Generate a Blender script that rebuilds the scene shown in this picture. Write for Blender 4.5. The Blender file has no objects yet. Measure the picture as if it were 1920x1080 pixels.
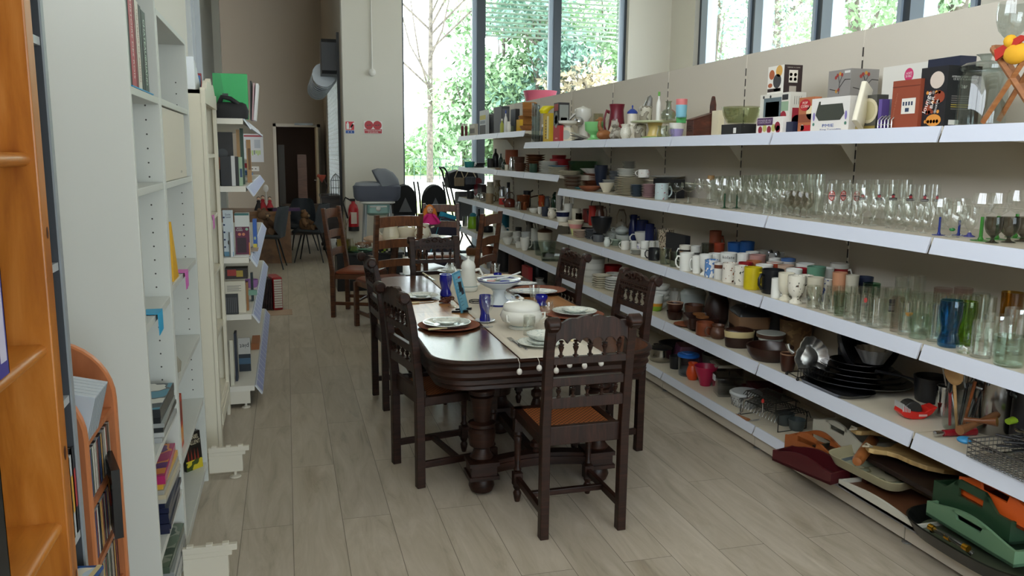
import bpy, bmesh, math, random
from mathutils import Vector, Matrix, Euler
R=math.radians; PI=math.pi
random.seed(7)
SC=bpy.context.scene; COL=SC.collection
# ---------------- camera, world, sun, exposure ----------------
F=1521.7; H=1.68; YAW=.2704; PIT=.1635; ROLL=.0094      # focal length in pixels of a 1920 wide frame
_f=Vector((math.sin(YAW)*math.cos(PIT),math.cos(YAW)*math.cos(PIT),-math.sin(PIT)))
_r=Vector((math.cos(YAW),-math.sin(YAW),0)); _u=_r.cross(_f)
RT=math.cos(ROLL)*_r+math.sin(ROLL)*_u; UP=-math.sin(ROLL)*_r+math.cos(ROLL)*_u; FW=_f
EYE=Vector((0,0,H))
cam=bpy.data.cameras.new('camera'); cam.sensor_width=36; cam.lens=F/1920*36; cam.clip_start=.05; cam.clip_end=400
camo=bpy.data.objects.new('camera',cam); COL.objects.link(camo)
camo.matrix_world=Matrix(((RT.x,UP.x,-FW.x,0),(RT.y,UP.y,-FW.y,0),(RT.z,UP.z,-FW.z,H),(0,0,0,1)))
SC.camera=camo
W=bpy.data.worlds.new('sky'); SC.world=W; W.use_nodes=True
wn=W.node_tree; bg=wn.nodes['Background']; bg.inputs[0].default_value=(.86,.93,1,1); bg.inputs[1].default_value=8.0
sun=bpy.data.lights.new('sun','SUN'); sun.energy=9; sun.angle=R(1.5); sun.color=(1,.95,.86)
suno=bpy.data.objects.new('sun',sun); COL.objects.link(suno)
suno.rotation_euler=Vector((-.62,-.30,-1.0)).to_track_quat('-Z','Y').to_euler()
SC.view_settings.view_transform='Standard'; SC.view_settings.look='None'; SC.view_settings.gamma=1
SC.view_settings.exposure=0.06; SC.view_settings.use_curve_mapping=False
CY=SC.cycles; CY.max_bounces=10; CY.diffuse_bounces=5; CY.glossy_bounces=4; CY.transmission_bounces=8; CY.transparent_max_bounces=40
CY.caustics_reflective=False; CY.caustics_refractive=False; CY.sample_clamp_indirect=6
def portal(name,loc,rot,sx,sy):
    l=bpy.data.lights.new(name,'AREA'); l.shape='RECTANGLE'; l.size=sx; l.size_y=sy; l.cycles.is_portal=True
    o=bpy.data.objects.new(name,l); o.location=loc; o.rotation_euler=rot; COL.objects.link(o)
portal('portal_back',(3.75,13.45,2.6),(R(-90),0,0),3.9,5.4)
portal('portal_right',(6.7,9.4,3.3),(0,R(90),0),2.2,5.6)
portal('portal_front',(2.9,-4.2,1.63),(R(90),0,0),4.6,2.9)
portal('portal_left',(-1.05,-.2,3.9),(0,R(-90),0),2.7,8.2)
# ---------------- pixel helpers: a point of the photograph on a known plane ----------------
def ray(px,py): return FW+RT*((px-960)/F)+UP*((540-py)/F)
def on_z(px,py,z=0): d=ray(px,py); return EYE+d*((z-H)/d.z)
def on_x(px,py,X): d=ray(px,py); return EYE+d*(X/d.x)
def on_y(px,py,Y): d=ray(px,py); return EYE+d*(Y/d.y)
def y_at(px,X,z):                       # Y of the point (X,?,z) seen at column px
    k=(px-960)/F; a=RT-FW*k; return -(a.x*X+a.z*(z-H))/a.y
def z_at(py,X,Y):                       # z of the point (X,Y,?) seen at row py
    k=(540-py)/F; a=UP-FW*k; return H-(a.x*X+a.y*Y)/a.z
def depth(p): return (Vector(p)-EYE).dot(FW)
# ---------------- materials ----------------
def lin(h):
    h=h.lstrip('#'); o=[]
    for i in (0,2,4):
        c=int(h[i:i+2],16)/255; o.append(c/12.92 if c<=.04045 else ((c+.055)/1.055)**2.4)
    return (*o,1)
MC={}
def mc(h,rough=.45,metal=0.0,**k):
    key=(h,rough,metal,tuple(sorted(k.items())))
    if key in MC: return MC[key]
    m=bpy.data.materials.new('surface'); m.use_nodes=True; b=m.node_tree.nodes['Principled BSDF']
    b.inputs['Base Color'].default_value=lin(h); b.inputs['Roughness'].default_value=rough; b.inputs['Metallic'].default_value=metal
    for n,v in k.items(): b.inputs[n.replace('_',' ')].default_value=v
    MC[key]=m; return m
def nodes(m): t=m.node_tree; return t,t.nodes['Principled BSDF']
def nd(t,typ,**k):
    n=t.nodes.new(typ)
    for a,v in k.items():
        if a.startswith('i_'): n.inputs[a[2:].replace('_',' ')].default_value=v
        else: setattr(n,a,v)
    return n
def ramp(t,fac,stops,const=False):
    r=t.nodes.new('ShaderNodeValToRGB'); e=r.color_ramp.elements
    if const: r.color_ramp.interpolation='CONSTANT'
    while len(e)<len(stops): e.new(.5)
    for i,(p,c) in enumerate(stops): e[i].position=p; e[i].color=lin(c) if isinstance(c,str) else c
    t.links.new(fac,r.inputs[0]); return r.outputs[0]
def mapped(t,scale=(1,1,1),rot=(0,0,0),kind='Object'):
    tc=nd(t,'ShaderNodeTexCoord'); mp=nd(t,'ShaderNodeMapping'); mp.inputs['Scale'].default_value=scale; mp.inputs['Rotation'].default_value=rot
    t.links.new(tc.outputs[kind],mp.inputs[0]); return mp.outputs[0]
def bump(t,b,src,s=.2,d=.01):
    n=nd(t,'ShaderNodeBump'); n.inputs['Strength'].default_value=s; n.inputs['Distance'].default_value=d
    t.links.new(src,n.inputs['Height']); t.links.new(n.outputs[0],b.inputs['Normal'])
def wood(name,dark,mid,light,scale=(1,1,14),rough=.4,ns=3.0,b_=.15):
    m=bpy.data.materials.new(name); m.use_nodes=True; t,b=nodes(m)
    v=mapped(t,scale); n=nd(t,'ShaderNodeTexNoise',i_Scale=ns,i_Detail=8.0,i_Roughness=.62,i_Distortion=.7); t.links.new(v,n.inputs['Vector'])
    t.links.new(ramp(t,n.outputs['Fac'],[(.3,dark),(.52,mid),(.75,light)]),b.inputs['Base Color']); b.inputs['Roughness'].default_value=rough
    bump(t,b,n.outputs['Fac'],b_,.004); return m
def spots(name,base,cols,scale=40,thr=.62,rough=.3,noise=True):       # scattered printed motifs on a glazed ground
    key=('sp',base,tuple(cols),scale,thr)
    if key in MC: return MC[key]
    m=bpy.data.materials.new(name); m.use_nodes=True; t,b=nodes(m); v=mapped(t)
    n=nd(t,'ShaderNodeTexNoise',i_Scale=scale,i_Detail=1.5); t.links.new(v,n.inputs['Vector'])
    st=[(0,base),(thr,cols[0])]
    for i,c in enumerate(cols[1:]): st.append((thr+.05*(i+1),c))
    t.links.new(ramp(t,n.outputs['Fac'],st,True),b.inputs['Base Color']); b.inputs['Roughness'].default_value=rough
    MC[key]=m; return m
def bands(name,stops,axis=2,rough=.35,lo=0,hi=1):                     # colour bands along an object axis between lo and hi
    m=bpy.data.materials.new(name); m.use_nodes=True; t,b=nodes(m); tc=nd(t,'ShaderNodeTexCoord'); s=nd(t,'ShaderNodeSeparateXYZ'); t.links.new(tc.outputs['Object'],s.inputs[0])
    r=nd(t,'ShaderNodeMapRange'); r.inputs['From Min'].default_value=lo; r.inputs['From Max'].default_value=hi; t.links.new(s.outputs[axis],r.inputs['Value'])
    t.links.new(ramp(t,r.outputs[0],stops,True),b.inputs['Base Color']); b.inputs['Roughness'].default_value=rough; return m
GL={}
def glass(h='#f2f6f2',refl=1.0,ior=1.45):                              # thin clear wall: tinted transmission with Fresnel reflection
    k=(h,refl,ior)
    if k in GL: return GL[k]
    m=bpy.data.materials.new('thin_glass'); m.use_nodes=True; t=m.node_tree; t.nodes.clear()
    o=nd(t,'ShaderNodeOutputMaterial'); mx=nd(t,'ShaderNodeMixShader'); tr=nd(t,'ShaderNodeBsdfTransparent'); gl=nd(t,'ShaderNodeBsdfGlossy'); lw=nd(t,'ShaderNodeLayerWeight'); pw=nd(t,'ShaderNodeMath',operation='POWER'); fr=nd(t,'ShaderNodeMath',operation='MULTIPLY_ADD')
    tr.inputs[0].default_value=lin(h); gl.inputs['Roughness'].default_value=.04; f0=((ior-1)/(ior+1))**2; lw.inputs[0].default_value=.5; pw.inputs[1].default_value=3.2; fr.inputs[1].default_value=1-f0-.25; fr.inputs[2].default_value=f0; t.links.new(lw.outputs['Facing'],pw.inputs[0]); t.links.new(pw.outputs[0],fr.inputs[0]); gl.inputs[0].default_value=(refl,refl,refl,1)
    t.links.new(fr.outputs[0],mx.inputs[0]); t.links.new(tr.outputs[0],mx.inputs[1]); t.links.new(gl.outputs[0],mx.inputs[2]); t.links.new(mx.outputs[0],o.inputs[0])
    GL[k]=m; return m
# ---------------- mesh builder ----------------
class MB:
    def __init__(s): s.v=[]; s.f=[]; s.m=[]; s.X=Matrix()
    def xf(s,loc=(0,0,0),rot=(0,0,0),sc=(1,1,1)):
        s.X=Matrix.LocRotScale(Vector(loc),Euler(rot),Vector(sc)); return s
    def add(s,vs,fs,m=0):
        k=len(s.v); s.v+=[tuple(s.X@Vector(p)) for p in vs]; s.f+=[[i+k for i in f] for f in fs]; s.m+=[m]*len(fs); return s
    def box(s,x0,x1,y0,y1,z0,z1,m=0):
        return s.add([(x0,y0,z0),(x1,y0,z0),(x1,y1,z0),(x0,y1,z0),(x0,y0,z1),(x1,y0,z1),(x1,y1,z1),(x0,y1,z1)],
          [(0,3,2,1),(4,5,6,7),(0,1,5,4),(1,2,6,5),(2,3,7,6),(3,0,4,7)],m)
    def cbox(s,c,d,m=0): return s.box(c[0]-d[0]/2,c[0]+d[0]/2,c[1]-d[1]/2,c[1]+d[1]/2,c[2]-d[2]/2,c[2]+d[2]/2,m)
    def lathe(s,prof,n=24,m=0,ax=(0,0),sx=1,sy=1,close=False):         # prof = [(radius,z),...]
        vs=[];fs=[]
        for r,z in prof:
            for i in range(n):
                a=2*PI*i/n; vs.append((ax[0]+r*math.cos(a)*sx,ax[1]+r*math.sin(a)*sy,z))
        for j in range(len(prof)-1):
            for i in range(n):
                k=(i+1)%n; fs.append((j*n+i,j*n+k,(j+1)*n+k,(j+1)*n+i))
        if prof[0][0]>1e-5: fs.append(tuple(range(n))[::-1])
        if prof[-1][0]>1e-5 and not close: pass
        return s.add(vs,fs,m)
    def cap(s,r,z,n=24,m=0,ax=(0,0)): return s.add([(ax[0]+r*math.cos(2*PI*i/n),ax[1]+r*math.sin(2*PI*i/n),z) for i in range(n)],[tuple(range(n))],m)
    def tube(s,pts,r,n=8,m=0,closed=False,flat=1.0):
        pts=[Vector(p) for p in pts]; N=len(pts); vs=[];fs=[]; up=None
        for i,p in enumerate(pts):
            a=pts[i-1] if (i or closed) else pts[0]; b=pts[(i+1)%N] if (i<N-1 or closed) else pts[-1]
            d=(b-a).normalized()
            if up is None: up=Vector((0,0,1)) if abs(d.z)<.9 else Vector((1,0,0))
            sd=d.cross(up).normalized(); up=sd.cross(d).normalized(); rr=r[i] if isinstance(r,(list,tuple)) else r
            for j in range(n):
                t=2*PI*j/n; vs.append(p+sd*math.cos(t)*rr*flat+up*math.sin(t)*rr)
        for i in range(N if closed else N-1):
            q=(i+1)%N
            for j in range(n): k=(j+1)%n; fs.append((i*n+j,i*n+k,q*n+k,q*n+j))
        if not closed: fs+= [tuple(range(n))[::-1],tuple(range((N-1)*n,N*n))]
        return s.add(vs,fs,m)
    def prism(s,o,d0,d1,ax='y',m=0):                                   # outline (a,b) extruded along an axis
        n=len(o); q={'x':lambda a,b,d:(d,a,b),'y':lambda a,b,d:(a,d,b),'z':lambda a,b,d:(a,b,d)}[ax]
        vs=[q(a,b,d0) for a,b in o]+[q(a,b,d1) for a,b in o]
        return s.add(vs,[tuple(range(n)),tuple(range(n,2*n))[::-1]]+[(i,i+n,(i+1)%n+n,(i+1)%n) for i in range(n)],m)
    def poly(s,vs,m=0): return s.add(vs,[tuple(range(len(vs)))],m)
    def sphere(s,c,r,n=12,m=0):
        rx,ry,rz=(r,r,r) if not isinstance(r,(tuple,list)) else r; k=max(6,n*2//3)
        vs=[];fs=[]
        for j in range(k+1):
            t=PI*j/k-PI/2; q=max(math.cos(t),1e-4)
            for i in range(n): a=2*PI*i/n; vs.append((c[0]+rx*q*math.cos(a),c[1]+ry*q*math.sin(a),c[2]+rz*math.sin(t)))
        for j in range(k):
            for i in range(n): e=(i+1)%n; fs.append((j*n+i,j*n+e,(j+1)*n+e,(j+1)*n+i))
        return s.add(vs,fs,m)
    def loft(s,loops,m=0,caps=True):                                   # equal-length closed loops
        n=len(loops[0]); vs=[p for l in loops for p in l]; fs=[]
        for j in range(len(loops)-1):
            for i in range(n): k=(i+1)%n; fs.append((j*n+i,j*n+k,(j+1)*n+k,(j+1)*n+i))
        if caps: fs+=[tuple(range(n))[::-1],tuple(range((len(loops)-1)*n,len(loops)*n))]
        return s.add(vs,fs,m)
    def text(s,txt,size,m=0,bend=None,bold=0,fit=None):                # lettering in the local XZ plane, reading along +X, facing -Y, centred
        vs,fs=letters(txt); 
        if not vs: return s
        x0=min(v[0] for v in vs);x1=max(v[0] for v in vs);y0=min(v[1] for v in vs);y1=max(v[1] for v in vs); k=size
        kx=(fit/(x1-x0)) if fit else k
        out=[]
        for x,y in vs:
            a=(x-(x0+x1)/2)*kx; b=(y-(y0+y1)/2)*k
            out.append((a,0,b) if not bend else (bend*math.sin(a/bend),-bend*math.cos(a/bend),b))
        return s.add(out,fs,m)
    def build(s,name,mats,parent=None,smooth=None,bev=0,sub=0,fix=True):
        me=mesh_of(s,name,smooth,fix); return put(name,me,mats,parent,bev,sub)
def mesh_of(s,name,smooth=None,fix=True):
    me=bpy.data.meshes.new(name); me.from_pydata(s.v,[],s.f); me.polygons.foreach_set('material_index',s.m)
    if fix:
        bm=bmesh.new(); bm.from_mesh(me); bmesh.ops.recalc_face_normals(bm,faces=bm.faces[:]); bm.to_mesh(me); bm.free()
    if smooth:
        me.polygons.foreach_set('use_smooth',[True]*len(me.polygons)); me.set_sharp_from_angle(angle=R(smooth))
    me.update(); return me
def put(name,me,mats,parent=None,bev=0,sub=0):
    o=bpy.data.objects.new(name,me); COL.objects.link(o)
    mats=mats if isinstance(mats,(list,tuple)) else [mats]
    if not len(me.materials):
        for x in mats: me.materials.append(x)
    if parent is not None: o.parent=parent
    if bev:
        b=o.modifiers.new('bevel','BEVEL'); b.width=bev; b.segments=2; b.limit_method='ANGLE'; b.angle_limit=R(40)
    if sub: q=o.modifiers.new('subdivision','SUBSURF'); q.levels=sub; q.render_levels=sub
    return o
LT={}
def letters(txt):
    if txt in LT: return LT[txt]
    c=bpy.data.curves.new('lettering','FONT'); c.body=txt; c.size=1; c.resolution_u=2; c.align_x='CENTER'; c.space_line=.9
    o=bpy.data.objects.new('lettering',c); COL.objects.link(o); dg=bpy.context.evaluated_depsgraph_get()
    me=bpy.data.meshes.new_from_object(o.evaluated_get(dg)); vs=[(v.co.x,v.co.y) for v in me.vertices]; fs=[tuple(p.vertices) for p in me.polygons]
    bpy.data.objects.remove(o); bpy.data.curves.remove(c); bpy.data.meshes.remove(me); LT[txt]=(vs,fs); return LT[txt]
def tag(o,label,cat,group=None,kind=None):
    if label: o['label']=label
    if cat: o['category']=cat
    if group: o['group']=group
    if kind: o['kind']=kind
    return o
def empty(name,loc,rz=0,label=None,cat=None,group=None):
    o=bpy.data.objects.new(name,None); COL.objects.link(o); o.location=loc; o.rotation_euler=(0,0,rz); o.empty_display_size=.05
    return tag(o,label,cat,group)
def struct(o): o['kind']='structure'; return o
def clone(o,parent=None):
    c=o.copy(); COL.objects.link(c); c.parent=parent
    for ch in list(o.children): clone(ch,c)
    return c
# ---------------- the room ----------------
def plaster(name,h,rough=.85):
    m=bpy.data.materials.new(name); m.use_nodes=True; t,b=nodes(m); v=mapped(t); n=nd(t,'ShaderNodeTexNoise',i_Scale=90.0,i_Detail=3.0); t.links.new(v,n.inputs['Vector'])
    b.inputs['Base Color'].default_value=lin(h); b.inputs['Roughness'].default_value=rough; bump(t,b,n.outputs['Fac'],.08,.004); return m
WALL=plaster('cream_wall_paint','#d9d6cb'); TAUPE=plaster('taupe_wall_paint','#a89c8b'); GREYW=plaster('grey_wall_paint','#b9b9b2'); CEIL=plaster('ceiling_paint','#d8d5cd')
FRAME=mc('#3b434d',.4); FRAMEL=mc('#9fb0c2',.35)
def floor_mat():
    m=bpy.data.materials.new('wood_plank_tiles'); m.use_nodes=True; t,b=nodes(m)
    tc=nd(t,'ShaderNodeTexCoord'); sp=nd(t,'ShaderNodeSeparateXYZ'); t.links.new(tc.outputs['Object'],sp.inputs[0])
    cb=nd(t,'ShaderNodeCombineXYZ'); ax=nd(t,'ShaderNodeMath',operation='ADD'); ax.inputs[1].default_value=-.82+1.4*10; ay=nd(t,'ShaderNodeMath',operation='ADD'); ay.inputs[1].default_value=.2455+.2215*41
    t.links.new(sp.outputs[1],ax.inputs[0]); t.links.new(sp.outputs[0],ay.inputs[0]); t.links.new(ax.outputs[0],cb.inputs[0]); t.links.new(ay.outputs[0],cb.inputs[1])
    br=nd(t,'ShaderNodeTexBrick',offset=.5,offset_frequency=2); br.inputs['Scale'].default_value=1; br.inputs['Brick Width'].default_value=1.4; br.inputs['Row Height'].default_value=.2215
    br.inputs['Mortar Size'].default_value=.0016; br.inputs['Mortar Smooth'].default_value=.3; br.inputs['Color1'].default_value=(0,0,0,1); br.inputs['Color2'].default_value=(1,1,1,1); br.inputs['Mortar'].default_value=(.5,.5,.5,1); br.inputs['Bias'].default_value=0
    t.links.new(cb.outputs[0],br.inputs['Vector'])
    # grain stretched along the plank, shifted from plank to plank
    sc=nd(t,'ShaderNodeVectorMath',operation='MULTIPLY'); sc.inputs[1].default_value=(9,1.3,1); t.links.new(tc.outputs['Object'],sc.inputs[0])
    off=nd(t,'ShaderNodeVectorMath',operation='MULTIPLY_ADD'); off.inputs[1].default_value=(31,17,0); t.links.new(br.outputs['Color'],off.inputs[0]); t.links.new(sc.outputs[0],off.inputs[2])
    n=nd(t,'ShaderNodeTexNoise',i_Scale=1.3,i_Detail=9.0,i_Roughness=.65,i_Distortion=1.2); t.links.new(off.outputs[0],n.inputs['Vector'])
    col=ramp(t,n.outputs['Fac'],[(.22,'#8d8375'),(.42,'#aea392'),(.58,'#baafa0'),(.8,'#c9bfb1')])
    k=nd(t,'ShaderNodeTexNoise',i_Scale=.55,i_Detail=2.0); t.links.new(off.outputs[0],k.inputs['Vector'])
    kn=ramp(t,k.outputs['Fac'],[(.25,(.72,.68,.62,1)),(.36,(1,1,1,1))])
    mx=nd(t,'ShaderNodeMix',data_type='RGBA',blend_type='MULTIPLY'); mx.inputs[0].default_value=1; t.links.new(col,mx.inputs[6]); t.links.new(kn,mx.inputs[7])
    hs=nd(t,'ShaderNodeHueSaturation'); t.links.new(mx.outputs[2],hs.inputs['Color']); mr=nd(t,'ShaderNodeMapRange'); mr.inputs['To Min'].default_value=.93; mr.inputs['To Max'].default_value=1.07; t.links.new(br.outputs['Color'],mr.inputs[0]); t.links.new(mr.outputs[0],hs.inputs['Value'])
    gm=nd(t,'ShaderNodeMix',data_type='RGBA'); t.links.new(br.outputs['Fac'],gm.inputs[0]); t.links.new(hs.outputs[0],gm.inputs[6]); gm.inputs[7].default_value=lin('#6c6356')
    t.links.new(gm.outputs[2],b.inputs['Base Color'])
    rr=nd(t,'ShaderNodeMapRange'); rr.inputs['To Min'].default_value=.3; rr.inputs['To Max'].default_value=.5; t.links.new(n.outputs['Fac'],rr.inputs[0]); t.links.new(rr.outputs[0],b.inputs['Roughness'])
    bump(t,b,br.outputs['Fac'],-.25,.003); return m
FLOOR=floor_mat()
XR=6.44; YW=13.2; YB=20.0; ZC=6.0; XL=-1.1
struct(MB().box(-5.2,6.9,-4.4,20.3,-.12,0).build('floor',FLOOR))
struct(MB().box(-5.2,6.9,-4.4,20.3,ZC,ZC+.15).build('ceiling',CEIL))
# far wall beside and above the big window, and its pillar
w=MB(); w.box(.9,1.83,YW,YW+.28,0,ZC); w.box(5.66,XR+.3,YW,YW+.28,0,ZC); w.box(1.83,5.66,YW,YW+.28,5.3,ZC)
struct(w.build('wall_back',WALL))
struct(MB().box(-5.2,-.19,YB,YB+.2,0,ZC).box(.74,1.2,YB,YB+.2,0,ZC).box(-.19,.74,YB,YB+.2,2.26,ZC).build('wall_back_far',TAUPE))
struct(MB().box(.9,1.1,YW+.28,14.0,0,ZC).box(.9,1.1,14.0,18.6,3.02,ZC).box(.9,1.1,18.6,YB,0,ZC).build('wall_side',TAUPE))
struct(MB().box(XL-.15,XL,-4.4,4.0,0,2.55).box(XL-.15,XL,-4.4,4.0,5.3,ZC).box(XL-.15,XL,4.0,10.9,0,ZC).box(XL-.15,XL,10.9,12.2,0,2.5).build('wall_left',WALL))
o=MB()
for y in (-4.3,-1.6,1.2,3.95): o.box(XL-.12,XL-.02,y-.05,y+.05,2.55,5.3)
struct(o.box(XL-.12,XL-.02,-4.3,4.0,2.55,2.62).box(XL-.12,XL-.02,-4.3,4.0,5.23,5.3).build('added_window',FRAME))  # high window band added out of view to light shelving panels and floor
struct(MB().box(XL-.42,XL-.1,12.3,16.2,0,ZC).box(XL-.1,XL,12.2,16.2,0,2.5).build('wall_left_far',GREYW))
struct(MB().box(XL-.42,XL+.03,16.2,16.3,0,ZC).build('trim_1',mc('#dedcd2',.5)))
struct(MB().box(-5.2,-5.05,10.5,YB,0,ZC).build('wall_left_end',TAUPE))
# window frame standing in the left wall
fr=MB()
for y in (10.95,11.35,12.15): fr.box(XL-.06,XL+.05,y-.05,y+.05,2.5,ZC)
fr.box(XL-.02,XL+.03,10.9,12.2,2.42,2.52)
o=struct(fr.build('window_1',mc('#d7dce2',.35))); struct(MB().box(XL-.04,XL-.03,10.95,12.15,2.5,ZC).build('window_pane',mc('#c3cad0',.15),o))
# right wall with high windows, reveal pieces
w=MB(); w.box(XR,XR+.3,-4.4,YW,0,2.45); w.box(XR,XR+.3,12.35,YW,2.45,ZC); w.box(XR,XR+.3,-4.4,6.6,2.45,ZC); w.box(XR,XR+.3,6.6,12.35,4.6,ZC)
struct(w.build('wall_right',WALL))
# front wall behind the viewer: tall shop windows
w=MB(); w.box(XL-.15,.6,-4.4,-4.15,0,ZC); w.box(5.2,XR+.3,-4.4,-4.15,0,ZC); w.box(.6,5.2,-4.4,-4.15,0,.15); w.box(.6,5.2,-4.4,-4.15,3.1,ZC)
struct(w.build('wall_front',WALL))
PANE=glass('#eef4f3',.9,1.3)
def win_y(name,xs,z0,z1,y,d=.1,wd=.13):
    o=MB()
    for x in xs: o.box(x-wd/2,x+wd/2,y,y+d,z0,z1)
    o.box(xs[0],xs[-1],y,y+d,z0,z0+.07); o.box(xs[0],xs[-1],y,y+d,z1-.07,z1)
    o=struct(o.build(name,FRAME)); a=MB()
    for x in xs[1:]: a.box(x-wd/2-.075,x-wd/2,y+.02,y+d-.01,z0,z1)
    a.build('window_sash',FRAMEL,o)
    for i in range(len(xs)-1): struct(MB().poly([(xs[i]+.05,y+.06,z0),(xs[i+1]-.05,y+.06,z0),(xs[i+1]-.05,y+.06,z1),(xs[i]+.05,y+.06,z1)]).build('window_pane',PANE,o))
    return o
win_y('window_2',[1.8,3.13,4.43,5.69],.0,5.3,YW+.1)
win_y('window_3',[.65,2.15,3.65,5.15],.15,3.1,-4.3)
o=MB()
ys=[12.3,10.72,9.18,7.66,6.65]
for y in ys: o.box(XR+.08,XR+.2,y-.07,y+.07,2.45,4.6)
o.box(XR+.08,XR+.2,ys[-1],ys[0],2.45,2.52); o.box(XR+.08,XR+.2,ys[-1],ys[0],4.53,4.6)
o=struct(o.build('window_4',FRAME)); a=MB()
for y in ys: a.box(XR+.05,XR+.22,y-.27,y-.07,2.45,4.6).box(XR+.05,XR+.22,y+.07,y+.13,2.45,4.6)
a.build('window_sash',FRAMEL,o)
for i in range(4): struct(MB().poly([(XR+.14,ys[i],2.5),(XR+.14,ys[i+1],2.5),(XR+.14,ys[i+1],4.55),(XR+.14,ys[i],4.55)]).build('window_pane',PANE,o))
# far doorway, open leaf, store room behind
DF=mc('#cfc6b6',.5)
o=struct(MB().box(-.26,-.19,YB-.03,YB+.2,0,2.33).box(.74,.81,YB-.03,YB+.2,0,2.33).box(-.26,.81,YB-.03,YB+.2,2.26,2.33).build('trim_2',DF))
d=empty('door_1',(.73,YB-.02,0),0); struct(d)
struct(MB().box(-.05,0,-.86,0,.02,2.24).build('door_leaf',mc('#d9c6a6',.45),d))
MB().tube([(-.05,-.78,1.05),(-.1,-.78,1.05),(-.1,-.66,1.05)],.011).build('door_handle',mc('#c9c9c9',.3,1),d)
MB().box(-.5,-.08,-.02,.02,2.3,2.35).build('door_closer',mc('#8a8d8c',.4,.6),d)
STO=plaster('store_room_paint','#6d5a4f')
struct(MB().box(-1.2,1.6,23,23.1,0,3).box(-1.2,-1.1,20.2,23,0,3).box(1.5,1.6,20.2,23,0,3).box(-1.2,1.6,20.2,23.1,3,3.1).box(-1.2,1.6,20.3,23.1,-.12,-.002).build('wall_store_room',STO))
tag(MB().box(.28,.5,21.0,21.05,0,1.62).build('wood_board',wood('board_wood','#4b382d','#63493a','#7a5b48')),'tall brown board leaning inside the dark store room doorway','board')
tag(MB().box(-.17,-.02,20.6,20.66,0,1.85).build('grey_board',mc('#77726d',.5)),'grey upright panel just inside the left of the far doorway','panel')
# roller shutter beside the pillar: slatted perforated curtain, box, duct
SH=bpy.data.materials.new('perforated_slats'); SH.use_nodes=True; t,b=nodes(SH); b.inputs['Base Color'].default_value=lin('#9fa5a6'); b.inputs['Metallic'].default_value=.5; b.inputs['Roughness'].default_value=.35
v=mapped(t); vo=nd(t,'ShaderNodeTexVoronoi',i_Scale=18.0); t.links.new(v,vo.inputs['Vector']); al=ramp(t,vo.outputs['Distance'],[(0,(0,0,0,1)),(.26,(1,1,1,1))],True); tl=nd(t,'ShaderNodeBsdfTranslucent'); tl.inputs[0].default_value=lin('#dfe4e6'); ms=nd(t,'ShaderNodeMixShader'); ms.inputs[0].default_value=.45; t.links.new(b.outputs[0],ms.inputs[1]); t.links.new(tl.outputs[0],ms.inputs[2]); t.links.new(ms.outputs[0],t.nodes['Material Output'].inputs[0]); t.links.new(al,b.inputs['Alpha'])
s=MB()
for k in range(38):
    z=.02+k*.08; s.loft([[(.93,y,z),(.975,y,z+.02),(.93,y,z+.078),(.925,y,z+.04)] for y in (14.0,18.6)])
o=tag(s.build('roller_shutter',SH),'perforated metal roller shutter with daylight shining through its slats','roller shutter')
MB().box(.86,1.0,13.9,14.02,0,3.6).build('guide_rail',mc('#26272a',.4),o)
MB().prism([(13.95,3.0),(14.02,2.95),(14.5,2.95),(14.5,3.5),(13.98,3.5),(13.92,3.44)],.62,.9,'x').build('motor_housing',mc('#2b2c2f',.45),o)
dc=MB()
dc.tube([(.68,14.55,2.98),(.7,15.4,2.98),(.72,17.4,3.0),(.72,18.4,3.0)],.2,14)
for k in range(9): dc.tube([(.7,14.7+.4*k,2.98),(.7,14.76+.4*k,2.98)],.215,14)
tag(dc.build('ventilation_duct',mc('#8d9193',.35,.7),None,50),'grey ribbed air duct behind the dark motor box of the shutter','duct')
# pillar fittings: conduit, detector, signs, extinguisher
o=empty('smoke_detector',(1.352,YW,2.92),0,'round white detector at the lower end of a conduit on the pillar','detector')
MB().xf((0,-.02,0),(R(90),0,0)).lathe([(.001,-.03),(.05,-.03),(.055,-.01),(.055,.03),(.04,.045),(.001,.05)],20).build('detector_housing',mc('#e8e6df',.4),o,40)
MB().tube([(0,-.02,.05),(0,-.02,3.0)],.012).build('conduit',mc('#dad8d0',.4),o)
def sign(name,px0,py0,px1,py1,Y,label,cat,mats,draw):
    a=on_y(px0,py0,Y-.01); b=on_y(px1,py1,Y-.01); o=MB(); w=b.x-a.x; h=a.z-b.z; o.box(0,w,-.004,.004,0,h); draw(o,w,h); r=o.build(name,mats); r.location=(a.x,Y-.006,b.z); return tag(r,label,cat)
def q(o,x0,x1,z0,z1,m,y=-.0055): o.poly([(x0,y,z0),(x1,y,z0),(x1,y,z1),(x0,y,z1)],m)
def d_ext(o,w,h):
    q(o,.04*w,.96*w,.3*h,.97*h,1); q(o,.04*w,.96*w,.03*h,.27*h,2); q(o,.13*w,.42*w,.36*h,.8*h,0,-.0065); q(o,.2*w,.36*w,.8*h,.92*h,0,-.0065)
    for k in range(3): o.xf((w*(.62+.1*k),-.0065,h*(.5+.12*k)),(0,R(30),0)); o.box(-.012,.012,-.001,.001,-.03,.03,0); o.xf()
    o.xf((w*.33,-.0065,h*.15)).text('&',h*.16,0).xf((w*.66,-.0065,h*.15)).text('&',h*.16,0).xf()
sign('fire_sign',647,227,665,251,YW,'small red and blue fire extinguisher sign on the pillar','sign',[mc('#e9e9e6',.4),mc('#c8202c',.4),mc('#1f4f9c',.4)],d_ext)
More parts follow.
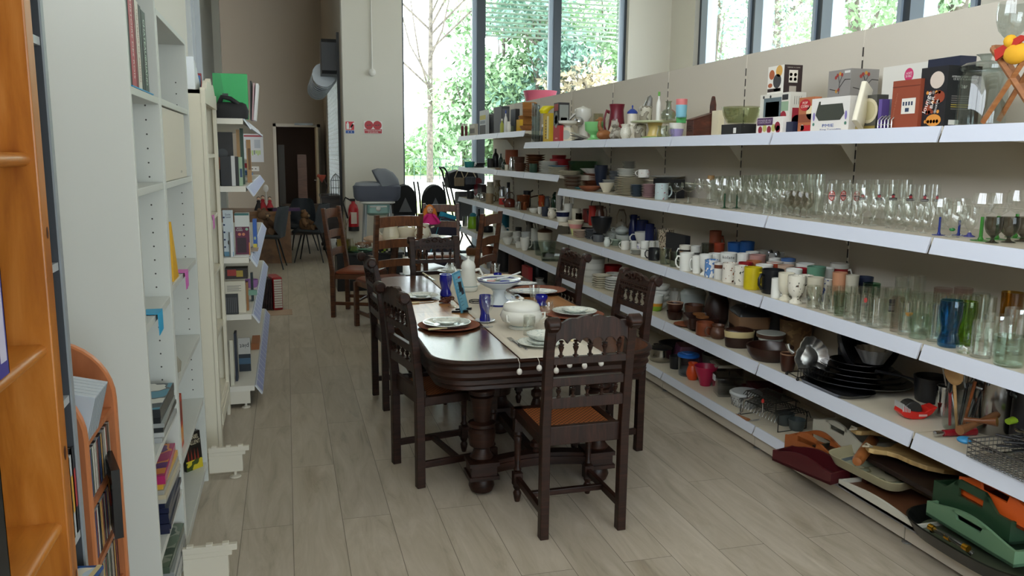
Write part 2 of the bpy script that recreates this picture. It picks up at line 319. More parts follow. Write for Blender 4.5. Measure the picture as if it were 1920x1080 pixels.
def d_smk(o,w,h):
    q(o,.03*w,.97*w,.03*h,.37*h,1)
    for cx in (.27,.73):
        o.xf((cx*w,-.006,.68*h),(R(90),0,0)); o.lathe([(.19*w,0),(.235*w,0)],28,1); o.xf((cx*w,-.007,.68*h),(0,R(45),0)); o.box(-.2*w,.2*w,0,.001,-.012*w,.012*w,1); o.xf((cx*w,-.0065,.68*h),(0,R(-8),0)); o.box(-.12*w,.12*w,0,.0005,-.02*w,.02*w,2); o.xf()
    o.xf((w/2,-.0065,.27*h)).text('INTERDICTION DE FUMER',h*.14,0,fit=w*.86).xf((w/2,-.0065,.12*h)).text('ET DE VAPOTER',h*.14,0,fit=w*.55).xf()
sign('no_smoking_sign',682,227,717,251,YW,'red and white sign forbidding smoking and vaping on the pillar','sign',[mc('#eceae6',.4),mc('#b52630',.4),mc('#333333',.4)],d_smk)
o=empty('fire_extinguisher',(1.01,YW-.09,.45),0,'red fire extinguisher hanging low on the cream pillar','fire extinguisher')
MB().lathe([(.001,0),(.078,0),(.08,.05),(.08,.34),(.06,.41),(.03,.44),(.03,.47)],20).build('cylinder',mc('#b3121f',.3),o,45)
MB().lathe([(.083,0),(.083,.07)],20).build('base_ring',mc('#1c1c1f',.5),o,45)
MB().box(-.05,.03,-.02,.02,.47,.51).tube([(-.03,0,.48),(-.12,0,.53),(-.16,-.02,.45),(-.12,-.02,.3),(-.09,-.02,.2)],.013).build('valve_hose',mc('#151517',.5),o,60)
MB().box(-.045,.045,-.083,-.0795,.12,.3).build('instruction_label',mc('#d9c9c0',.5),o)
# evacuation plan and switch plate on the far wall
def d_plan(o,w,h):
    q(o,.05*w,.95*w,.9*h,.96*h,1); q(o,.1*w,.3*w,.5*h,.75*h,2); q(o,.55*w,.85*w,.5*h,.8*h,2,-.0057)
    for k in range(8): q(o,.15*w+.09*w*k,.21*w+.09*w*k,.24*h+.03*h*(k%3),.42*h,3 if k%4 else 4)
sign('evacuation_plan',455,251,495,304,YB,'white framed evacuation plan with red header on the taupe wall','poster',[mc('#d8d9d8',.3),mc('#a8323c',.5),mc('#b9bfc4',.6),mc('#b6cf6f',.6),mc('#7d8a72',.6)],d_plan)
sign('switch_plate',460,312,486,321,YB,'small white switch plate below the evacuation plan','switch',[mc('#e3e0d8',.4),mc('#555555',.5)],lambda o,w,h:[q(o,w*(.2+.25*k),w*(.3+.25*k),.4*h,.6*h,1) for k in range(3)])
# ---------------- outside ----------------
def ground(name,c1,c2,sc):
    m=bpy.data.materials.new(name); m.use_nodes=True; t,b=nodes(m); v=mapped(t); n=nd(t,'ShaderNodeTexNoise',i_Scale=sc,i_Detail=6.0); t.links.new(v,n.inputs['Vector'])
    t.links.new(ramp(t,n.outputs['Fac'],[(.35,c1),(.65,c2)]),b.inputs['Base Color']); b.inputs['Roughness'].default_value=.9; return m
struct(MB().box(.9,60,YW+.3,54,-.2,-.03).box(6.95,60,-30,YW+.3,-.2,-.03).build('ground_paving',ground('pale_paving','#b9b5ab','#cfcbc0',2)))
struct(MB().box(-40,90,54.5,130,-.2,-.02).build('ground_verge',ground('verge_grass','#6f8a42','#93a862',1.5)))
struct(MB().box(-40,90,54,54.5,-.2,.12).build('trim_3',mc('#c9c9c4',.8)))
tag(MB().box(3.5,5.9,19,30,-.03,-.02).build('grass_strip',ground('lawn','#8aa04f','#a9bb70',3)),'sunlit strip of short grass outside between paving and road','grass',None,'stuff')
LEAF=[]
for h in ('#7f9c74','#93b087','#a5bd95','#6f9080','#b3a78c'):
    m=bpy.data.materials.new('leaves'); m.use_nodes=True; t,b=nodes(m); v=mapped(t); n=nd(t,'ShaderNodeTexNoise',i_Scale=1.7,i_Detail=3.0); t.links.new(v,n.inputs['Vector'])
    c=lin(h); t.links.new(ramp(t,n.outputs['Fac'],[(.3,tuple(x*.6 for x in c[:3])+(1,)),(.7,tuple(min(1,x*1.35) for x in c[:3])+(1,))]),b.inputs['Base Color']); b.inputs['Roughness'].default_value=.6
    try: b.inputs['Transmission Weight'].default_value=0
    except Exception: pass
    LEAF.append(m)
BARK=ground('bark','#4a443d','#6f675c',6)
def tree(name,x,y,blobs,n,sz,leaf,label,trunk=None,group=None,seed=1,cat='tree'):
    rd=random.Random(seed); o=empty(name,(x,y,0),0,label,cat,group); s=MB()
    tot=sum(b[3]**2 for b in blobs)
    for bx,by,bz,br in blobs:
        for _ in range(int(n*br*br/tot)):
            d=Vector((rd.gauss(0,1),rd.gauss(0,1),rd.gauss(0,1))).normalized()*br*(rd.random()**.4)
            p=Vector((bx,by,bz))+Vector((d.x,d.y,d.z*.85)); e=Euler((rd.uniform(-1.2,1.2),rd.uniform(-1.2,1.2),rd.uniform(0,6.3))); a=sz*rd.uniform(.6,1.3)
            if p.z<.02: continue
            mt=e.to_matrix(); s.add([p+mt@Vector(q) for q in ((-a,0,0),(0,-a*.55,0),(a,0,a*.15),(0,a*.55,0))],[(0,1,2,3)])
    s.build('foliage',leaf,o,fix=False)
    if trunk:
        k=MB()
        for pts,r in trunk: k.tube(pts,[r*(1-.75*i/(len(pts)-1)) for i in range(len(pts))],9)
        k.build('trunk',BARK,o,50)
    return o
rd=random.Random(3)
def limbs(h,r,n,seed,spread=1.0,low=.45):
    q=random.Random(seed); L=[([(0,0,0),(q.uniform(-.2,.2),0,h*.33),(q.uniform(-.3,.3),0,h*.66),(q.uniform(-.5,.5),0,h)],r)]
    for i in range(n):
        z=h*q.uniform(low,.95); a=q.uniform(0,6.28); l=h*q.uniform(.15,.32)*spread; c,s_=math.cos(a)*l,math.sin(a)*l
        L.append(([(0,0,z),(c*.5,s_*.5,z+l*.45),(c*.8,s_*.8,z+l*1.0),(c,s_,z+l*1.5)],r*.32))
    return L
p=on_y(806,300,47)
tree('plane_tree',p.x,47,[(-.5,0,12,1.6),(2.2,0,11,2),(-2.2,0,14,1.4),(1,0,16,2),(3,0,14,1.8),(.3,0,5,1.2)],1500,.22,LEAF[2],'tall pale trunked tree with bare grey upper branches seen through the leftmost pane',limbs(17,.2,18,5,1.1,.3),seed=2)
def bush(px,w,ztop,Y,n,leaf,seed,label,name='leafy_tree',tr=True,cat='tree',sz=.26,zlo=0.):
    p=on_y(px,300,Y); q=random.Random(seed); bl=[]
    for i in range(13):
        z=zlo+(ztop-zlo)*q.uniform(.12,.86); k=1-abs((z-zlo)/(ztop-zlo)-.5)*.9
        bl.append((q.uniform(-w,w)*.5*k,q.uniform(-w,w)*.35,z,w*q.uniform(.2,.36)))
    return tree(name,p.x,Y,bl,n,sz,leaf,label,limbs(ztop*.8,.25,7,seed) if tr else None,None,seed,cat)
bush(872,8,8.0,57,5200,LEAF[1],11,'rounded bright green tree to the right of the bare grey trunk')
bush(778,5,3.6,66,1600,LEAF[2],12,'low green shrub at the left edge of the leftmost window pane','shrub',False,'shrub')
bush(940,8,15.5,58,4600,LEAF[0],13,'mid green tree directly behind the first dark mullion',zlo=1)
bush(1005,8,14,54,5200,LEAF[3],14,'dark green tree filling the lower part of the middle window pane',zlo=1)
bush(1125,8,13.5,56,4600,LEAF[1],15,'green tree seen through the right pane of the big window',zlo=1)
bush(1110,5,8,50,2200,LEAF[4],16,'smaller rust tinged tree in front at the right pane',zlo=2)
bush(1230,9,15,60,3600,LEAF[0],17,'green tree beyond the right end of the big window',zlo=1)
for i,(yy,xx,w,zt,lf,lab) in enumerate([(36,20,7,11,2,'pale leafy tree beyond the far high window pane'),(31,20,7,13,3,'dense green tree beyond the second high window pane'),(20.8,16,6,12,1,'pale trunked green tree filling the third high window pane'),(17.2,16,5,11,0,'green tree beyond the nearest high window pane')]):
    q=random.Random(40+i); bl=[(q.uniform(-w,w)*.45,q.uniform(-w,w)*.45,zt*q.uniform(.25,.9),w*q.uniform(.2,.34)) for _ in range(12)]
    tree('roadside_tree',xx,yy,bl,6500,.1,LEAF[lf],lab,limbs(zt*.85,.3,7,50+i),None,60+i)
s=MB()
for k in range(90): s.box(8+.42*k,8.05+.42*k,53.0,53.04,0,1.35)
for z in (.25,.8,1.3): s.box(8,46,53.0,53.04,z,z+.05)
tag(s.build('mesh_fence',mc('#4b6a58',.6)),'green wire fence at the foot of the trees across the road','fence')
# outside louvre blind hanging before the upper panes
s=MB(); a=on_y(912,0,13.75); 
for k in range(34): s.add([(3.25,13.72,3.62+.075*k),(5.72,13.72,3.62+.075*k),(5.72,13.78,3.66+.075*k),(3.25,13.78,3.66+.075*k)],[(0,1,2,3)])
o=tag(s.build('louvre_blind',mc('#c8dcd2',.6),fix=False),'pale horizontal louvre blind outside the upper part of the window','blind')
k=MB()
for x in (3.3,4.45,5.68): k.box(x-.012,x+.012,13.74,13.76,3.6,6.2)
k.build('ladder_cord',mc('#8fa39a',.6),o)
# ---------------- furniture ----------------
DK=wood('dark_stained_oak','#170c08','#2a170f','#40241a',(2,2,16),.42,3); DKX=wood('dark_oak_rails','#170c08','#2a170f','#40241a',(16,2,2),.4,3)
TOPM=wood('table_top_oak','#3a2016','#54301f','#6d4330',(14,1.2,2),.2,2.5,.05); LEAFM=wood('lighter_table_leaf','#8f5f36','#ab7645','#bf8a57',(14,1.2,2),.28,2.5,.05)
def cane():
    m=bpy.data.materials.new('woven_cane'); m.use_nodes=True; t,b=nodes(m); v=mapped(t,(1,1,1),(0,0,R(45)))
    c=nd(t,'ShaderNodeTexBrick',offset=0.0); c.inputs['Scale'].default_value=1; c.inputs['Brick Width'].default_value=.017; c.inputs['Row Height'].default_value=.017; c.inputs['Mortar Size'].default_value=.0038; c.inputs['Mortar Smooth'].default_value=.2
    t.links.new(v,c.inputs['Vector']); mx=nd(t,'ShaderNodeMix',data_type='RGBA'); t.links.new(c.outputs['Fac'],mx.inputs[0]); mx.inputs[6].default_value=lin('#2a130a'); mx.inputs[7].default_value=lin('#9c5a2e')
    t.links.new(mx.outputs[2],b.inputs['Base Color']); b.inputs['Roughness'].default_value=.5; bump(t,b,c.outputs['Fac'],.5,.003); return m
CANE=cane()
for m_ in (DK,DKX): m_.node_tree.nodes['Principled BSDF'].inputs['Specular IOR Level'].default_value=.28
def turned(s,x,y,z0,z1,r,n=12):                                  # spindle profile
    h=z1-z0; P=[(.55,0),(.55,.05),(.95,.07),(.95,.12),(.5,.15),(.42,.3),(.85,.52),(1,.6),(.6,.68),(.95,.72),(.95,.77),(.45,.8),(.5,.9),(.9,.93),(.6,1)]
    return s.lathe([(r*a,z0+h*b) for a,b in P],n,0,(x,y))
def henri_chair(label):
    o=empty('dining_chair',(0,0,0),0,label,'chair','carved dark wood dining chairs')
    w=.184
    for sx in (-1,1):
        x=sx*w; s=MB()
        side=[(-.022,0),(.022,0),(.02,.5),(-.002,.72),(-.018,.86),(-.042,.965),(-.058,1.0),(-.082,1.012),(-.105,.995),(-.108,.967),(-.09,.95),(-.07,.955),(-.056,.86),(-.042,.72),(-.024,.5)]
        s.prism(side,x-.02,x+.02,'x'); s.xf((0,-.08,.985),(0,R(90),0)); s.lathe([(.001,x-.03),(.022,x-.03),(.03,x-.024),(.03,x+.024),(.022,x+.03),(.001,x+.03)],16); s.xf()
        s.build('back_leg',DK,o,35,.003)
        f=MB(); f.box(x-.02,x+.02,.385,.425,.36,.43)
        f.lathe([(.02,.36),(.022,.345),(.015,.335),(.021,.325),(.017,.3),(.013,.18),(.02,.165),(.014,.155),(.021,.15)],14,0,(x,.405)); f.box(x-.022,x+.022,.383,.427,.085,.15); f.lathe([(.012,0),(.017,.02),(.021,.045),(.013,.06),(.021,.075),(.02,.085)],14,0,(x,.405))
        f.build('front_leg',DK,o,40)
    s=MB(); s.box(-.2,.2,.0,.03,.425,.51).box(-.205,-.165,.02,.43,.43,.475).box(.165,.205,.02,.43,.43,.475).box(-.215,.215,.385,.435,.43,.475); s.box(-.2,.2,.02,.045,.455,.478); s.build('seat_frame',DKX,o,None,.004)
    MB().box(-.165,.165,.045,.39,.462,.474).build('seat',CANE,o)
    # crest rail: scalloped top edge, arcaded lower edge
    top=[];n=40
    for i in range(n+1):
        u=-1+2*i/n; z=.975+.03*math.cos(u*PI/2)+.008*abs(math.sin(u*PI*2.5)); top.append((u*.165,z))
    bot=[]
    for i in range(n*2+1):
        u=1-2*i/(n*2); k=(u+1)/2*6; z=.885+.03*math.sqrt(abs(math.sin(k*PI))); bot.append((u*.165,z))
    bk=lambda z:-.012-(z-.7)*.16 if z>.7 else -.004
    s=MB(); s.prism([(a,b) for a,b in top+bot],-.065,-.041,'y'); s.build('crest_rail',DKX,o,None,.002)
    cv=MB(); cv.box(-.165,.165,-.04,-.034,.915,.925); cv.box(-.165,.165,-.04,-.034,.94,.948)
    for k in range(13): cv.cbox((-.15+.025*k,-.037,.932),(.01,.008,.01))
    for sx in (-1,1):
        pts=[(sx*(.06+.034*math.cos(t*.5)*(1-t/14)),-.036,.976+.022*math.sin(t*.5)*(1-t/14)) for t in range(0,14)]; cv.tube(pts,.006,6)
    cv.lathe([(.001,-.03),(.024,-.03),(.024,-.02)],12) if 0 else cv.tube([(.02*math.cos(a),-.036,.99+.016*math.sin(a)) for a in [i*PI/6 for i in range(12)]],.007,6,0,True)
    cv.build('crest_carving',DK,o,50)
    s=MB(); s.box(-.168,.168,-.05,-.024,.8,.832); s.build('middle_rail',DKX,o,None,.003)
    for k in range(5):
        turned(MB(),-.132+.066*k,-.043,.832,.905,.0135) .build('spindle',DK,o,45)
    s=MB(); s.box(-.168,.168,-.034,-.008,.7,.738); s.build('lower_rail',DKX,o,None,.003)
    for k in range(5):
        turned(MB(),-.132+.066*k,-.02,.648,.7,.0125).build('short_spindle',DK,o,45)
    s=MB(); s.box(-.168,.168,-.03,-.004,.6,.648); s.build('bottom_rail',DKX,o,None,.003)
    s=MB(); 
    for x in (-w,w): s.box(x-.011,x+.011,.02,.39,.1,.135)
    s.box(-w,w,.2,.225,.103,.13); s.build('stretcher',DK,o,None,.003)
    return o
def stand_chair(o,a,b,label):                                    # a,b = floor points of the left and right back legs seen from behind
    a,b=Vector(a),Vector(b); c=(a+b)/2; o.location=(c.x,c.y,0); d=b-a; o.rotation_euler=(0,0,math.atan2(d.y,d.x)); o['label']=label; return o
C1=henri_chair('carved dark dining chair nearest the viewer, seen from behind at the near table end')
stand_chair(C1,(1.046,3.21),(1.409,3.215),C1['label'])
for a,b,l in [((.53,4.258),(.606,3.896),'carved dark dining chair on the left long side, nearest to the viewer'),
              ((.555,5.565),(.585,5.2),'carved dark dining chair on the left long side, farther along the table'),
              ((1.335,6.46),(.955,6.43),'carved dark dining chair at the far head of the table, its back facing the viewer'),
              ((1.905,4.11),(1.87,4.49),'carved dark dining chair on the right side, beside the brown pottery shelf'),
              ((1.885,5.17),(1.86,5.55),'carved dark dining chair on the right side, farther along by the white bowls')]:
    stand_chair(clone(C1),a,b,l)
# dining table
def rrect(x0,x1,y0,y1,r,n=8):
    o=[]
    for cx,cy,a0 in ((x1-r,y1-r,0),(x0+r,y1-r,90),(x0+r,y0+r,180),(x1-r,y0+r,270)):
        for i in range(n+1): a=R(a0+90*i/n); o.append((cx+r*math.cos(a),cy+r*math.sin(a)))
    return o
TX0,TX1,TY0,TY1,TZ=.62,1.775,3.56,6.28,.73
T=empty('dining_table',(1.2,4.9,0),0,'long dark carved dining table laid with crockery, lighter leaves in its middle','table')
def tloc(s): s.xf((-1.2,-4.9,0)); return s
def ring(inset,z,r=.2): return [(x,y,z) for x,y in rrect(TX0+inset,TX1-inset,TY0+inset,TY1-inset,max(r-inset,.02))]
s=tloc(MB()); s.loft([ring(.012,.708),ring(0,.712),ring(-.004,.722),ring(.004,TZ),ring(.02,TZ+.001)],0,False); s.loft([ring(.012,.708),ring(.3,.708)],0,False); s.build('top_edge',DK,T,50)
def top_piece(y0,y1,name,m,lo=False,hi=False):
    s=tloc(MB()); o=[]
    for x,y in rrect(TX0+.02,TX1-.02,TY0+.02,TY1-.02,.18,10):
        o.append((x,min(max(y,y0),y1)))
    s.prism(o,TZ-.01,TZ+.0012,'z'); s.build(name,m,T)
top_piece(TY0,4.42,'top_panel',TOPM); top_piece(4.422,4.78,'table_leaf',LEAFM); top_piece(4.782,5.16,'table_leaf',LEAFM); top_piece(5.162,TY1,'top_panel',TOPM)
s=tloc(MB()); s.loft([ring(.045,.58),ring(.035,.585),ring(.04,.6),ring(.022,.612),ring(.03,.63),ring(.012,.65),ring(.02,.668),ring(.006,.69),ring(.014,.708)],0,False); s.loft([ring(.045,.58),ring(.08,.58)],0,False); s.loft([ring(.08,.58),ring(.08,.7)],0,False); s.build('apron',DK,T,40)
TL=[(.05,.075),(.06,.08),(.075,.105),(.05,.118)]
def tleg(x,y,k=1.0):
    s=tloc(MB()); ax=(x,y)
    s.lathe([(.03*k,0),(.055*k,.012),(.066*k,.04),(.055*k,.075),(.035*k,.085)],18,0,ax); s.box(x-.075*k,x+.075*k,y-.075*k,y+.075*k,.085,.105); s.box(x-.065*k,x+.065*k,y-.065*k,y+.065*k,.105,.155); s.box(x-.075*k,x+.075*k,y-.075*k,y+.075*k,.155,.175)
    s.lathe([(.05*k,.175),(.06*k,.19),(.045*k,.21),(.038*k,.235),(.062*k,.25),(.068*k,.29),(.07*k,.325),(.055*k,.34),(.068*k,.35),(.068*k,.365),(.04*k,.375),(.043*k,.4),(.058*k,.48),(.06*k,.5),(.045*k,.505),(.066*k,.515),(.066*k,.535),(.045*k,.55),(.05*k,.6)],20,0,ax)
    s.build('table_leg',DK,T,40)
for x,y in ((.895,3.77),(1.51,3.77),(1.205,4.6),(1.205,5.25),(.895,5.85),(1.51,5.85)): tleg(x,y)
for y,n in ((3.77,1),(5.85,-1)):
    s=tloc(MB()); o1=[(x,y+n*.07*math.sin((x-.895)/.615*PI)) for x in [.9+.61*i/16 for i in range(17)]]
    for z0,z1,d in ((.095,.16,.035),(.125,.14,.045)): s.prism([(a,b-d) for a,b in o1]+[(a,b+d) for a,b in o1[::-1]],z0,z1,'z')
    turned(s,1.2,y+n*.07,.16,.58,.03); s.build('end_stretcher',DK,T,30)
s=tloc(MB()); s.box(1.175,1.225,3.83,5.8,.1,.15); s.build('long_stretcher',DK,T,None,.004)
# ladder-back chairs
BR=wood('mid_brown_oak','#3d2417','#57341f','#74492c',(2,2,14),.36,3); BRX=wood('brown_oak_rail','#4a2c1b','#683f26','#875731',(14,2,2),.36,3)
LEATHER=mc('#7c3d22',.3)
def ladder_chair():
    o=empty('ladder_back_chair',(0,0,0),0,'x','chair','brown ladder back chairs'); w=.225
    for sx in (-1,1):
        x=sx*w; MB().prism([(-.022,0),(.022,0),(.024,.48),(-.06,1.12),(-.1,1.12),(-.024,.48)],x-.021,x+.021,'x').build('back_leg',BR,o,None,.004)
        MB().box(x-.022,x+.022,.4,.444,0,.44).build('front_leg',BR,o,None,.004)
    for z0,z1 in ((1.0,1.095),(.8,.88),(.62,.69)):
        y=lambda z:.01-.1*(z-.48)/.64
        a=[(-w+.02+ (2*w-.04)*i/12) for i in range(13)]; s=MB()
        t=[(x,z1-.0+.012*math.cos(x/w*PI/2)) for x in a]; b_=[(x,z0+.012*math.cos(x/w*PI/2)) for x in a]
        ym=y((z0+z1)/2)-.012; s.prism(t+b_[::-1],ym-.012,ym+.012,'y'); s.build('slat',BRX,o,None,.002)
    MB().box(-w,w,.0,.03,.4,.46).box(-w,-w+.03,.02,.42,.4,.45).box(w-.03,w,.02,.42,.4,.45).box(-w,w,.41,.44,.4,.455).build('seat_frame',BRX,o,None,.003)
    MB().loft([[(x,y,z) for x,y in rrect(-w+e,w-e,.02+e,.44-e,.04,3)] for e,z in ((0,.455),(0,.475),(.03,.49))]).build('seat_pad',LEATHER,o,40)
    s=MB(); s.box(-w-.01,-w+.012,.0,.42,.13,.165).box(w-.012,w+.01,.0,.42,.13,.165).box(-w,w,.2,.222,.135,.16); s.build('stretcher',BR,o,None,.003)
    return o
L=ladder_chair()
stand_chair(L,(.608,8.85),(.416,8.4),'brown ladder back chair with leather seat standing left of the round table')
stand_chair(clone(L),(.751,7.53),(1.19,7.68),'brown ladder back chair seen from behind in front of the round table')
l3=stand_chair(clone(L),(2.06,9.95),(1.63,10.0),'brown ladder back chair behind the round table with a red haired doll on it'); l3.scale=(.93,.93,.95)
stand_chair(clone(L),(1.72,7.52),(1.97,7.86),'brown ladder back chair in front of the dish shelf, right of the dining table')
# round table behind
RT_=empty('round_table',(1.22,8.95,0),0,'small round wooden table with pitcher and casserole on it','table')
MB().lathe([(.001,.728),(.41,.728),(.43,.738),(.43,.755),(.42,.76),(.001,.76)],40).build('tabletop',wood('beech_top','#9a7a58','#b8977a','#cdb197',(10,1,1),.35),RT_,30)
for a in (45,135,225,315):
    c,s_=math.cos(R(a)),math.sin(R(a)); MB().tube([(c*.24,s_*.24,.02),(c*.1,s_*.1,.728)],.026,4).build('leg',BR,RT_)
MB().box(-.17,.17,-.02,.02,.3,.34).box(-.02,.02,-.17,.17,.3,.34).build('cross_brace',BR,RT_)
bt=tag(MB().box(.56,1.36,10.0,10.5,0,.44).box(.54,1.38,9.98,10.52,.44,.47).build('low_table',mc('#17181a',.35),None,None,.004),'low black table behind the ladder back chair, covered with glassware','table')
# brown dining table at the left and two black shell chairs
WAL=wood('walnut_veneer','#6b4a32','#86603f','#9d7550',(2,14,2),.35,2.5,.05)
o=empty('brown_table',(-.3,13.15,0),0,'brown wooden table with dolls and books behind the left shelving','table')
MB().box(-.75,.35,-.36,.5,.74,.79).build('tabletop',WAL,o,None,.004); MB().box(.27,.34,-.35,.45,0,.74).build('side_panel',WAL,o); MB().box(-.72,.27,-.35,-.31,0,.74).build('front_panel',WAL,o); MB().box(-.75,-.7,-.35,.45,0,.74).build('side_panel',WAL,o)
SHL=mc('#2f353c',.65)
def shell_chair(x,y,rz,label):
    o=empty('shell_chair',(x,y,0),rz,label,'chair','black upholstered shell chairs'); s=MB(); L_=[]
    prof=[(.25,.44,.2),(.2,.47,.235),(.05,.465,.245),(-.13,.455,.245),(-.2,.5,.24),(-.225,.6,.235),(-.25,.75,.215),(-.27,.86,.18),(-.275,.9,.14)]
    for y_,z,w in prof:
        k=[]
        for i in range(9):
            u=-1+i/4; lift=.05*u*u*(1 if z<.5 else .0); fwd=.15*u*u*max(0,min(1,(z-.47)/.15))*(1.25-z*.55); k.append((u*w,y_+fwd,z+lift))
        L_.append(k)
    for t in (0,1):
        pass
    loops=[k+[(a,b-(.035 if z>.48 else .0),z-(.035 if z<.56 else .0)) for (a,b,z) in k[::-1]] for k in L_]
    s.loft(loops); s.build('shell',SHL,o,50)
    for sx in (-1,1):
        for sy in (-1,1): MB().tube([(sx*.13,sy*.12,.43),(sx*.23,sy*.22,0)],[.014,.009],8).build('leg',mc('#15171a',.4),o,40)
    return o
shell_chair(-.28,12.32,R(84),'black shell chair with a brown teddy bear, backed against the brown table edge')
shell_chair(.34,12.98,R(78),'black shell chair nearer the wooden ladder chair, brown toy on its seat')
shell_chair(.2,14.2,R(160),'black shell chair behind the others, facing away by the dark doorway')
# bench and dark cabinet by the shutter
tag(MB().box(-.1,.75,17.2,17.55,.34,.62).box(-.1,.75,17.2,17.55,.0,.04).box(-.1,-.02,17.2,17.55,0,.34).box(.67,.75,17.2,17.55,0,.34).build('wooden_chest',wood('old_chest','#3b2a20','#54402f','#6b533e',(10,2,2))),'dark wooden bench chest before the far doorway','chest')
o=empty('sewing_cabinet',(.7,14.7,0),0,'dark carved sideboard with castors beside the shutter','cabinet')
MB().box(-.12,.2,-.3,.5,.2,.9).box(-.14,.2,-.33,.53,.9,.94).build('cabinet_body',wood('dark_cabinet','#1d1512','#30231d','#46362d'),o,None,.004)
for x,y in ((-.09,-.27),(.17,-.27),(-.09,.45),(.17,.45)): MB().box(x-.02,x+.02,y-.02,y+.02,.07,.2).lathe([(.03,0),(.035,.03),(.03,.06),(.01,.07)],10,0,(x,y)).build('castor_leg',mc('#2b2522',.4,.3),o)
# ---------------- right hand shelving run ----------------
XF=2.564; XB=3.10; BAY=1.2; YS=8.754
Z1,Z2,Z3,Z4,Z5=1.807,1.355,.905,.516,.141
A1,A2,A3,A4=1.937,1.482,1.022,.566
SHM=mc('#cfc6b3',.4); LIP=mc('#ccd1de',.4); PAN=plaster('shelving_panel','#c3bbad',.6); SLOT=mc('#2f2a27',.6)
def bay(k,zs,label):
    y1=YS-BAY*k; y0=y1-BAY; o=empty('shelving_bay',(XB,y0,0),0,label,'shelving','bays of the white display shelving along the right')
    dx=lambda x:x-XB
    s=MB(); s.box(.0,.02,.004,BAY-.004,.1,1.46).box(.0,.02,.004,BAY-.004,1.465,2.374); s.build('back_panel',PAN,o)
    s=MB(); s.box(-.004,.03,-.0035,.0035,0,2.37); 
    s.build('upright',mc('#cfc8ba',.45),o); u=MB()
    for i in range(30): u.box(-.006,-.003,-.0045,.0045,.2+.07*i,.25+.07*i)
    u.build('slot_row',SLOT,o)
    for z in zs+[Z5]:
        base=z==Z5; X0=dx(XF); s=MB(); s.box(X0,-.002,.003,BAY-.003,z-.03,z); s.build('shelf',SHM,o)
        h=.045 if base else .064; sl=-.02
        p=MB(); p.prism([(X0-.004,z+.002),(X0+.004,z+.002),(X0+sl+.004,z-h),(X0+sl-.004,z-h)],.008,BAY-.008,'y'); p.build('price_strip',LIP,o)
        if not base:
            b=MB(); 
            for y in (.006,): b.prism([(-.006,z-.03),(X0+.04,z-.03),(X0+.04,z-.036),(-.1,z-.06),(-.006,z-.17)],y-.002,y+.002,'y')
            b.build('bracket',SHM,o)
    s=MB(); s.box(dx(XF)-.004,dx(XF)+.01,.004,BAY-.004,.03,.095); s.build('plinth',PAN,o); MB().lathe([(.022,0),(.022,.006),(.008,.012),(.008,.03)],12,0,(dx(XF)+.03,.02)).build('levelling_foot',mc('#8d8d8c',.4,.5),o)
    return o
BL=['nearest the right edge of the photo, holding kitchen tools and glass jar','second from the right edge, holding tumblers and pewter plates','behind the dining table end, holding mugs, pottery and plastic tubs','in the middle of the run, holding teapots and stacked plates',
    'with green pedestal bowl on top and white bowls below','where the two upper shelf heights change']
for i,k in enumerate((5,4,3,2,1)): bay(k,[Z1,Z2,Z3,Z4],'white shelving bay '+BL[i])
bay(0,[Z1,A2,A3,A4],'white shelving bay '+BL[5])
for k,l in ((-1,'third from the big window, with wicker baskets on top'),(-2,'second from the big window, with dark trays on top'),(-3,'at the far end of the run beside the big window')): bay(k,[A1,A2,A3,A4],'white shelving bay '+l)
# ---------------- left hand bookcases ----------------
WHT=mc('#c7c9c4',.4); CRM=mc('#dcd6c4',.42); HOLE=mc('#3c3a36',.7)
def bookcase(x0,x1,y0,y1,h,zs,label,mat,t=.022,holes=True,zb=.06):
    o=empty('bookcase',(x1,(y0+y1)/2,0),0,label,'bookcase'); ox=x1; oy=(y0+y1)/2
    def bx(name,a,b,c,d,e,f): return MB().box(a-ox,b-ox,c-oy,d-oy,e,f).build(name,mat,o,None,.0015)
    bx('side_panel',x0,x1,y0,y0+t,0,h); bx('side_panel',x0,x1,y1-t,y1,0,h); bx('top_panel',x0,x1,y0+t,y1-t,h-t,h); bx('back_panel',x0,x0+.006,y0+t,y1-t,.03,h-t); bx('plinth',x1-.04,x1-.02,y0+t,y1-t,0,zb-t)
    for z in zs: bx('shelf',x0+.006,x1-.003,y0+t,y1-t,z-t*1.1,z)
    if holes:
        s=MB()
        for yy,d in ((y1-t-.0006,0),):
            for xx in (x1-.05,x0+.06):
                for i in range(int((h-.3)/.052)): s.add([(xx-ox+.0035*math.cos(a),yy-oy,.18+.052*i+.0035*math.sin(a)) for a in [k*PI/3 for k in range(6)]],[tuple(range(6))])
        s.build('peg_holes',HOLE,o,fix=False)
    return o
BA=bookcase(-.755,-.44,2.70,3.318,2.36,[1.873,1.563,1.132,.69,.352,.09],'tall white bookcase with its broad side panel towards the viewer, behind the CD rack',WHT)
BB=bookcase(-.755,-.44,3.326,4.262,2.195,[1.875,1.56,1.16,.777,.447,.105],'white bookcase second in the row, cream box on its third shelf and yellow card below',WHT)
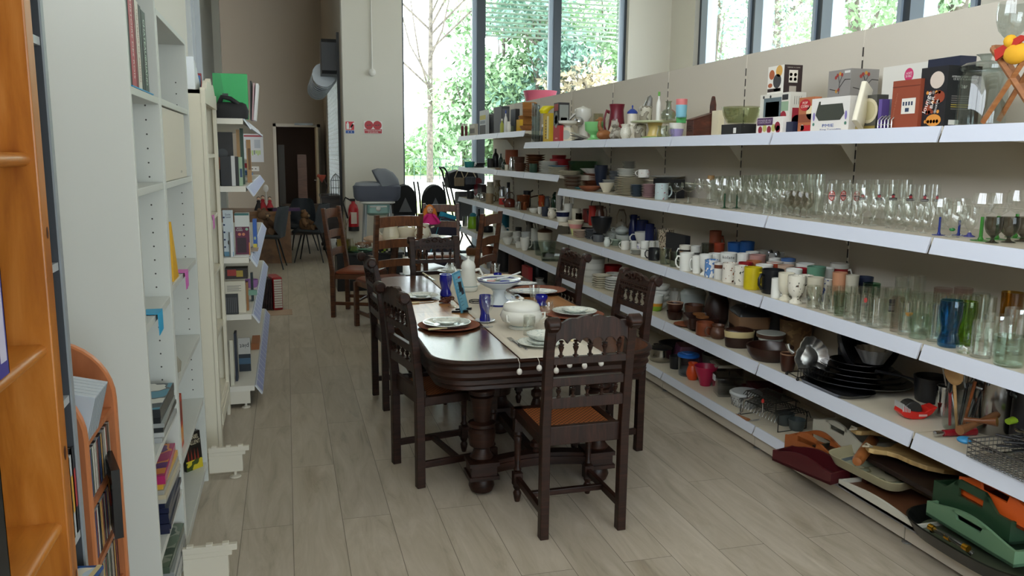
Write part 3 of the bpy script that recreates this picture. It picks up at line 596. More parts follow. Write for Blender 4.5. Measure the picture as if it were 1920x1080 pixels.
# cream unit with shaped crest
yc0,yc1,xc=4.66,5.4,-.42
o=empty('crested_cabinet',(xc,(yc0+yc1)/2,0),0,'cream painted narrow shelf unit with scalloped crest between bookcase and shop shelving','bookcase'); oy=(yc0+yc1)/2
cw=(yc1-yc0)/2
MB().box(-.33,-.0,-cw,-cw+.02,0,2.0).build('side_panel',CRM,o); MB().box(-.33,0,cw-.02,cw,0,2.0).build('side_panel',CRM,o); MB().box(-.33,-.32,-cw,cw,.05,2.0).build('back_panel',CRM,o); MB().box(-.33,0,-cw,cw,1.98,2.0).build('top_panel',CRM,o)
MB().box(0,.02,-cw-.005,-cw+.06,0,2.0).build('stile',CRM,o,None,.002); MB().box(0,.02,cw-.06,cw+.005,0,2.0).build('stile',CRM,o,None,.002)
cr=[(-cw-.005,1.93)]+[(-cw+2*cw*i/24,2.0+.075*max(0,math.cos((i-12)/24*PI))**1.2+.012*math.cos(i*PI/3)) for i in range(25)]+[(cw+.005,1.93)]
MB().prism(cr,-.003,.023,'x').build('crest',CRM,o,None,.002)
for py,zz in ((0,1.665),(0,1.31),(0,.985),(0,.63),(0,.24)): MB().box(-.32,.005,-cw+.02,cw-.02,zz-.022,zz).build('shelf',CRM,o)
ar=[(-cw+.055,1.665)]+[(-cw+.055+.05*(1-math.sin(t)),1.665+.12*(1-math.cos(t))) for t in [k*PI/12 for k in range(7)]]
MB().prism(ar,.002,.016,'x').build('corner_bracket',CRM,o); MB().box(0,.018,-cw+.05,cw-.05,.1,.22).box(.018,.024,-cw+.09,cw-.09,.13,.19).build('bottom_panel',CRM,o)
# shop shelving D on the left
DX=-.25; DY0,DY1=5.47,8.25; DZ=[1.885,1.462,1.005,.632,.15]; STRIP=mc('#8e95c4',.4); TICK=mc('#dfe2ea',.5)
o=empty('shop_shelving',(DX,DY0,0),0,'white shop shelving on the left aisle holding the green folder and boxed albums','shelving')
MB().box(-.52,-.5,0,DY1-DY0,.0,2.3).build('back_panel',PAN,o)
for z in DZ:
    b=MB().box(-.5,0,0,DY1-DY0,z-.035,z).build('shelf',mc('#dedbd2',.4),o); 
    s=MB(); s.prism([(0,z-.004),(.008,z),(.05,z-.062),(.042,z-.066)],.01,DY1-DY0-.01,'y'); s.build('price_strip',LIP,o)
    if z<1.8:
        s=MB(); dz=.0
        for i in range(18):
            y=.05+.15*i; s.prism([(.0117,z-.0065),(.0123,z-.006),(.0495,z-.0596),(.049,z-.06)],y,y+.13,'y')
        s.build('price_ticket',STRIP,o)
for y in (.0,DY1-DY0-.05): MB().box(-.5,-.03,y,y+.05,.03,.115).lathe([(.028,0),(.028,.006),(.008,.012),(.008,.03)],14,0,(-.06,y+.02)).build('base_leg',mc('#d5d0c3',.45),o)
for i,y in enumerate((4.25,3.14)):
    s=MB(); s.box(-.435,-.27,y,y+.04,.035,.125).lathe([(.03,0),(.03,.006),(.008,.012),(.008,.035)],14,0,(-.31,y+.02)); s.box(-.435,-.235,y-.002,y+.02,.145,.17).box(-.435,-.255,y,y+.03,.125,.145)
    for x in (-.42,-.35,-.29): s.box(x,x+.025,y-.003,y+.021,.17,.178)
    tag(s.build('floor_bracket',mc('#d2ccbd',.45),None,None,.002),('cream metal shelving foot on a round pad between the bookcase and crested cabinet','cream metal shelving foot at the bottom edge of the photo beside the white bookcase')[i],'shelf bracket')
# pine bookcase
PINE=wood('pine_upright','#8e4d16','#b06b24','#c98640',(3,3,.35),.35,5,.06); PINEX=wood('pine_shelf','#985a1e','#b8732a','#cf9048',(3,.35,3),.33,5,.06)
KN=mc('#4f2811',.5)
o=empty('pine_bookcase',(-.44,1.7,0),0,'honey coloured knotty pine bookcase at the left edge of the photo','bookcase')
MB().box(-.36,0,-.015,.03,0,2.5).build('side_panel',PINE,o,None,.003); MB().box(-.36,0,-1.3,-1.26,0,2.5).build('side_panel',PINE,o,None,.003); MB().box(-.37,-.355,-1.28,.02,0,2.5).build('back_panel',PINE,o)
for z in (2.2,1.675,1.315,.955,.55,.12): MB().loft([[(x,y,zz) for x,zz in ((-.355,z-.025),(-.355,z),(-.02,z),(-.012,z-.006),(-.01,z-.0125),(-.012,z-.019),(-.02,z-.025))] for y in (-1.26,-.015)]).build('shelf',PINEX,o,40)
k=MB()
for y,z,r in ((.012,1.525,.008),(.006,1.09,.01),(.014,.83,.006)): k.xf((.0008,y,z),(0,R(90),0),(1.5,.8,1)).lathe([(.001,0),(r,0)],12).xf()
for x,z,r in ((-.2,1.83,.012),(-.12,1.42,.016),(-.24,1.09,.02),(-.22,.7,.016)): k.xf((x,-.0157,z),(R(90),0,0),(1.4,.8,1)).lathe([(.001,0),(r,0)],12).xf()
k.xf((-.1,-.25,.9556),(0,0,.4),(1,1.6,1)).lathe([(.001,0),(.016,0)],12).xf(); k.build('knots',KN,o,fix=False)
# dark media shelf
yd=max(y_at(117,-.46,1.2),1.87)
o=empty('media_shelf',(-.46,yd,0),0,'dark grey narrow media shelf between pine bookcase and CD rack','bookcase'); DGR=mc('#3a3d42',.45)
MB().box(-.2,0,-.012,.006,0,2.4).build('side_panel',DGR,o); MB().box(0,.004,-.012,.008,0,2.4).build('front_edge',mc('#8f9499',.4),o); MB().box(-.2,0,-.135,-.12,0,2.4).build('side_panel',DGR,o); MB().box(-.205,-.2,-.135,.006,0,2.4).build('back_panel',DGR,o)
for z in (1.9,1.45,1.165,.86,.56,.26): MB().box(-.2,-.002,-.12,-.012,z-.016,z).build('shelf',mc('#a9adb0',.4),o)
MSY=yd
# CD rack
ALD=wood('alder_rack','#8a4f2e','#a3623c','#b8754b',(3,3,.5),.4,4,.05); EDGE=mc('#c47a4c',.4)
yn,yf=y_at(167,-.462,.98),y_at(216,-.462,1.06)
RX=-.462; RD=.2; RZ=1.19
def rack_outline(e=0):
    r=.17; return [(RX-RD,0.0),(RX-e,0.0),(RX-e,RZ-r)]+[(RX-r+ (r-e)*math.cos(a),RZ-r+(r-e)*math.sin(a)) for a in [k*PI/20 for k in range(1,11)]]+[(RX-RD,RZ-e)]
o=empty('cd_rack',(0,0,0),0,'round shouldered alder wood CD rack full of cases against the white side panel','CD rack')
for y in (yn,yf): MB().prism([(a,b) for a,b in rack_outline(.004)],y-.009,y+.009,'y').build('side_panel',ALD,o); s=MB(); s.loft([[(a,yy,b) for a,b in rack_outline(0)[1:]]+[(a,yy,b) for a,b in rack_outline(.006)[1:][::-1]] for yy in (y-.0095,y+.0095)]); s.build('edge_band',EDGE,o)
MB().box(RX-RD,RX-RD+.01,yn,yf,0,RZ-.01).build('back_panel',ALD,o)
RZS=[1.0,.84,.68,.52,.36,.2,.05]
for z in RZS: MB().box(RX-RD+.01,RX-.012,yn+.009,yf-.009,z-.014,z).build('shelf',ALD,o)
MB().box(RX-.05,RX-.045,yf-.016,yf-.0095,.1,1.0).build('grip_strip',mc('#4a3a30',.8),o)
RY0,RY1=yn+.012,yf-.012
# ---------------- library of household things, unit sized (radius .5, height 1) ----------------
def L_(prof,n=24,**k): return MB().lathe(prof,n,**k)
def dbl(out,t=.035,zb=.05):                                       # outer wall profile -> closed vessel with an inside
    inn=[(max(r-t,.001),max(z,zb)) for r,z in out[::-1]]; return [(.001,0.0)]+out+[(out[-1][0]-t*.3,1.006)]+inn+[(.001,zb)]
def hand(x0,z0,z1,d,r,flat=1): return MB().tube([(x0,0,z1),(x0+d*.6,0,z1+.03),(x0+d,0,z1-(z1-z0)*.3),(x0+d*.95,0,z0+(z1-z0)*.3),(x0+d*.5,0,z0),(x0-.02,0,z0-.02)],r,8,0,False,flat)
PRO={'tumbler':[(.42,0),(.44,.02),(.46,.1),(.5,1)],'straight':[(.48,0),(.5,.02),(.5,1)],'taper':[(.33,0),(.36,.03),(.5,1)],'pub':[(.33,0),(.38,.02),(.36,.2),(.42,.6),(.5,.8),(.47,1)],
 'curvy':[(.4,0),(.45,.03),(.46,.12),(.36,.3),(.37,.42),(.47,.62),(.5,.78),(.47,1)],'rocks':[(.4,0),(.42,.05),(.38,.25),(.46,.4),(.5,.6),(.47,1)],
 'wine':[(.36,0),(.36,.012),(.1,.04),(.045,.08),(.04,.42),(.09,.46),(.34,.55),(.48,.7),(.5,.8),(.43,1)],'balloon':[(.34,0),(.34,.012),(.08,.04),(.05,.08),(.05,.3),(.12,.34),(.4,.46),(.5,.64),(.47,.82),(.38,1)],
 'flute':[(.42,0),(.42,.012),(.09,.03),(.05,.06),(.05,.36),(.12,.42),(.38,.6),(.5,.85),(.5,1)],'coupe':[(.3,0),(.3,.012),(.07,.03),(.05,.06),(.05,.48),(.14,.55),(.42,.66),(.5,.8),(.49,1)],'hock':[(.4,0),(.4,.012),(.12,.03),(.075,.08),(.07,.5),(.1,.52),(.34,.6),(.5,.78),(.4,1)],
 'goblet':[(.36,0),(.36,.02),(.16,.06),(.09,.14),(.1,.2),(.2,.27),(.4,.42),(.48,.6),(.5,.78),(.46,1)],'snifter':[(.34,0),(.34,.02),(.1,.05),(.06,.1),(.07,.17),(.36,.3),(.5,.5),(.48,.75),(.4,1)],
 'mug':[(.46,0),(.49,.03),(.5,.1),(.5,1)],'tapmug':[(.36,0),(.4,.03),(.5,1)],'cupb':[(.28,0),(.3,.06),(.38,.2),(.47,.5),(.5,1)],'footmug':[(.4,0),(.4,.05),(.2,.16),(.2,.22),(.42,.38),(.48,.6),(.5,1)],'bellmug':[(.44,0),(.5,.06),(.5,.15),(.42,.5),(.5,1)],
 'bowl':[(.24,0),(.26,.08),(.4,.35),(.48,.75),(.5,1)],'deepbowl':[(.34,0),(.37,.06),(.46,.5),(.5,1)],'flarebowl':[(.22,0),(.24,.1),(.3,.3),(.44,.75),(.5,1)],'tub':[(.4,0),(.42,.04),(.5,1)],'pot':[(.44,0),(.49,.08),(.5,.5),(.48,.9),(.5,1)],'rimbowl':[(.33,0),(.37,.08),(.42,.5),(.43,.7),(.5,.74),(.5,1)],
 'jug':[(.32,0),(.36,.04),(.48,.25),(.5,.42),(.42,.68),(.33,.84),(.38,1)],'pitch':[(.42,0),(.46,.05),(.48,.3),(.4,.7),(.38,.85),(.44,1)],'vase':[(.3,0),(.34,.05),(.5,.4),(.45,.6),(.26,.8),(.24,.9),(.3,1)],'bottle':[(.48,0),(.5,.04),(.5,.58),(.42,.68),(.18,.8),(.16,.95),(.19,1)],'flask':[(.34,0),(.46,.1),(.5,.3),(.42,.48),(.2,.6),(.17,.9),(.24,1)],
 'carafe':[(.36,0),(.44,.04),(.5,.3),(.4,.6),(.3,.8),(.34,1)],'canister':[(.46,0),(.5,.04),(.5,.96),(.47,1)],'pedestal':[(.34,0),(.36,.06),(.2,.14),(.18,.3),(.34,.44),(.46,.55),(.5,1)]}
UC={}
def unit(kind):
    if kind in UC: return UC[kind]
    k,_,h=kind.partition('+'); P=[]
    glassy=k in ('wine','balloon','flute','coupe','hock','goblet','snifter','pub','curvy','rocks','taper','straight','tumbler','flask','carafe','bottle') 
    if k in PRO:
        o=PRO[k]
        if k in ('wine','balloon','flute','coupe','hock','goblet','snifter'):
            i=next(j for j,(r,z) in enumerate(o) if z>.1 and o[j+1][0]>r and r>=.07); P.append(('bowl',L_(o[i:],28),60)); P.append(('stem',L_(o[:i+1],20),40))
        elif glassy: P.append(('body',L_([(.001,0)]+o+[(o[-1][0]-.03,1.0)]+[(max(r-.03,.01),max(z,.09)) for r,z in o[::-1]][1:-1]+[(.001,.09)],28),50))
        else: P.append(('body',L_(dbl(o),28),45))
    if h=='h': P.append(('handle',hand(.47,.2,.78,.3,.055,1.3),60))
    if h=='c': P.append(('handle',hand(.44,.25,.8,.28,.04),60))
    if h=='j': P.append(('handle',hand(.36,.3,.9,.32,.045),60)); P.append(('spout',MB().loft([[(-.36,-.12,.8),(-.36,.12,.8),(-.3,0,.75)],[(-.5,-.06,1.0),(-.5,.06,1.0),(-.38,0,.97)]]),40))
    if h=='l': P.append(('lid',L_([(.51,.97),(.52,1.02),(.45,1.06),(.2,1.14),(.001,1.16)],28),50)); P.append(('knob',L_([(.06,1.15),(.05,1.19),(.09,1.23),(.06,1.28),(.001,1.29)],14),50))
    if h=='2': 
        for s in (-1,1): P.append(('handle',MB().tube([(s*.48,-.14,.8),(s*.62,-.1,.84),(s*.64,0,.85),(s*.62,.1,.84),(s*.48,.14,.8)],.04,8),60))
    if h=='p': P.append(('handle',MB().tube([(.48,0,.8),(.8,0,.9),(1.5,0,1.0)],[.06,.05,.06],8,0,False,1.4),60))
    if k=='teapot':
        P=[('body',L_([(.001,0),(.28,0),(.3,.04),(.44,.2),(.5,.4),(.44,.6),(.26,.74),(.24,.76)],28),50),('lid',L_([(.26,.745),(.26,.77),(.16,.84),(.001,.86)],24),50),('knob',L_([(.04,.85),(.035,.89),(.07,.94),(.001,1)],12),60),
           ('spout',MB().tube([(-.4,0,.28),(-.58,0,.36),(-.66,0,.58),(-.78,0,.7)],[.11,.085,.06,.05],10),60),('handle',hand(.44,.2,.62,.3,.045),60)]
    if k=='kettle':
        P=[('body',L_([(.001,0),(.46,0),(.5,.08),(.5,.3),(.4,.52),(.2,.6),(.001,.61)],28),50),('knob',MB().sphere((0,0,.64),.05),60),('spout',MB().tube([(-.4,0,.25),(-.6,0,.4),(-.68,0,.52)],[.1,.07,.05],10),60),('handle',MB().tube([(.36,0,.5),(.36,0,.8),(.2,0,1),(-.2,0,1),(-.36,0,.8),(-.36,0,.5)],.035,8),60)]
    if k=='plate': P=[('plate',L_([(.001,0),(.26,0),(.28,.1),(.5,.86),(.5,1),(.48,1),(.27,.3),(.001,.28)],36),40)]
    if k=='saucer': P=[('saucer',L_([(.001,0),(.26,0),(.5,.9),(.49,1),(.24,.3),(.001,.25)],28),40)]
    if k=='scallop':
        s=MB(); lo=[]
        for r,z in ((.28,0),(.5,1),(.47,1),(.27,.1)): lo.append([(r*(1+(.05 if z>.5 else 0)*math.cos(a*14))*math.cos(a),r*(1+(.05 if z>.5 else 0)*math.cos(a*14))*math.sin(a),z) for a in [2*PI*i/84 for i in range(84)]])
        s.loft(lo); P=[('dish',s,35)]
    if k=='oval': P=[('dish',L_(dbl([(.4,0),(.44,.06),(.48,.8),(.5,1)],.03,.08),36,sy=.62),45)]
    if k=='ovall': P=[('dish',L_(dbl([(.4,0),(.44,.06),(.48,.8),(.5,1)],.03,.08),36,sy=.62),45),('lid',L_([(.5,1),(.5,1.06),(.38,1.25),(.1,1.3),(.001,1.3)],36,sy=.62),45),('knob',L_([(.08,1.29),(.1,1.4),(.001,1.42)],16),45)]
    if k=='rect':
        s=MB(); s.loft([[(x,y,z) for x,y in rrect(-.5+e,.5-e,-.5+e,.5-e,.08,4)] for e,z in ((.06,0),(.02,.5),(0,1),(.03,1),(.09,.12))]); P=[('dish',s,40)]
    if k=='rlid':
        s=MB(); s.loft([[(x,y,z) for x,y in rrect(-.5+e,.5-e,-.5+e,.5-e,.08,4)] for e,z in ((0,0),(0,.35),(.08,1))]); P=[('lid',s,40)]
    if k=='jar': P=[('body',L_([(.001,0),(.44,0),(.48,.04),(.48,.74),(.4,.8),(.4,.84)],24),50),('lid',L_([(.43,.82),(.43,.98),(.4,1),(.001,1)],24),50)]
    if k=='basket':
        s=MB(); 
        for i in range(9): s.loft([[(x,y,(i+.02)/9.0) for x,y in rrect(-.46-.004*i,.46+.004*i,-.46,.46,.1,3)],[(x,y,(i+.5)/9.0) for x,y in rrect(-.5-.004*i,.5+.004*i,-.5,.5,.1,3)],[(x,y,(i+.98)/9.0) for x,y in rrect(-.46,.46,-.46,.46,.1,3)]]); 
        P=[('basket_body',s,30)]
    if k=='bottletop': P=[('body',L_([(.001,0)]+PRO['bottle'],20),50),('cap',L_([(.22,.9),(.22,1.05),(.001,1.05)],14),50)]
    if k=='thermos': P=[('body',L_([(.001,0),(.48,0),(.5,.03),(.48,.3),(.36,.7),(.3,.78)],24),50),('cap',L_([(.32,.77),(.3,.9),(.15,1),(.001,1)],20),50),('handle',hand(.38,.3,.72,.2,.05),60)]
    UC[kind]=[(n,mesh_of(s,n,a)) for n,s,a in P]; return UC[kind]
SHELVES=(Z1,Z2,Z3,Z4,Z5,A1,A2,A3,A4)
def spot(px,base,z,w=0,front=XF,back=XB):
    if base<9: 
        X=XF+base; return Vector((X,y_at(px,X,z),z))
    p=on_z(px,base,z); d=Vector((p.x,p.y,0)).normalized(); r=w*depth(p)/F/2; p+=d*r*.8
    if z in SHELVES:
        X=min(max(p.x,XF+.012+r*.75),XB-r-.012)
        if abs(X-p.x)>1e-4: p=Vector((X,y_at(px,X,z),z))
    return p
REG=[]                                                            # footprints already taken: (x, y, radius, z0, z1)
def clash(x,y,r,z0,z1):
    m=0
    for a,b,q,c,d in REG:
        if z0<d-.004 and z1>c+.004:
            o=r+q-math.hypot(x-a,y-b)
            if o>m: m=o
    return m
def settle(px,p,wpx,z,top,hz=None,sy=1):
    """slide a thing along its column of the photo until it stands clear of its neighbours"""
    best=None; on=any(abs(z-q)<.7 for q in SHELVES) and p.x>XF-.02
    for sgn in ([0]+[s_*i for i in range(1,34) for s_ in (1,-1)] if on else [0]):
        X=p.x+.012*sgn
        for k in (1,.9,.8):
            Q=Vector((X,y_at(px,X,z),z)) if sgn else p; W_=wpx*depth(Q)/F*k; r=W_/2*(1 if sy<=1.01 else sy)*.97; h=hz or max(z_at(top,Q.x,Q.y)-z,.01)
            if sgn and (X<XF+.004+r*.6 or X>XB-r-.006): continue
            c=clash(Q.x,Q.y,r,z,z+h)+.0022*abs(sgn)*(0 if best is None else 1)*.0+.02*(1-k)
            if best is None or c<best[0]-1e-4: best=(c,Q,W_,h,r)
        if best and best[0]<=.0045 and abs(sgn)>=0 and best[0]<.0015+.004*(1): break
    c,Q,W_,h,r=best; REG.append((Q.x,Q.y,r,z,z+h)); return Q,W_,h
def mats_(c):
    if isinstance(c,(str,bpy.types.Material)): c=[c]
    return [x if isinstance(x,bpy.types.Material) else mc(x,.32) for x in c]
def thing(kind,name,px,base,top,w,z,cols,label,cat,group=None,a=0,sy=1,hz=None,tilt=None,dz=0):
    """one household thing: px = column of its middle, base = row of its foot (or metres behind the shelf edge), top = row of its rim, w = width in pixels"""
    p=spot(px,base,z,w); p,W_,h=settle(px,p,w,z,top,hz,sy) if not tilt else (p,w*depth(p)/F,hz or max(z_at(top,p.x,p.y)-z,.01)); dz+=.0006; P=unit(kind); M=mats_(cols)
    rot=(0,0,R(a)-YAW)
    if len(P)==1:
        o=inst(name,P[0][1],M[0]); 
    else:
        o=empty(name,p)
        for i,(n,me) in enumerate(P): c=inst(n,me,M[min(i,len(M)-1)]); c.parent=o
    o.location=(p.x,p.y,z+dz); o.rotation_euler=rot if not tilt else (R(tilt[0]),R(tilt[1]),R(tilt[2])-YAW); o.scale=(W_,W_*sy,h)
    return tag(o,label,cat,group)
IM={}
def inst(name,me,mat):
    k=(me.name,mat.name)
    if k not in IM:
        m2=me.copy(); m2.materials.clear(); m2.materials.append(mat); IM[k]=m2
    o=bpy.data.objects.new(name,IM[k]); COL.objects.link(o); return o
def row(kind,name,n,p0,p1,z,cols,label,cat,group,a=0,jit=0):      # n alike in a row: p=(px,base,top,w) interpolated
    q=random.Random(hash((p0,p1,n))%9999)
    for i in range(n):
        t=i/(n-1) if n>1 else 0; v=[p0[j]+(p1[j]-p0[j])*t for j in range(4)]
        d=q.uniform(-jit,jit); thing(kind,name,v[0]+d,v[1]+d*.25 if v[1]>9 else v[1],v[2]+d*.2,v[3],z,cols,label,cat,group,a+q.uniform(-25,25))
STK=[]
def stack(n,name,px,base,top,w,z,col,label,cat,group,kind='plate',sy=1,dz=0,lift=1.25):  # n plates one on another filling the height
    p=spot(px,base,z,w); p,W_,h=settle(px,p,w,z,top); h/=n; dz+=.0006; STK.clear(); STK.append(p.x-XF); me=unit(kind)[0][1]; M=mats_(col); q=random.Random(int(px*7+base))
    for i in range(n):
        o=inst(name,me,M[i%len(M)]); o.location=(p.x+q.uniform(-.002,.002),p.y+q.uniform(-.002,.002),z+dz+h*i); o.scale=(W_,W_*sy,h*lift); o.rotation_euler=(0,0,-YAW+q.uniform(-.1,.1)); tag(o,label,cat,group)
def carton(name,xl,xm,xr,yt,yb,z,cols,label,cat='box',group=None,X=None,draw=None,tilt=0,dmin=.04,rz=0,right=True):
    """a box: xl..xm = its front face (towards the aisle), xm..xr = its side towards the viewer"""
    if X is not None: Pm=Vector((X,y_at(xm,X,z),z))
    else: Pm=on_z(xm,yb,z)
    Y1=y_at(xl,Pm.x,z); L=max(Y1-Pm.y,.01)
    k=(xr-960)/F; a=RT-FW*k; X1=-(a.y*Pm.y+a.z*(z-H))/a.x; D=max(X1-Pm.x,dmin); h=z_at(yt,Pm.x,Pm.y)-z
    s=MB(); s.box(0,D,0,L,0,h); 
    if draw:
        def face(side):                                          # local frame: u to the right, v up, drawn flush on the face
            if side=='f': s.X=Matrix(((0,1,0,-.0007),(-1,0,0,L),(0,0,1,0),(0,0,0,1)))
            else: s.X=Matrix(((1,0,0,0),(0,1,0,-.0007),(0,0,1,0),(0,0,0,1)))
        def rect(u0,u1,v0,v1,m,lift=0): s.poly([(u0,-lift,v0),(u1,-lift,v0),(u1,-lift,v1),(u0,-lift,v1)],m)
        def disc(u,v,r,m,lift=0,ry=None): s.poly([(u+r*math.cos(t),-lift,v+(ry or r)*math.sin(t)) for t in [i*PI/10 for i in range(20)]],m)
        def word(t,u,v,size,m,fit=None,ang=0):
            X0=s.X.copy(); s.X=X0@Matrix.Translation((u,-.0012,v))@Matrix.Rotation(-R(ang),4,'Y'); s.text(t,size,m,fit=fit); s.X=X0
        draw(s,L,D,h,face,rect,disc,word); s.X=Matrix()
    nn=max(1,int(L/max(D,.03))+1); rr=min(L/nn,D)/2*.95; [REG.append((Pm.x+D*(.5 if D<=L else (j+.5)/3),Pm.y+L*(i+.5)/nn,rr,z,z+h)) for i in range(nn) for j in range(1 if D<=L*1.3 else 3)]
    o=s.build(name,[x if isinstance(x,bpy.types.Material) else mc(x,.5) for x in (cols if isinstance(cols,list) else [cols])],fix=not draw)
    o.location=(Pm.x,Pm.y,z+.0006); o.rotation_euler=(R(tilt),0,R(rz)); return tag(o,label,cat,group)
GC=glass('#fafbf9',1,1.95); GCT=glass('#f8faf7',1,1.95); PORC=mc('#e3e3dc',.18); CREAMP=mc('#e0d9c4',.25)
# ---------------- things on the dining table ----------------
TZ1=TZ+.002; CLZ=TZ+.006
LINEN=bpy.data.materials.new('linen'); LINEN.use_nodes=True; t,b=nodes(LINEN); v=mapped(t); n=nd(t,'ShaderNodeTexNoise',i_Scale=7.0,i_Detail=4.0); t.links.new(v,n.inputs['Vector']); b.inputs['Base Color'].default_value=lin('#d3cbbd'); b.inputs['Roughness'].default_value=.9; bump(t,b,n.outputs['Fac'],.35,.02)
# runner down the middle, hanging a little over the near end, weighted by white tassels
s=MB(); xs=[1.03+.42*i/8 for i in range(9)]; lo=[]
for y,z in [(3.556,CLZ-.002),(3.565,CLZ)]+[(3.57+.27*j,CLZ) for j in range(1,11)]:
    lo.append([(x,y,z) for x in xs])
vs=[p for l in lo for p in l]; s.add(vs,[(j*9+i,j*9+i+1,(j+1)*9+i+1,(j+1)*9+i) for j in range(len(lo)-1) for i in range(8)])
cl=s.build('table_runner',LINEN,None,60); m=cl.modifiers.new('thickness','SOLIDIFY'); m.thickness=.0015
tag(cl,'cream linen runner along the middle of the dining table','table runner')
for i,(px,py) in enumerate(((974,697),(1011,690),(1043,695),(1068,684),(1096,686),(1127,681))):
    p=on_y(px,py,3.53); r=.0135; s=MB(); s.sphere((p.x,p.y,p.z),(r,r,r*1.15)); s.tube([(p.x,p.y,p.z+r),(p.x,p.y-.002,.72),(p.x,p.y+.03,CLZ)],.0012,5)
    tag(s.build('tablecloth_weight',mc('#e6e2da',.6),None,60),'white ball weight dangling from the near edge of the cream runner','tablecloth weight','white ball weights on the runner')
FLOR=spots('flowered_porcelain','#dfe3dc',['#8fa3a0','#b9c4bd'],9,.63,.15); FLORB=spots('blue_flowered_porcelain','#dde2e2',['#6c86b8','#a9b9d2'],8,.6,.15)
def setting(px,base,top,w,label,zt=TZ1,top_w=.74,cols=(FLOR,FLOR)):
    a=thing('plate','dinner_plate',px,base,top,w,zt,cols[0],'white flowered dinner plate '+label+', under a smaller plate','plate','flowered plates on the dining table',hz=.02)
    b=thing('plate','dessert_plate',px,base,top,w*top_w,zt+.009,cols[1],'white flowered smaller plate on top '+label,'plate','flowered plates on the dining table',hz=.02)
    b.location.x=a.location.x; b.location.y=a.location.y; return a
# woven mats
WOV=bpy.data.materials.new('woven_mat'); WOV.use_nodes=True; t,b=nodes(WOV); v=mapped(t); wv=nd(t,'ShaderNodeTexWave',wave_type='RINGS',rings_direction='Z',i_Scale=11.0,i_Distortion=1.0); t.links.new(v,wv.inputs['Vector']); t.links.new(ramp(t,wv.outputs['Fac'],[(.2,'#7c2a20'),(.45,'#5d4a2c'),(.6,'#8e8350'),(.9,'#94382a')]),b.inputs['Base Color']); b.inputs['Roughness'].default_value=.85
mat1=thing('saucer','place_mat',842,622,None,118,TZ1,WOV,'round red and brown woven place mat under the near left plates','place mat',hz=.012)
mat2=thing('saucer','place_mat',1077,600,None,112,TZ1,WOV,'round woven place mat under the near right plates','place mat',hz=.012)
mat3=thing('saucer','place_mat',1012,552,None,100,TZ1,WOV,'round reddish woven place mat under the middle right oval dishes','place mat',hz=.012)
setting(838,617,590,90,'on the woven mat at the near left',TZ1+.012)
setting(1012,655,620,84,'on the runner at the near table end',CLZ)
thing('bowl','soup_plate',1018,644,618,78,CLZ+.018,FLOR,'white flowered deep soup plate on the stack at the near table end','plate',hz=.035)
setting(1077,594,576,84,'near right, beyond the chair back',TZ1+.012)
setting(790,563,545,66,'middle left beside the dark leaf joint')
setting(843,514,503,46,'at the far left of the table',CLZ)
thing('plate','oval_plate',1000,556,548,90,TZ1+.012,FLORB,'blue flowered oval dish at the right long side, nearer one','plate',hz=.018,sy=.7)
thing('plate','oval_plate',975,540,530,80,TZ1,FLORB,'blue flowered oval dish at the right long side, farther one','plate',hz=.018,sy=.7)
thing('plate','painted_plate',938,529,514,84,TZ1,spots('painted_plate','#e2d9c2',['#c8873c','#7a3323'],4,.52,.2),'cream plate painted with brown and orange fruit under the blue tumbler','plate',hz=.02)
thing('saucer','saucer',909,608,None,48,CLZ,FLORB,'blue and white saucer under the near cobalt glass','saucer',hz=.014)
BLUE=glass('#2a35c4',1,1.5); BLUED=mc('#1a1f86',.06,0,Coat_Weight=.5)
def cobalt(px,base,top,w,z,label): return thing('curvy','blue_tumbler',px,base,top,w,z,BLUED,label,'tumbler')
cobalt(909,606,553,28,CLZ+.004,'cobalt blue tumbler behind the stemmed glass at the near left')
cobalt(836,557,514,24,TZ1,'cobalt blue jug shaped tumbler beside the blue picture frame')
cobalt(933,524,512,20,TZ1+.008,'low cobalt blue tumbler standing on the painted plate')
cobalt(1015,574,553,24,CLZ,'cobalt blue tumbler behind the white tureen')
def clear(kind,px,base,top,w,z,label): return thing(kind,'stemmed_glass' if kind in('wine','flute') else 'drinking_glass',px,base,top,w,z,GC,label,'glass')
clear('flute',914,615,553,25,CLZ,'clear stemmed glass before the near cobalt tumbler')
clear('flute',848,577,510,20,TZ1,'clear stemmed glass left of the blue picture frame')
clear('taper',1002,569,536,20,TZ1,'clear tumbler behind the white tureen lid')
clear('wine',1026,607,565,23,CLZ,'clear glass at the right shoulder of the white tureen')
clear('straight',992,630,592,23,CLZ,'clear straight tumbler in front of the white tureen')
clear('taper',929,514,495,18,TZ1,'small clear tumbler behind the painted plate')
clear('taper',848,512,494,18,TZ1,'small clear tumbler at the far end before the far chair')
clear('wine',848,520,500,18,CLZ,'clear stemmed glass on the far left plates')
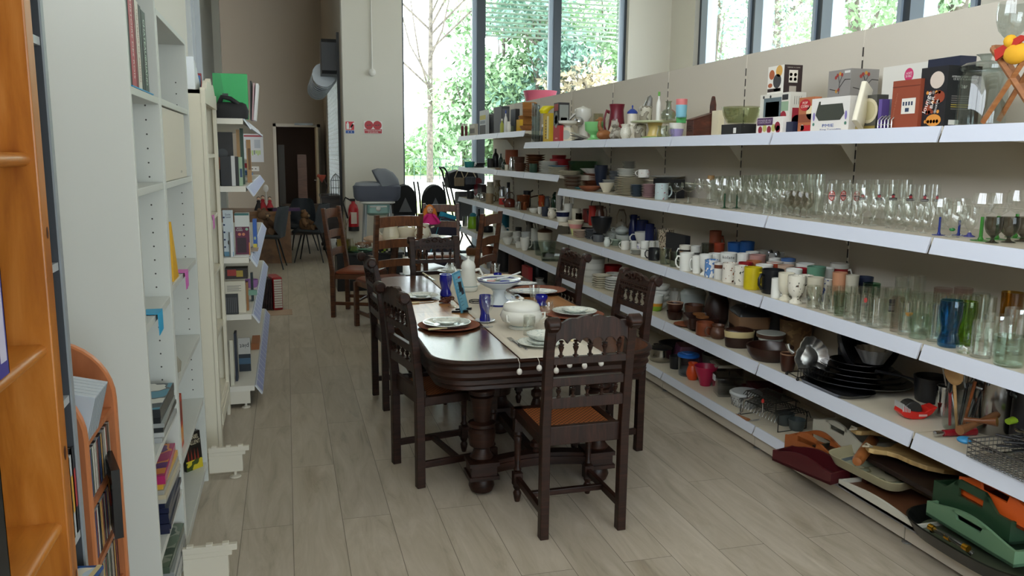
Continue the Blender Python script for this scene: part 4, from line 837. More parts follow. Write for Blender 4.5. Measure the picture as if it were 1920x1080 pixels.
# white soup tureen
def lathe_thing(name,px,base,top,w,z,parts,label,cat,a=0,sy=1):
    p=spot(px,base,z,w); W_=w*depth(p)/F; h=z_at(top,p.x,p.y)-z; o=empty(name,(p.x,p.y,z),R(a)-YAW,label,cat); o.scale=(W_,W_*sy,h)
    for n,s,m in parts: s.build(n,m,o,50)
    return o
GRN=bands('tureen_glaze',[(0,'#e2e2da'),(.09,'#86a2a4'),(.12,'#e2e2da'),(.62,'#86a2a4'),(.645,'#e2e2da')],2,.15)
lathe_thing('soup_tureen',977,622,557,80,CLZ,[('body',L_([(.001,0),(.28,0),(.3,.03),(.24,.1),(.44,.25),(.5,.42),(.46,.55),(.42,.62)],40),GRN),('lid',L_([(.43,.6),(.44,.65),(.41,.78),(.3,.86),(.05,.89)],40),PORC),('knob',L_([(.05,.88),(.04,.92),(.07,.96),(.03,1.0),(.001,1.01)],16),PORC),
  ('handle',MB().tube([(-.3,-.34,.5),(-.34,-.42,.52),(-.33,-.43,.34),(-.28,-.36,.28)],.025,8),PORC),('handle',MB().tube([(.45,.0,.5),(.55,0,.52),(.55,0,.36),(.46,0,.3)],.025,8),PORC)],'white lidded soup tureen with thin green rings in the middle of the table','tureen')
# footed comport with blue rim
lathe_thing('comport',935,578,522,82,CLZ,[('foot',L_([(.001,0),(.27,0),(.27,.07)],32),mc('#1d2468',.15)),('stem',L_([(.27,.07),(.26,.12),(.15,.3),(.13,.5),(.18,.62)],32),mc('#c3cbd0',.15)),('dish',L_([(.16,.6),(.3,.7),(.46,.86),(.5,.95),(.5,1),(.47,.98),(.3,.9),(.001,.88)],40),bands('comport_glaze',[(0,'#c3cbd0'),(.93,'#1f2a70'),(.965,'#c9d0d2')],2,.15))],'tall blue rimmed porcelain comport in the middle of the table','comport')
p=spot(935,578,CLZ,82); zt=z_at(522,p.x,p.y)-.014
s=MB()
for x,y,r,m in ((-.05,.0,.028,0),(.03,-.03,.032,1),(.0,.04,.02,2)): s.lathe([(.001,.006),(r,.004),(r,0)],14,m,(p.x+x,p.y+y))
o=s.build('painted_motif',[mc('#a8432c',.3),mc('#26328a',.3),mc('#8aa24a',.3)],None,40); o.location.z=zt; tag(o,'painted red, blue and green fruits in the comport dish','fruit')
tag(MB().tube([(p.x-.02,p.y-.02,zt+.015),(p.x+.05,p.y-.0,zt+.02),(p.x+.15,p.y+.03,zt+.045)],[.009,.005,.005],8).build('serving_spoon',mc('#d4d6d6',.2),None,50),'pale serving spoon resting on the blue rimmed comport','spoon')
# coffee pot
lathe_thing('coffee_pot',878,548,480,36,CLZ,[('body',L_([(.001,0),(.42,0),(.48,.04),(.5,.12),(.42,.3),(.36,.55),(.36,.68)],28),bands('pot_glaze',[(0,'#dfe0d8'),(.14,'#9fb3b0'),(.165,'#dfe0d8')],2,.15)),('lid',L_([(.38,.67),(.38,.72),(.3,.84),(.08,.9),(.06,.93),(.09,.97),(.001,1)],24),PORC),('spout',MB().tube([(-.4,0,.35),(-.6,0,.5),(-.75,0,.68)],[.09,.07,.05],10),PORC),('handle',hand(.36,.2,.6,.38,.045),PORC)],'tall white coffee pot with domed lid behind the comport','coffee pot')
thing('teapot','small_teapot',948,572,545,38,CLZ,[FLORB,PORC,FLORB,FLORB,FLORB],'small blue and white teapot between comport and tureen','teapot',a=10)
# easel frame, seen from behind at an angle
p=on_z(872,583,CLZ); o=empty('photo_easel',(p.x,p.y,CLZ),R(62),'light blue framed card on a black easel at the left of the runner','photo holder')
s=MB(); s.box(-.075,.075,-.004,.004,0,.245); s.xf(); s=s.build('frame_panel',[mc('#4f93b5',.4)],o); s.rotation_euler=(R(-14),0,0)
k=MB(); k.poly([(-.066,-.0046,.012),(.066,-.0046,.012),(.066,-.0046,.233),(-.066,-.0046,.233)],0); k.box(.0,.05,-.0056,-.0048,.1,.14,1).box(.0,.05,-.0056,-.0048,.2,.212,2); 
for i in range(9): k.box(-.055,.0-.006*(i%3),-.0054,-.0048,.04+.02*i,.044+.02*i,3)
k=k.build('printed_card',[mc('#74b4cf',.5),mc('#2a2a3a',.5),mc('#a33a3a',.5),mc('#4d7f96',.5)],o); k.rotation_euler=(R(-14),0,0)
s=MB(); s.prism([(-.05,0),(.05,0),(.02,.18),(-.02,.18)],.012,.02,'y').box(-.05,-.03,-.03,.07,0,.012).box(.03,.05,-.03,.07,0,.012); s=s.build('easel_stand',mc('#131315',.4),o); s.rotation_euler=(R(-6),0,0)
# cutlery and small things
STL=mc('#c4c6c8',.22,1); BONE=mc('#d9cba0',.4)
def knife(p,q_,label,z,kind='knife'):
    a=on_z(*p,z); b_=on_z(*q_,z); d=(b_-a); L=d.length; o=empty(kind,a,math.atan2(d.y,d.x),label,kind)
    if kind=='knife': MB().box(0,L*.45,-.007,.007,0,.009).build('handle',BONE,o,None,.002); MB().prism([(L*.45,-.008),(L*.93,-.008),(L,.006),(L*.45,.008)],.002,.004,'z').build('blade',STL,o)
    else:
        MB().tube([(0,0,.004),(L*.35,0,.007),(L*.65,0,.004)],[.006,.003,.004],6).build('handle',STL,o,50)
        if kind=='fork':
            s=MB(); s.prism([(L*.62,-.011),(L*.74,-.012),(L*.74,.012),(L*.62,.011)],.003,.005,'z')
            for k in range(4): s.box(L*.74,L,-.012+.0065*k,-.0085+.0065*k,.003,.005)
            s.build('tines',STL,o)
        else: MB().sphere((L*.85,0,.005),(L*.16,.018,.004)).build('bowl',STL,o,60)
    return o
knife((803,619),(880,612),'bone handled knife on the near left woven mat',TZ1+.014)
knife((762,570),(815,566),'bone handled knife by the middle left plates',TZ1)
knife((1076,640),(1062,640),'bone handled knife right of the soup plate at the near table end',CLZ)
knife((793,513),(816,527),'bone handled knife at the far left edge of the runner',CLZ)
knife((976,652),(954,634),'fork on the runner left of the soup plate',CLZ,'fork')
knife((988,657),(966,640),'spoon lying against the fork at the near table end',CLZ,'spoon')
p=on_z(893,567,CLZ); s=MB(); s.tube([(p.x+.045*math.cos(a),p.y+.045*math.sin(a),CLZ+.012) for a in [i*PI/10 for i in range(20)]],.003,6,0,True).tube([(p.x+.045*math.cos(a),p.y+.045*math.sin(a),CLZ+.003) for a in [i*PI/10 for i in range(20)]],.003,6,0,True)
for a in range(6): s.tube([(p.x+.045*math.cos(a),p.y+.045*math.sin(a),CLZ),(p.x+.045*math.cos(a),p.y+.045*math.sin(a),CLZ+.012)],.002,5)
tag(s.build('trivet',mc('#3c3a3a',.35,.8),None,60),'small dark wire ring trivet left of the comport foot','trivet')
p=on_z(838,568,TZ1); s=MB()
for k in range(4): s.tube([(p.x+.028*math.cos(a+k)+.012*k-.02,p.y+.022*math.sin(a+k),TZ1+.012+.006*k+.006*math.sin(2*a)) for a in [i*PI/8 for i in range(16)]],.006,6,0,True)
tag(s.build('cord_bundle',mc('#5b2f1d',.6),None,60),'brown coiled cord lying left of the blue picture frame','cord')
# round table crockery
thing('pitch+j','pitcher',733,450,421,33,.76,CREAMP,'cream pitcher with big handle on the round table behind the ladder chair','pitcher',a=180)
thing('ovall','casserole',762,449,430,46,.76,[CREAMP,mc('#d5cbb2',.3),CREAMP],'cream lidded oval casserole on the round table','casserole')
thing('jug+2','urn_pot',793,452,420,32,.76,[spots('painted_pot','#d9d2bd',['#7b2c24','#b98a5a'],4,.63,.2),CREAMP],'cream two handled pot with red fruit motif on the round table','pot')
thing('cupb+c','tea_cup',815,452,440,17,.76,PORC,'white cup right of the two handled pot on the round table','cup')
thing('plate','dinner_plate',750,455,None,66,.76,CREAMP,'cream plate under the pitcher side of the round table','plate',hz=.018)
thing('plate','dinner_plate',826,448,None,44,.76,PORC,'white plate at the right of the round table','plate',hz=.018)
# ---------------- top shelf, far part (A1) and near part (Z1) ----------------
BLK=mc('#1a1a1d',.35); DGY=mc('#37393d',.4); CHR=mc('#c9cbcd',.12,1); STEEL=mc('#9b9da0',.25,1); TERRA=mc('#9a4f33',.6); WICK=bands('wicker',[(0,'#8a5a2c'),(.5,'#a87238')],2,.7); WD=wood('kitchen_wood','#7b4b28','#955f35','#b07a49',(3,3,12),.45)
for x,l in ((867,'small dark red jar at the window end of the top shelf'),(874,'second small dark red jar at the window end of the top shelf')): thing('jar','jar',x,.025,232,6,A1,[mc('#5c1a20',.3),mc('#d8d5cf',.4)],l,'jar')
carton('spice_box',880,891,896,232,0,A1,['#b8b2a6','#6d6a66','#d8d5cf'],'low grey carton beside the small red jars',X=XF+.04,draw=lambda s,L,D,h,face,rect,disc,word:(face('f'),rect(.1*L,.9*L,.2*h,.6*h,1),rect(.1*L,.9*L,.7*h,.95*h,2)))
carton('glass_press_box',899,911,917,206,0,A1,['#cfd3d4','#17181a','#cdbd3c','#7f8a92'],'white and black carton with yellow band near the dark mullion',X=XF+.06,draw=lambda s,L,D,h,face,rect,disc,word:(face('f'),rect(.05*L,.95*L,.02*h,.4*h,1),rect(.05*L,.95*L,.62*h,.8*h,2),rect(.1*L,.9*L,.45*h,.58*h,3)))
for i in range(3):
    X=XF+.12+.0*i; y=y_at(916+7*i,X,A1); o=MB().loft([[(a,b,c) for a,b in rrect(-.012,.012,-.13,.13,.01,2)] for c in (0,.27)]).build('baking_tray',DGY,None,40); o.location=(X+.05,y,A1+.006); o.rotation_euler=(0,R(-10),R(6)); tag(o,['black upright baking tray leaning, leftmost of three on the top shelf','black upright baking tray leaning, middle of three on the top shelf','black upright baking tray leaning, rightmost of three on the top shelf'][i],'tray')
carton('grey_appliance',926,940,955,199,0,A1,['#3a3c41','#55585e'],'dark grey upright appliance on the top shelf right of the baking trays','appliance',X=XF+.05,draw=lambda s,L,D,h,face,rect,disc,word:(face('s'),rect(.1*D,.9*D,.1*h,.9*h,1)))
thing('bottletop','sauce_bottle',941,.03,224,7,A1,[mc('#a9b04a',.3),mc('#e4e4df',.4)],'small yellow green bottle before the grey appliance','bottle')
thing('bottletop','tall_bottle',948,.03,209,6.5,A1,[mc('#d9dad8',.3),mc('#27408f',.3)],'tall white bottle with blue cap on the far top shelf','bottle')
thing('jug','cream_jug',954,.03,228,9,A1,PORC,'small white figurine jug beside the blue capped bottle','jug')
carton('black_carton',957,966,974,204,0,A1,['#1e1e20','#3a3a3d'],'black carton behind the bottles on the far top shelf',X=XF+.22)
thing('canister','yellow_tin',961,.03,236,6,A1,mc('#3e4a35',.4),'small dark green tin beside the yellow packet','tin')
carton('yellow_packet',968,974,978,224,0,A1,['#d6a821','#8e6c16'],'yellow packet beside the wicker basket',X=XF+.05)
p=thing('basket','wicker_basket',985,.28,217,24,A1,WICK,'flat woven wicker basket, lower of two on the far top shelf','basket',a=10,sy=.7)
p=thing('basket','wicker_basket',993,.28,192,25,A1+.19,WICK,'woven wicker basket, upper of two on the far top shelf','basket',a=-12,sy=.7)
thing('bowl','wooden_bowl',988,.1,236,28,A1,WD,'brown wooden bowl under the lower wicker basket','bowl')
for i,x in enumerate((999,1004,1009)): thing('straight','glass_tube',x,.05,193+2*i,5,Z1,glass('#dfe6e6'),['tall thin clear glass tube, left of three at the near top shelf start','tall thin clear glass tube, middle of three at the near top shelf start','tall thin clear glass tube, right of three at the near top shelf start'][i],'glass tube')
thing('bottletop','plastic_bottle',1017,.07,235,8,Z1,[glass('#d3dded'),mc('#dfe2e4',.4)],'small pale blue clear bottle left of the yellow carton','bottle')
carton('yellow_carton',1018,1030,1037,212,0,Z1,['#d8b52a','#6b5417','#f0e8c0'],'tall yellow carton with dark lettering under the yellow scoop',X=XF+.03,draw=lambda s,L,D,h,face,rect,disc,word:(face('f'),[rect(L*.35,L*.5,h*(.12+.1*i),h*(.18+.1*i),1) for i in range(7)],rect(L*.6,L*.85,h*.1,h*.9,2)))
y=y_at(1028,XF+.07,Z1); zt=z_at(213,XF+.07,y); o=tag(MB().loft([[(.07*math.cos(a)*k-.05*(k<.9),.06*math.sin(a)*k,h) for a in [i*PI/8 for i in range(16)]] for k,h in ((.55,0),(.8,.03),(1,.07),(.95,.075),(.5,.02))]).build('yellow_scoop',mc('#e2d41c',.35),None,40),'bright yellow plastic funnel lying on the yellow carton','funnel'); o.location=(XF+.07,y,zt)
carton('red_tin',1037,1049,1054,235,0,Z1,['#b3222c','#7e1620','#d98a8f'],'red carton on the top shelf below the black photo carton',X=XF+.03,draw=lambda s,L,D,h,face,rect,disc,word:(face('f'),rect(.3*L,.7*L,.15*h,.25*h,2)))
yy=y_at(1050,XF+.03,Z1); zz=z_at(235,XF+.03,yy)
carton('grinder_box',1038,1047,1067,192,0,zz,['#211f22','#8b8f8a','#9c3b3a','#d9d4c8'],'black carton with photos on it, standing on the red carton',X=XF+.03,draw=lambda s,L,D,h,face,rect,disc,word:(face('f'),rect(.1*L,.9*L,.65*h,.95*h,2),[disc(.5*L,h*(.1+.16*i),.3*L,1) for i in range(3)],face('s'),rect(.08*D,.92*D,.1*h,.9*h,1),rect(.2*D,.8*D,.12*h,.35*h,3)))
o=empty('kitchen_scale',(XF+.12,y_at(1064,XF+.12,Z1),Z1),R(-25)-YAW,'white kitchen scale with round dial on the top shelf','scale'); k=depth(o.location)/F
MB().loft([[(a,b,c) for a,b in rrect(-w*k,w*k,-9*k,9*k,3*k,3)] for w,c in ((13,0),(12,14*k),(8,26*k))]).build('scale_body',CREAMP,o,40); MB().xf((0,-9.2*k,12*k),(R(90),0,0)).lathe([(.001,0),(8.5*k,0),(9.5*k,-2*k)],24).build('dial',mc('#b9beb8',.3),o,40); MB().lathe([(5*k,26*k),(6*k,29*k),(17*k,33*k),(18*k,38*k),(17*k,37*k),(.001,33*k)],28).build('scale_pan',PORC,o,40)
o=empty('hand_mixer',(XF+.36,y_at(1092,XF+.36,Z1),Z1),0,'white stand mixer with chrome neck behind the scale','mixer')
MB().lathe([(.001,0),(.09,0),(.1,.03),(.055,.06),(.05,.2),(.09,.26),(.08,.33),(.001,.36)],20).build('mixer_body',PORC,o,50); MB().tube([(-.0,.0,.3),(-.1,-.0,.27),(-.19,0,.18)],[.02,.016,.014],8).sphere((-.06,-.05,.2),.05).build('chrome_neck',CHR,o,60); MB().tube([(.03,-.06,.14),(.1,-.06,.2),(.15,-.06,.15),(.14,-.06,.06)],.01,8).build('handle',CHR,o,60)
o=empty('graters',(XF+.09,y_at(1084,XF+.09,Z1),Z1),0,'dark metal grater set lying before the white scale','grater')
for i in range(4): MB().xf((0,.03-.02*i,.006+.014*i),(R(8*i-6),R(6-4*i),.2*i)).box(-.03,.03,-.11,.09,0,.004).build('grater_blade',STEEL if i%2 else DGY,o)
thing('pedestal','pedestal_bowl',1113,.1,229,36,Z1,mc('#86cf84',.35),'bright green pedestal bowl on the top shelf','bowl')
thing('straight','glass_jar',1121,.3,213,19,Z1+.04,glass('#eceadf'),'clear jar with brass rim behind the green pedestal bowl','jar')
o=empty('wooden_duck',(XF+.1,y_at(1132,XF+.1,Z1),Z1),R(35)-YAW,'carved wooden duck right of the green pedestal bowl','figurine')
MB().sphere((0,0,.045),(.075,.045,.045),16).build('body',WD,o,60); MB().tube([(-.03,0,.07),(-.055,0,.12),(-.05,0,.165)],[.025,.016,.014],8).sphere((-.045,0,.175),(.028,.018,.02)).tube([(-.06,0,.172),(-.1,0,.165)],[.01,.004],6).build('neck_head',WD,o,60)
o=thing('pitch+h','red_juicer',1155,.25,196,33,Z1,mc('#6f1a2a',.35),'dark red covered jug behind the cat figurine','jug',a=200); 
thing('canister+l','storage_canister',1184,.34,212,19,Z1,[mc('#ddd9cc',.35),mc('#1f3f9a',.3),mc('#1f3f9a',.3)],'cream canister with blue lid at the back of the top shelf','canister')
thing('bowl','cream_bowl',1163,.3,219,36,Z1+.07,CREAMP,'cream bowl tilted behind the cat figurine','bowl',tilt=(15,-70,0))
o=empty('cat_figurine',(XF+.07,y_at(1156,XF+.07,Z1),Z1),R(-60)-YAW,'grey ceramic cat figurine sitting on the top shelf','figurine'); GRC=spots('cat_glaze','#a9a498',['#7d766b'],30,.55,.5)
MB().sphere((0,0,.05),(.045,.05,.055),14).sphere((.0,-.035,.03),(.04,.03,.03),12).build('body',GRC,o,60); MB().sphere((0,-.02,.12),(.035,.032,.032),14).tube([(-.02,-.02,.14),(-.026,-.02,.165)],[.014,.003],6).tube([(.02,-.02,.14),(.026,-.02,.165)],[.014,.003],6).build('head',GRC,o,60)
thing('jug+j','speckled_jug',1173,.05,233,21,Z1,[spots('speckled','#dcd9cb',['#4a4a48'],16,.68,.3),CREAMP],'cream jug with black leaf flecks on the top shelf','jug')
def owl(px,dx,base,top,label):
    X=XF+dx; y=y_at(px,X,base); h=z_at(top,X,y)-base; o=empty('owl_ornament',(X,y,base),R(-80)-YAW,label,'ornament'); m=spots('owl_glaze','#b8b2a2',['#6f685c','#8e8675'],18,.5,.45)
    MB().lathe([(.001,0),(.35*h,0),(.4*h,.2*h),(.38*h,.6*h),(.42*h,.75*h),(.36*h,.95*h),(.1*h,1.0*h),(.001,h)],20).build('body',m,o,60)
    for s in (-1,1): MB().sphere((s*.16*h,-.36*h,.75*h),(.11*h,.05*h,.11*h),12).build('eye',mc('#7d776b',.3),o,60)
    return o
owl(1200,.1,Z1,232,'beige owl ornament standing under the cake stand')
# cake stand and what stands on it
X=XF+.17; y=y_at(1227,X,Z1); zc=z_at(228,X,y); k=depth((X,y,zc))/F
o=empty('cake_stand',(X,y,Z1),0,'cream and yellow cake stand with green edge on the top shelf','cake stand'); hc=zc-Z1
MB().lathe([(.001,0),(25*k,0),(25*k,.012),(14*k,.02),(11*k,hc*.5),(14*k,hc*.9),(20*k,hc-.008)],32).build('pedestal',bands('stand_glaze',[(0,'#8fb06a'),(.12,'#d9c074')],2,.3,0,hc),o,50)
MB().lathe([(.001,hc-.012),(44*k,hc-.012),(46*k,hc-.004),(46*k,hc+.002),(.001,hc)],40).build('stand_plate',mc('#c3cba3',.25),o,40)
owl(1210,.13,zc,198,'grey owl ornament standing on the cake stand')
o=tag(MB().lathe([(.035,0),(.03,.02),(.02,.07),(.001,.09)],16).build('metal_scoop',STEEL,None,50),'pewter cone shaped scoop propped on the grey owl','scoop'); o.location=(XF+.15,y_at(1214,XF+.15,zc),z_at(198,X,y)-.004); o.rotation_euler=(0,R(12),0)
thing('bottletop','icing_syringe',1234,.17,175,9,zc,[mc('#e2e2dc',.4),mc('#5fa33a',.4)],'white icing syringe with green plunger on the cake stand','syringe')
thing('flask','decanter',1253,.17,190,29,zc,glass('#e3e8e2',1,1.7),'round clear glass decanter on the cake stand','decanter')
thing('pitch+h','glass_pitcher',1243,.07,236,26,Z1,glass('#eff3ed'),'clear glass pitcher under the right of the cake stand','pitcher')
thing('deepbowl','mixing_bowl',1268,.18,231,28,Z1,[bands('lilac_bowl',[(0,'#9a8fc0'),(.6,'#dfe0d8')],2,.3)],'lilac and white bowl under the coloured cups','bowl')
zb=z_at(231,XF+.18,y_at(1268,XF+.18,Z1)); o=[]
for i,(t,c) in enumerate(((214,'#5fbf72'),(206,'#e0c35a'),(197,'#7fbcd0'),(186,'#df7f7f'))):
    thing('tumbler','plastic_cup',1277,.2,t,20+.5*i,zb+.018*i*1.0,mc(c,.4),['green','yellow','pale blue','pink'][i]+' plastic cup in the coloured stack on the top shelf','cup')
# salt box with carved letters
X=XF+.07; y=y_at(1299,X,Z1); k=depth((X,y,Z1))/F; o=empty('salt_box',(X,y,Z1),0,'reddish brown wooden salt box with carved letters SEL and tall round topped back','box'); MAH=wood('mahogany','#35170f','#4a2217','#6b3524',(3,3,10),.4)
L=20*k*1.35; D=.16
MB().prism([(0,0),(D,0),(D,44*k),(0,30*k)],0,L,'y').build('box_body',MAH,o,None,.002); MB().prism([(.0-.006,30*k),(D,44*k),(D,45.5*k),(-.006,31.5*k)],-.004,L+.004,'y').build('sloping_lid',MAH,o)
s=MB(); s.prism([(L*.15,0),(L*.15,60*k),(L*.3,70*k)]+[(L*.5-L*.2*math.cos(a),70*k+6*k*math.sin(a)) for a in [i*PI/8 for i in range(9)]]+[(L*.7,70*k),(L*.85,60*k),(L*.85,0)],D+.001,D+.012,'x'); s.build('back_board',MAH,o)
s=MB(); s.X=Matrix(((0,1,0,-.0012),(-1,0,0,L*.5),(0,0,1,15*k),(0,0,0,1))); s.text('SEL',.055,0,fit=L*.75); s.build('carved_letters',mc('#1a0a06',.7),o)
carton('cream_carton',1333,1346,1356,207,0,Z1,['#d9d0b4','#b5aa8a'],'cream folded carton behind the salt box',X=XF+.2)
carton('black_case',1352,1389,1417,232,0,Z1,['#1b1b1d','#dcdcd8','#3a3a3c'],'flat black case with a white sticker under the cut glass bowl',X=XF+.05,draw=lambda s,L,D,h,face,rect,disc,word:(face('f'),rect(.62*L,.76*L,.15*h,.65*h,1),face('s'),disc(.2*D,.75*h,.06*h,2)))
o=thing('deepbowl','cut_glass_bowl',1389,.16,201,72,z_at(231,XF+.12,y_at(1389,XF+.12,Z1)),glass('#dfe3d0',1,1.7),'large cut glass bowl standing on the black case','bowl')
def d_fond(s,L,D,h,face,rect,disc,word):
    face('f'); rect(.13*L,.72*L,.3*h,.9*h,1); rect(.2*L,.65*L,.35*h,.8*h,2); rect(.74*L,.93*L,.82*h,.95*h,3); disc(.8*L,.42*h,.1*L,4); rect(.72*L,.95*L,.55*h,.78*h,5); disc(.12*L,.93*h,.03*L,3); disc(.35*L,.93*h,.03*L,3)
    face('s'); rect(.15*D,.85*D,.28*h,.62*h,4); disc(.5*D,.3*h,.34*D,4); [rect(D*(.25+.14*i),D*(.27+.14*i),.7*h,.9*h,3) for i in range(4)]
carton('fondue_box',1422,1478,1507,172,0,Z1,['#d5d1c6','#5d6b70','#87929a','#2b2b2d','#9a2233','#8fa88c'],'white fondue set carton showing a red pot, under the brown glasses carton',X=XF+.13,draw=d_fond)
zf=z_at(172,XF+.13,y_at(1478,XF+.13,Z1))
def d_gls(s,L,D,h,face,rect,disc,word):
    face('f'); disc(.25*L,.7*h,.17*L,2); disc(.7*L,.8*h,.2*L,3); disc(.6*L,.45*h,.25*L,4); rect(.02*L,.85*L,.08*h,.2*h,1); disc(.18*L,.32*h,.14*L,2,0,.08*h); disc(.6*L,.14*h,.2*L,4,0,.06*h)
    face('s'); rect(0,D,0,h,1,-.0003); rect(.27*D,.75*D,.38*h,.82*h,5); [disc(D*(.38+.24*(i%2)),h*(.66-.16*(i//2)),.08*D,(2,3,4,1)[i]) for i in range(4)]; rect(.32*D,.7*D,.06*h,.26*h,6); word('VERRES A CAFE',.5*D,.91*h,.04*h,5,fit=.7*D)
carton('glasses_box',1438,1468,1502,121,0,zf,['#e2ded4','#2c1c1b','#a85a36','#d0a050','#3b3a3c','#d9d2c4','#a99f93'],'dark brown and white carton printed with coffee glasses, topmost of the stacked cartons',X=XF+.15,draw=lambda *a:(d_gls(*a),None)[1])
def d_mini(s,L,D,h,face,rect,disc,word): face('f'); rect(.02*L,.62*L,.5*h,.97*h,1); [disc(L*(.15+.17*i),h*(.22+.1*(i%2)),.08*L,2 if i%2==0 else 3) for i in range(5)]; word('FONDUE AU\nCHOCOLAT',.32*L,.74*h,.15*h,4,fit=.5*L); disc(.8*L,.4*h,.1*L,2)
carton('fruit_fondue_box',1418,1467,1472,218,0,Z1,['#e4dfd8','#4d2a55','#8a1f33','#b9b46a','#d9cfd9'],'small white and purple carton with fruit pictures before the fondue carton',X=XF+.02,draw=d_mini)
carton('navy_box',1467,1486,1494,228,0,Z1,['#1c2440'],'small navy box on the shelf edge beside the fruit carton',X=XF+.04)
def d_pop(s,L,D,h,face,rect,disc,word): face('f'); disc(.4*L,.78*h,.36*L,1,0,.17*h); word('POP\nCORN',.4*L,.79*h,.11*h,2,fit=.5*L); disc(.8*L,.55*h,.3*L,3,0,.2*h); rect(0,L,.28*h,.52*h,4); rect(.2*L,.9*L,.03*h,.2*h,1); disc(.3*L,.13*h,.12*L,2)
carton('popcorn_box',1495,1524,1528,181,0,Z1,['#b06a44','#b0222c','#ecdccb','#e2cfa6','#8a4a32'],'orange popcorn carton with a red round logo',X=XF+.06,draw=d_pop)
def d_win(s,L,D,h,face,rect,disc,word):
    face('f'); s.poly([(.22*L,-.0002,.32*h),(.78*L,-.0002,.32*h),(.88*L,-.0002,.5*h),(.8*L,-.0002,.9*h),(.2*L,-.0002,.9*h),(.12*L,-.0002,.5*h)],1); rect(.25*L,.95*L,.8*h,.95*h,0,.001)
    for u in (.08,.92): disc(u*L,.45*h,.03*L,2,0,.13*h); disc(u*L,.22*h,.03*L,3,0,.05*h)
    word('PMIE',.48*L,.17*h,.13*h,4,fit=.3*L); word('King Turntable',.55*L,.05*h,.06*h,4,fit=.55*L)
carton('window_carton',1519,1590,1596,179,0,Z1,['#dedad4','#3d4038','#8478b0','#4d7f6a','#2f4d9a'],'white carton with dark cut out window and purple flowers at the shelf edge',X=XF+.05,draw=d_win)
def branch(s,face,rect,disc,side,W_,h):
    face(side)
    def st(pts,wd):
        for (a,b),(c,d) in zip(pts,pts[1:]): s.tube([(a*W_,0,b*h),(c*W_,0,d*h)],wd,4,1)
    st([(.5,.1),(.52,.5),(.45,.75)],.002); st([(.5,.3),(.75,.62),(.98,.6)],.0018); st([(.5,.2),(.1,.3)],.0018); st([(.52,.5),(.62,.78)],.0015)
    for u,v,m in ((.42,.8,2),(.53,.85,3),(.62,.8,2),(.35,.72,2),(.5,.25,2),(.4,.2,3)): disc(u*W_,v*h,.05*W_,m,.001,.07*h)
zw=z_at(179,XF+.28,y_at(1592,XF+.28,Z1))
carton('flower_carton',1551,1593,1645,128,0,zw,['#8b8783','#2c2826','#9a3a34','#c08a3a','#d5d2cc'],'grey carton printed with dark branches and red buds, resting on the cartons below',X=XF+.27,draw=lambda s,L,D,h,face,rect,disc,word:(branch(s,face,rect,disc,'f',L,h),branch(s,face,rect,disc,'s',D,h),face('f'),rect(.72*L,.96*L,.85*h,.94*h,4)))
o=tag(MB().loft([[(x,y,z) for x,y in rrect(-.014,.014,-.05,.05,.01,2)] for z in (0,.2)]).build('white_board',CREAMP,None,40,.002),'white leaning slat between the window carton and the plate carton','board'); o.location=(XF+.03,y_at(1607,XF+.03,Z1),Z1+.024); o.rotation_euler=(R(-24),0,R(-60))
carton('plate_carton',1592,1640,1661,177,0,Z1,['#4b4a44','#c9bfa0','#b3a983','#1d1c1b','#8f7d3c'],'dark carton printed with a round cream plate',X=XF+.09,draw=lambda s,L,D,h,face,rect,disc,word:(face('f'),disc(.7*L,.55*h,.36*L,1,0,.36*h),disc(.7*L,.55*h,.27*L,2,.0002,.27*h),rect(0,L,0,.12*h,4),word('Tile',.22*L,.25*h,.14*h,3)))
for i,(x,c,n) in enumerate(((1648,'#5d4a8c','violet'),(1655,'#8d93a8','pale grey'),(1662,'#2f5b86','blue'))): carton('disc_case',x-4,x+2,x+9,186,0,Z1,[c,'#c6cad4'],n+' thin case standing between the plate carton and the brown leather box','case',X=XF+.07+.03*i)
p=(XF+.05,y_at(1656,XF+.05,Z1)); s=MB()
for k in range(5): s.tube([(p[0],p[1]-.05+.022*k,Z1),(p[0]-.0,p[1]-.05+.022*k,Z1+.04),(p[0]+.02,p[1]-.05+.022*k,Z1+.06),(p[0]+.05,p[1]-.05+.022*k,Z1+.05),(p[0]+.06,p[1]-.05+.022*k,Z1)],.0025,6)
s.tube([(p[0],p[1]-.05,Z1+.02),(p[0],p[1]+.04,Z1+.02)],.0025,6); tag(s.build('wire_rack',CHR,None,60),'small wire letter rack holding the thin cases','rack')
carton('white_carton',1647,1730,1742,115,0,Z1,['#d2cfc6','#c22f63','#e6dfe0'],'large white carton with a round pink sticker behind the brown leather box',X=XF+.3,draw=lambda s,L,D,h,face,rect,disc,word:(face('f'),disc(.6*L,.84*h,.1*L,1,0,.1*h),word('J ACHETE\nEN VRAC',.6*L,.84*h,.05*h,2,fit=.14*L)))
o=carton('leather_box',1668,1719,1726,147,0,Z1,['#8a4029','#d8d3c9','#6a2c1c','#2c3a55','#a86a50'],'brown leather covered box with a pale label, leaning a little',X=XF+.06,draw=lambda s,L,D,h,face,rect,disc,word:(face('f'),rect(.38*L,.88*L,.3*h,.62*h,1),rect(.52*L,.66*L,.34*h,.42*h,3,.0002),rect(0,L,.86*h,.88*h,2),word('BOITE A BIJOUX',.16*L,.5*h,.05*h,4,fit=.5*h,ang=80),[rect(L*(.42+.1*i),L*(.48+.1*i),.47*h,.55*h,3,.0002) for i in range(4)]))
carton('navy_carton',1729,1788,1818,104,0,Z1,['#1b2136'],'tall navy carton behind the cocktail set carton',X=XF+.27)
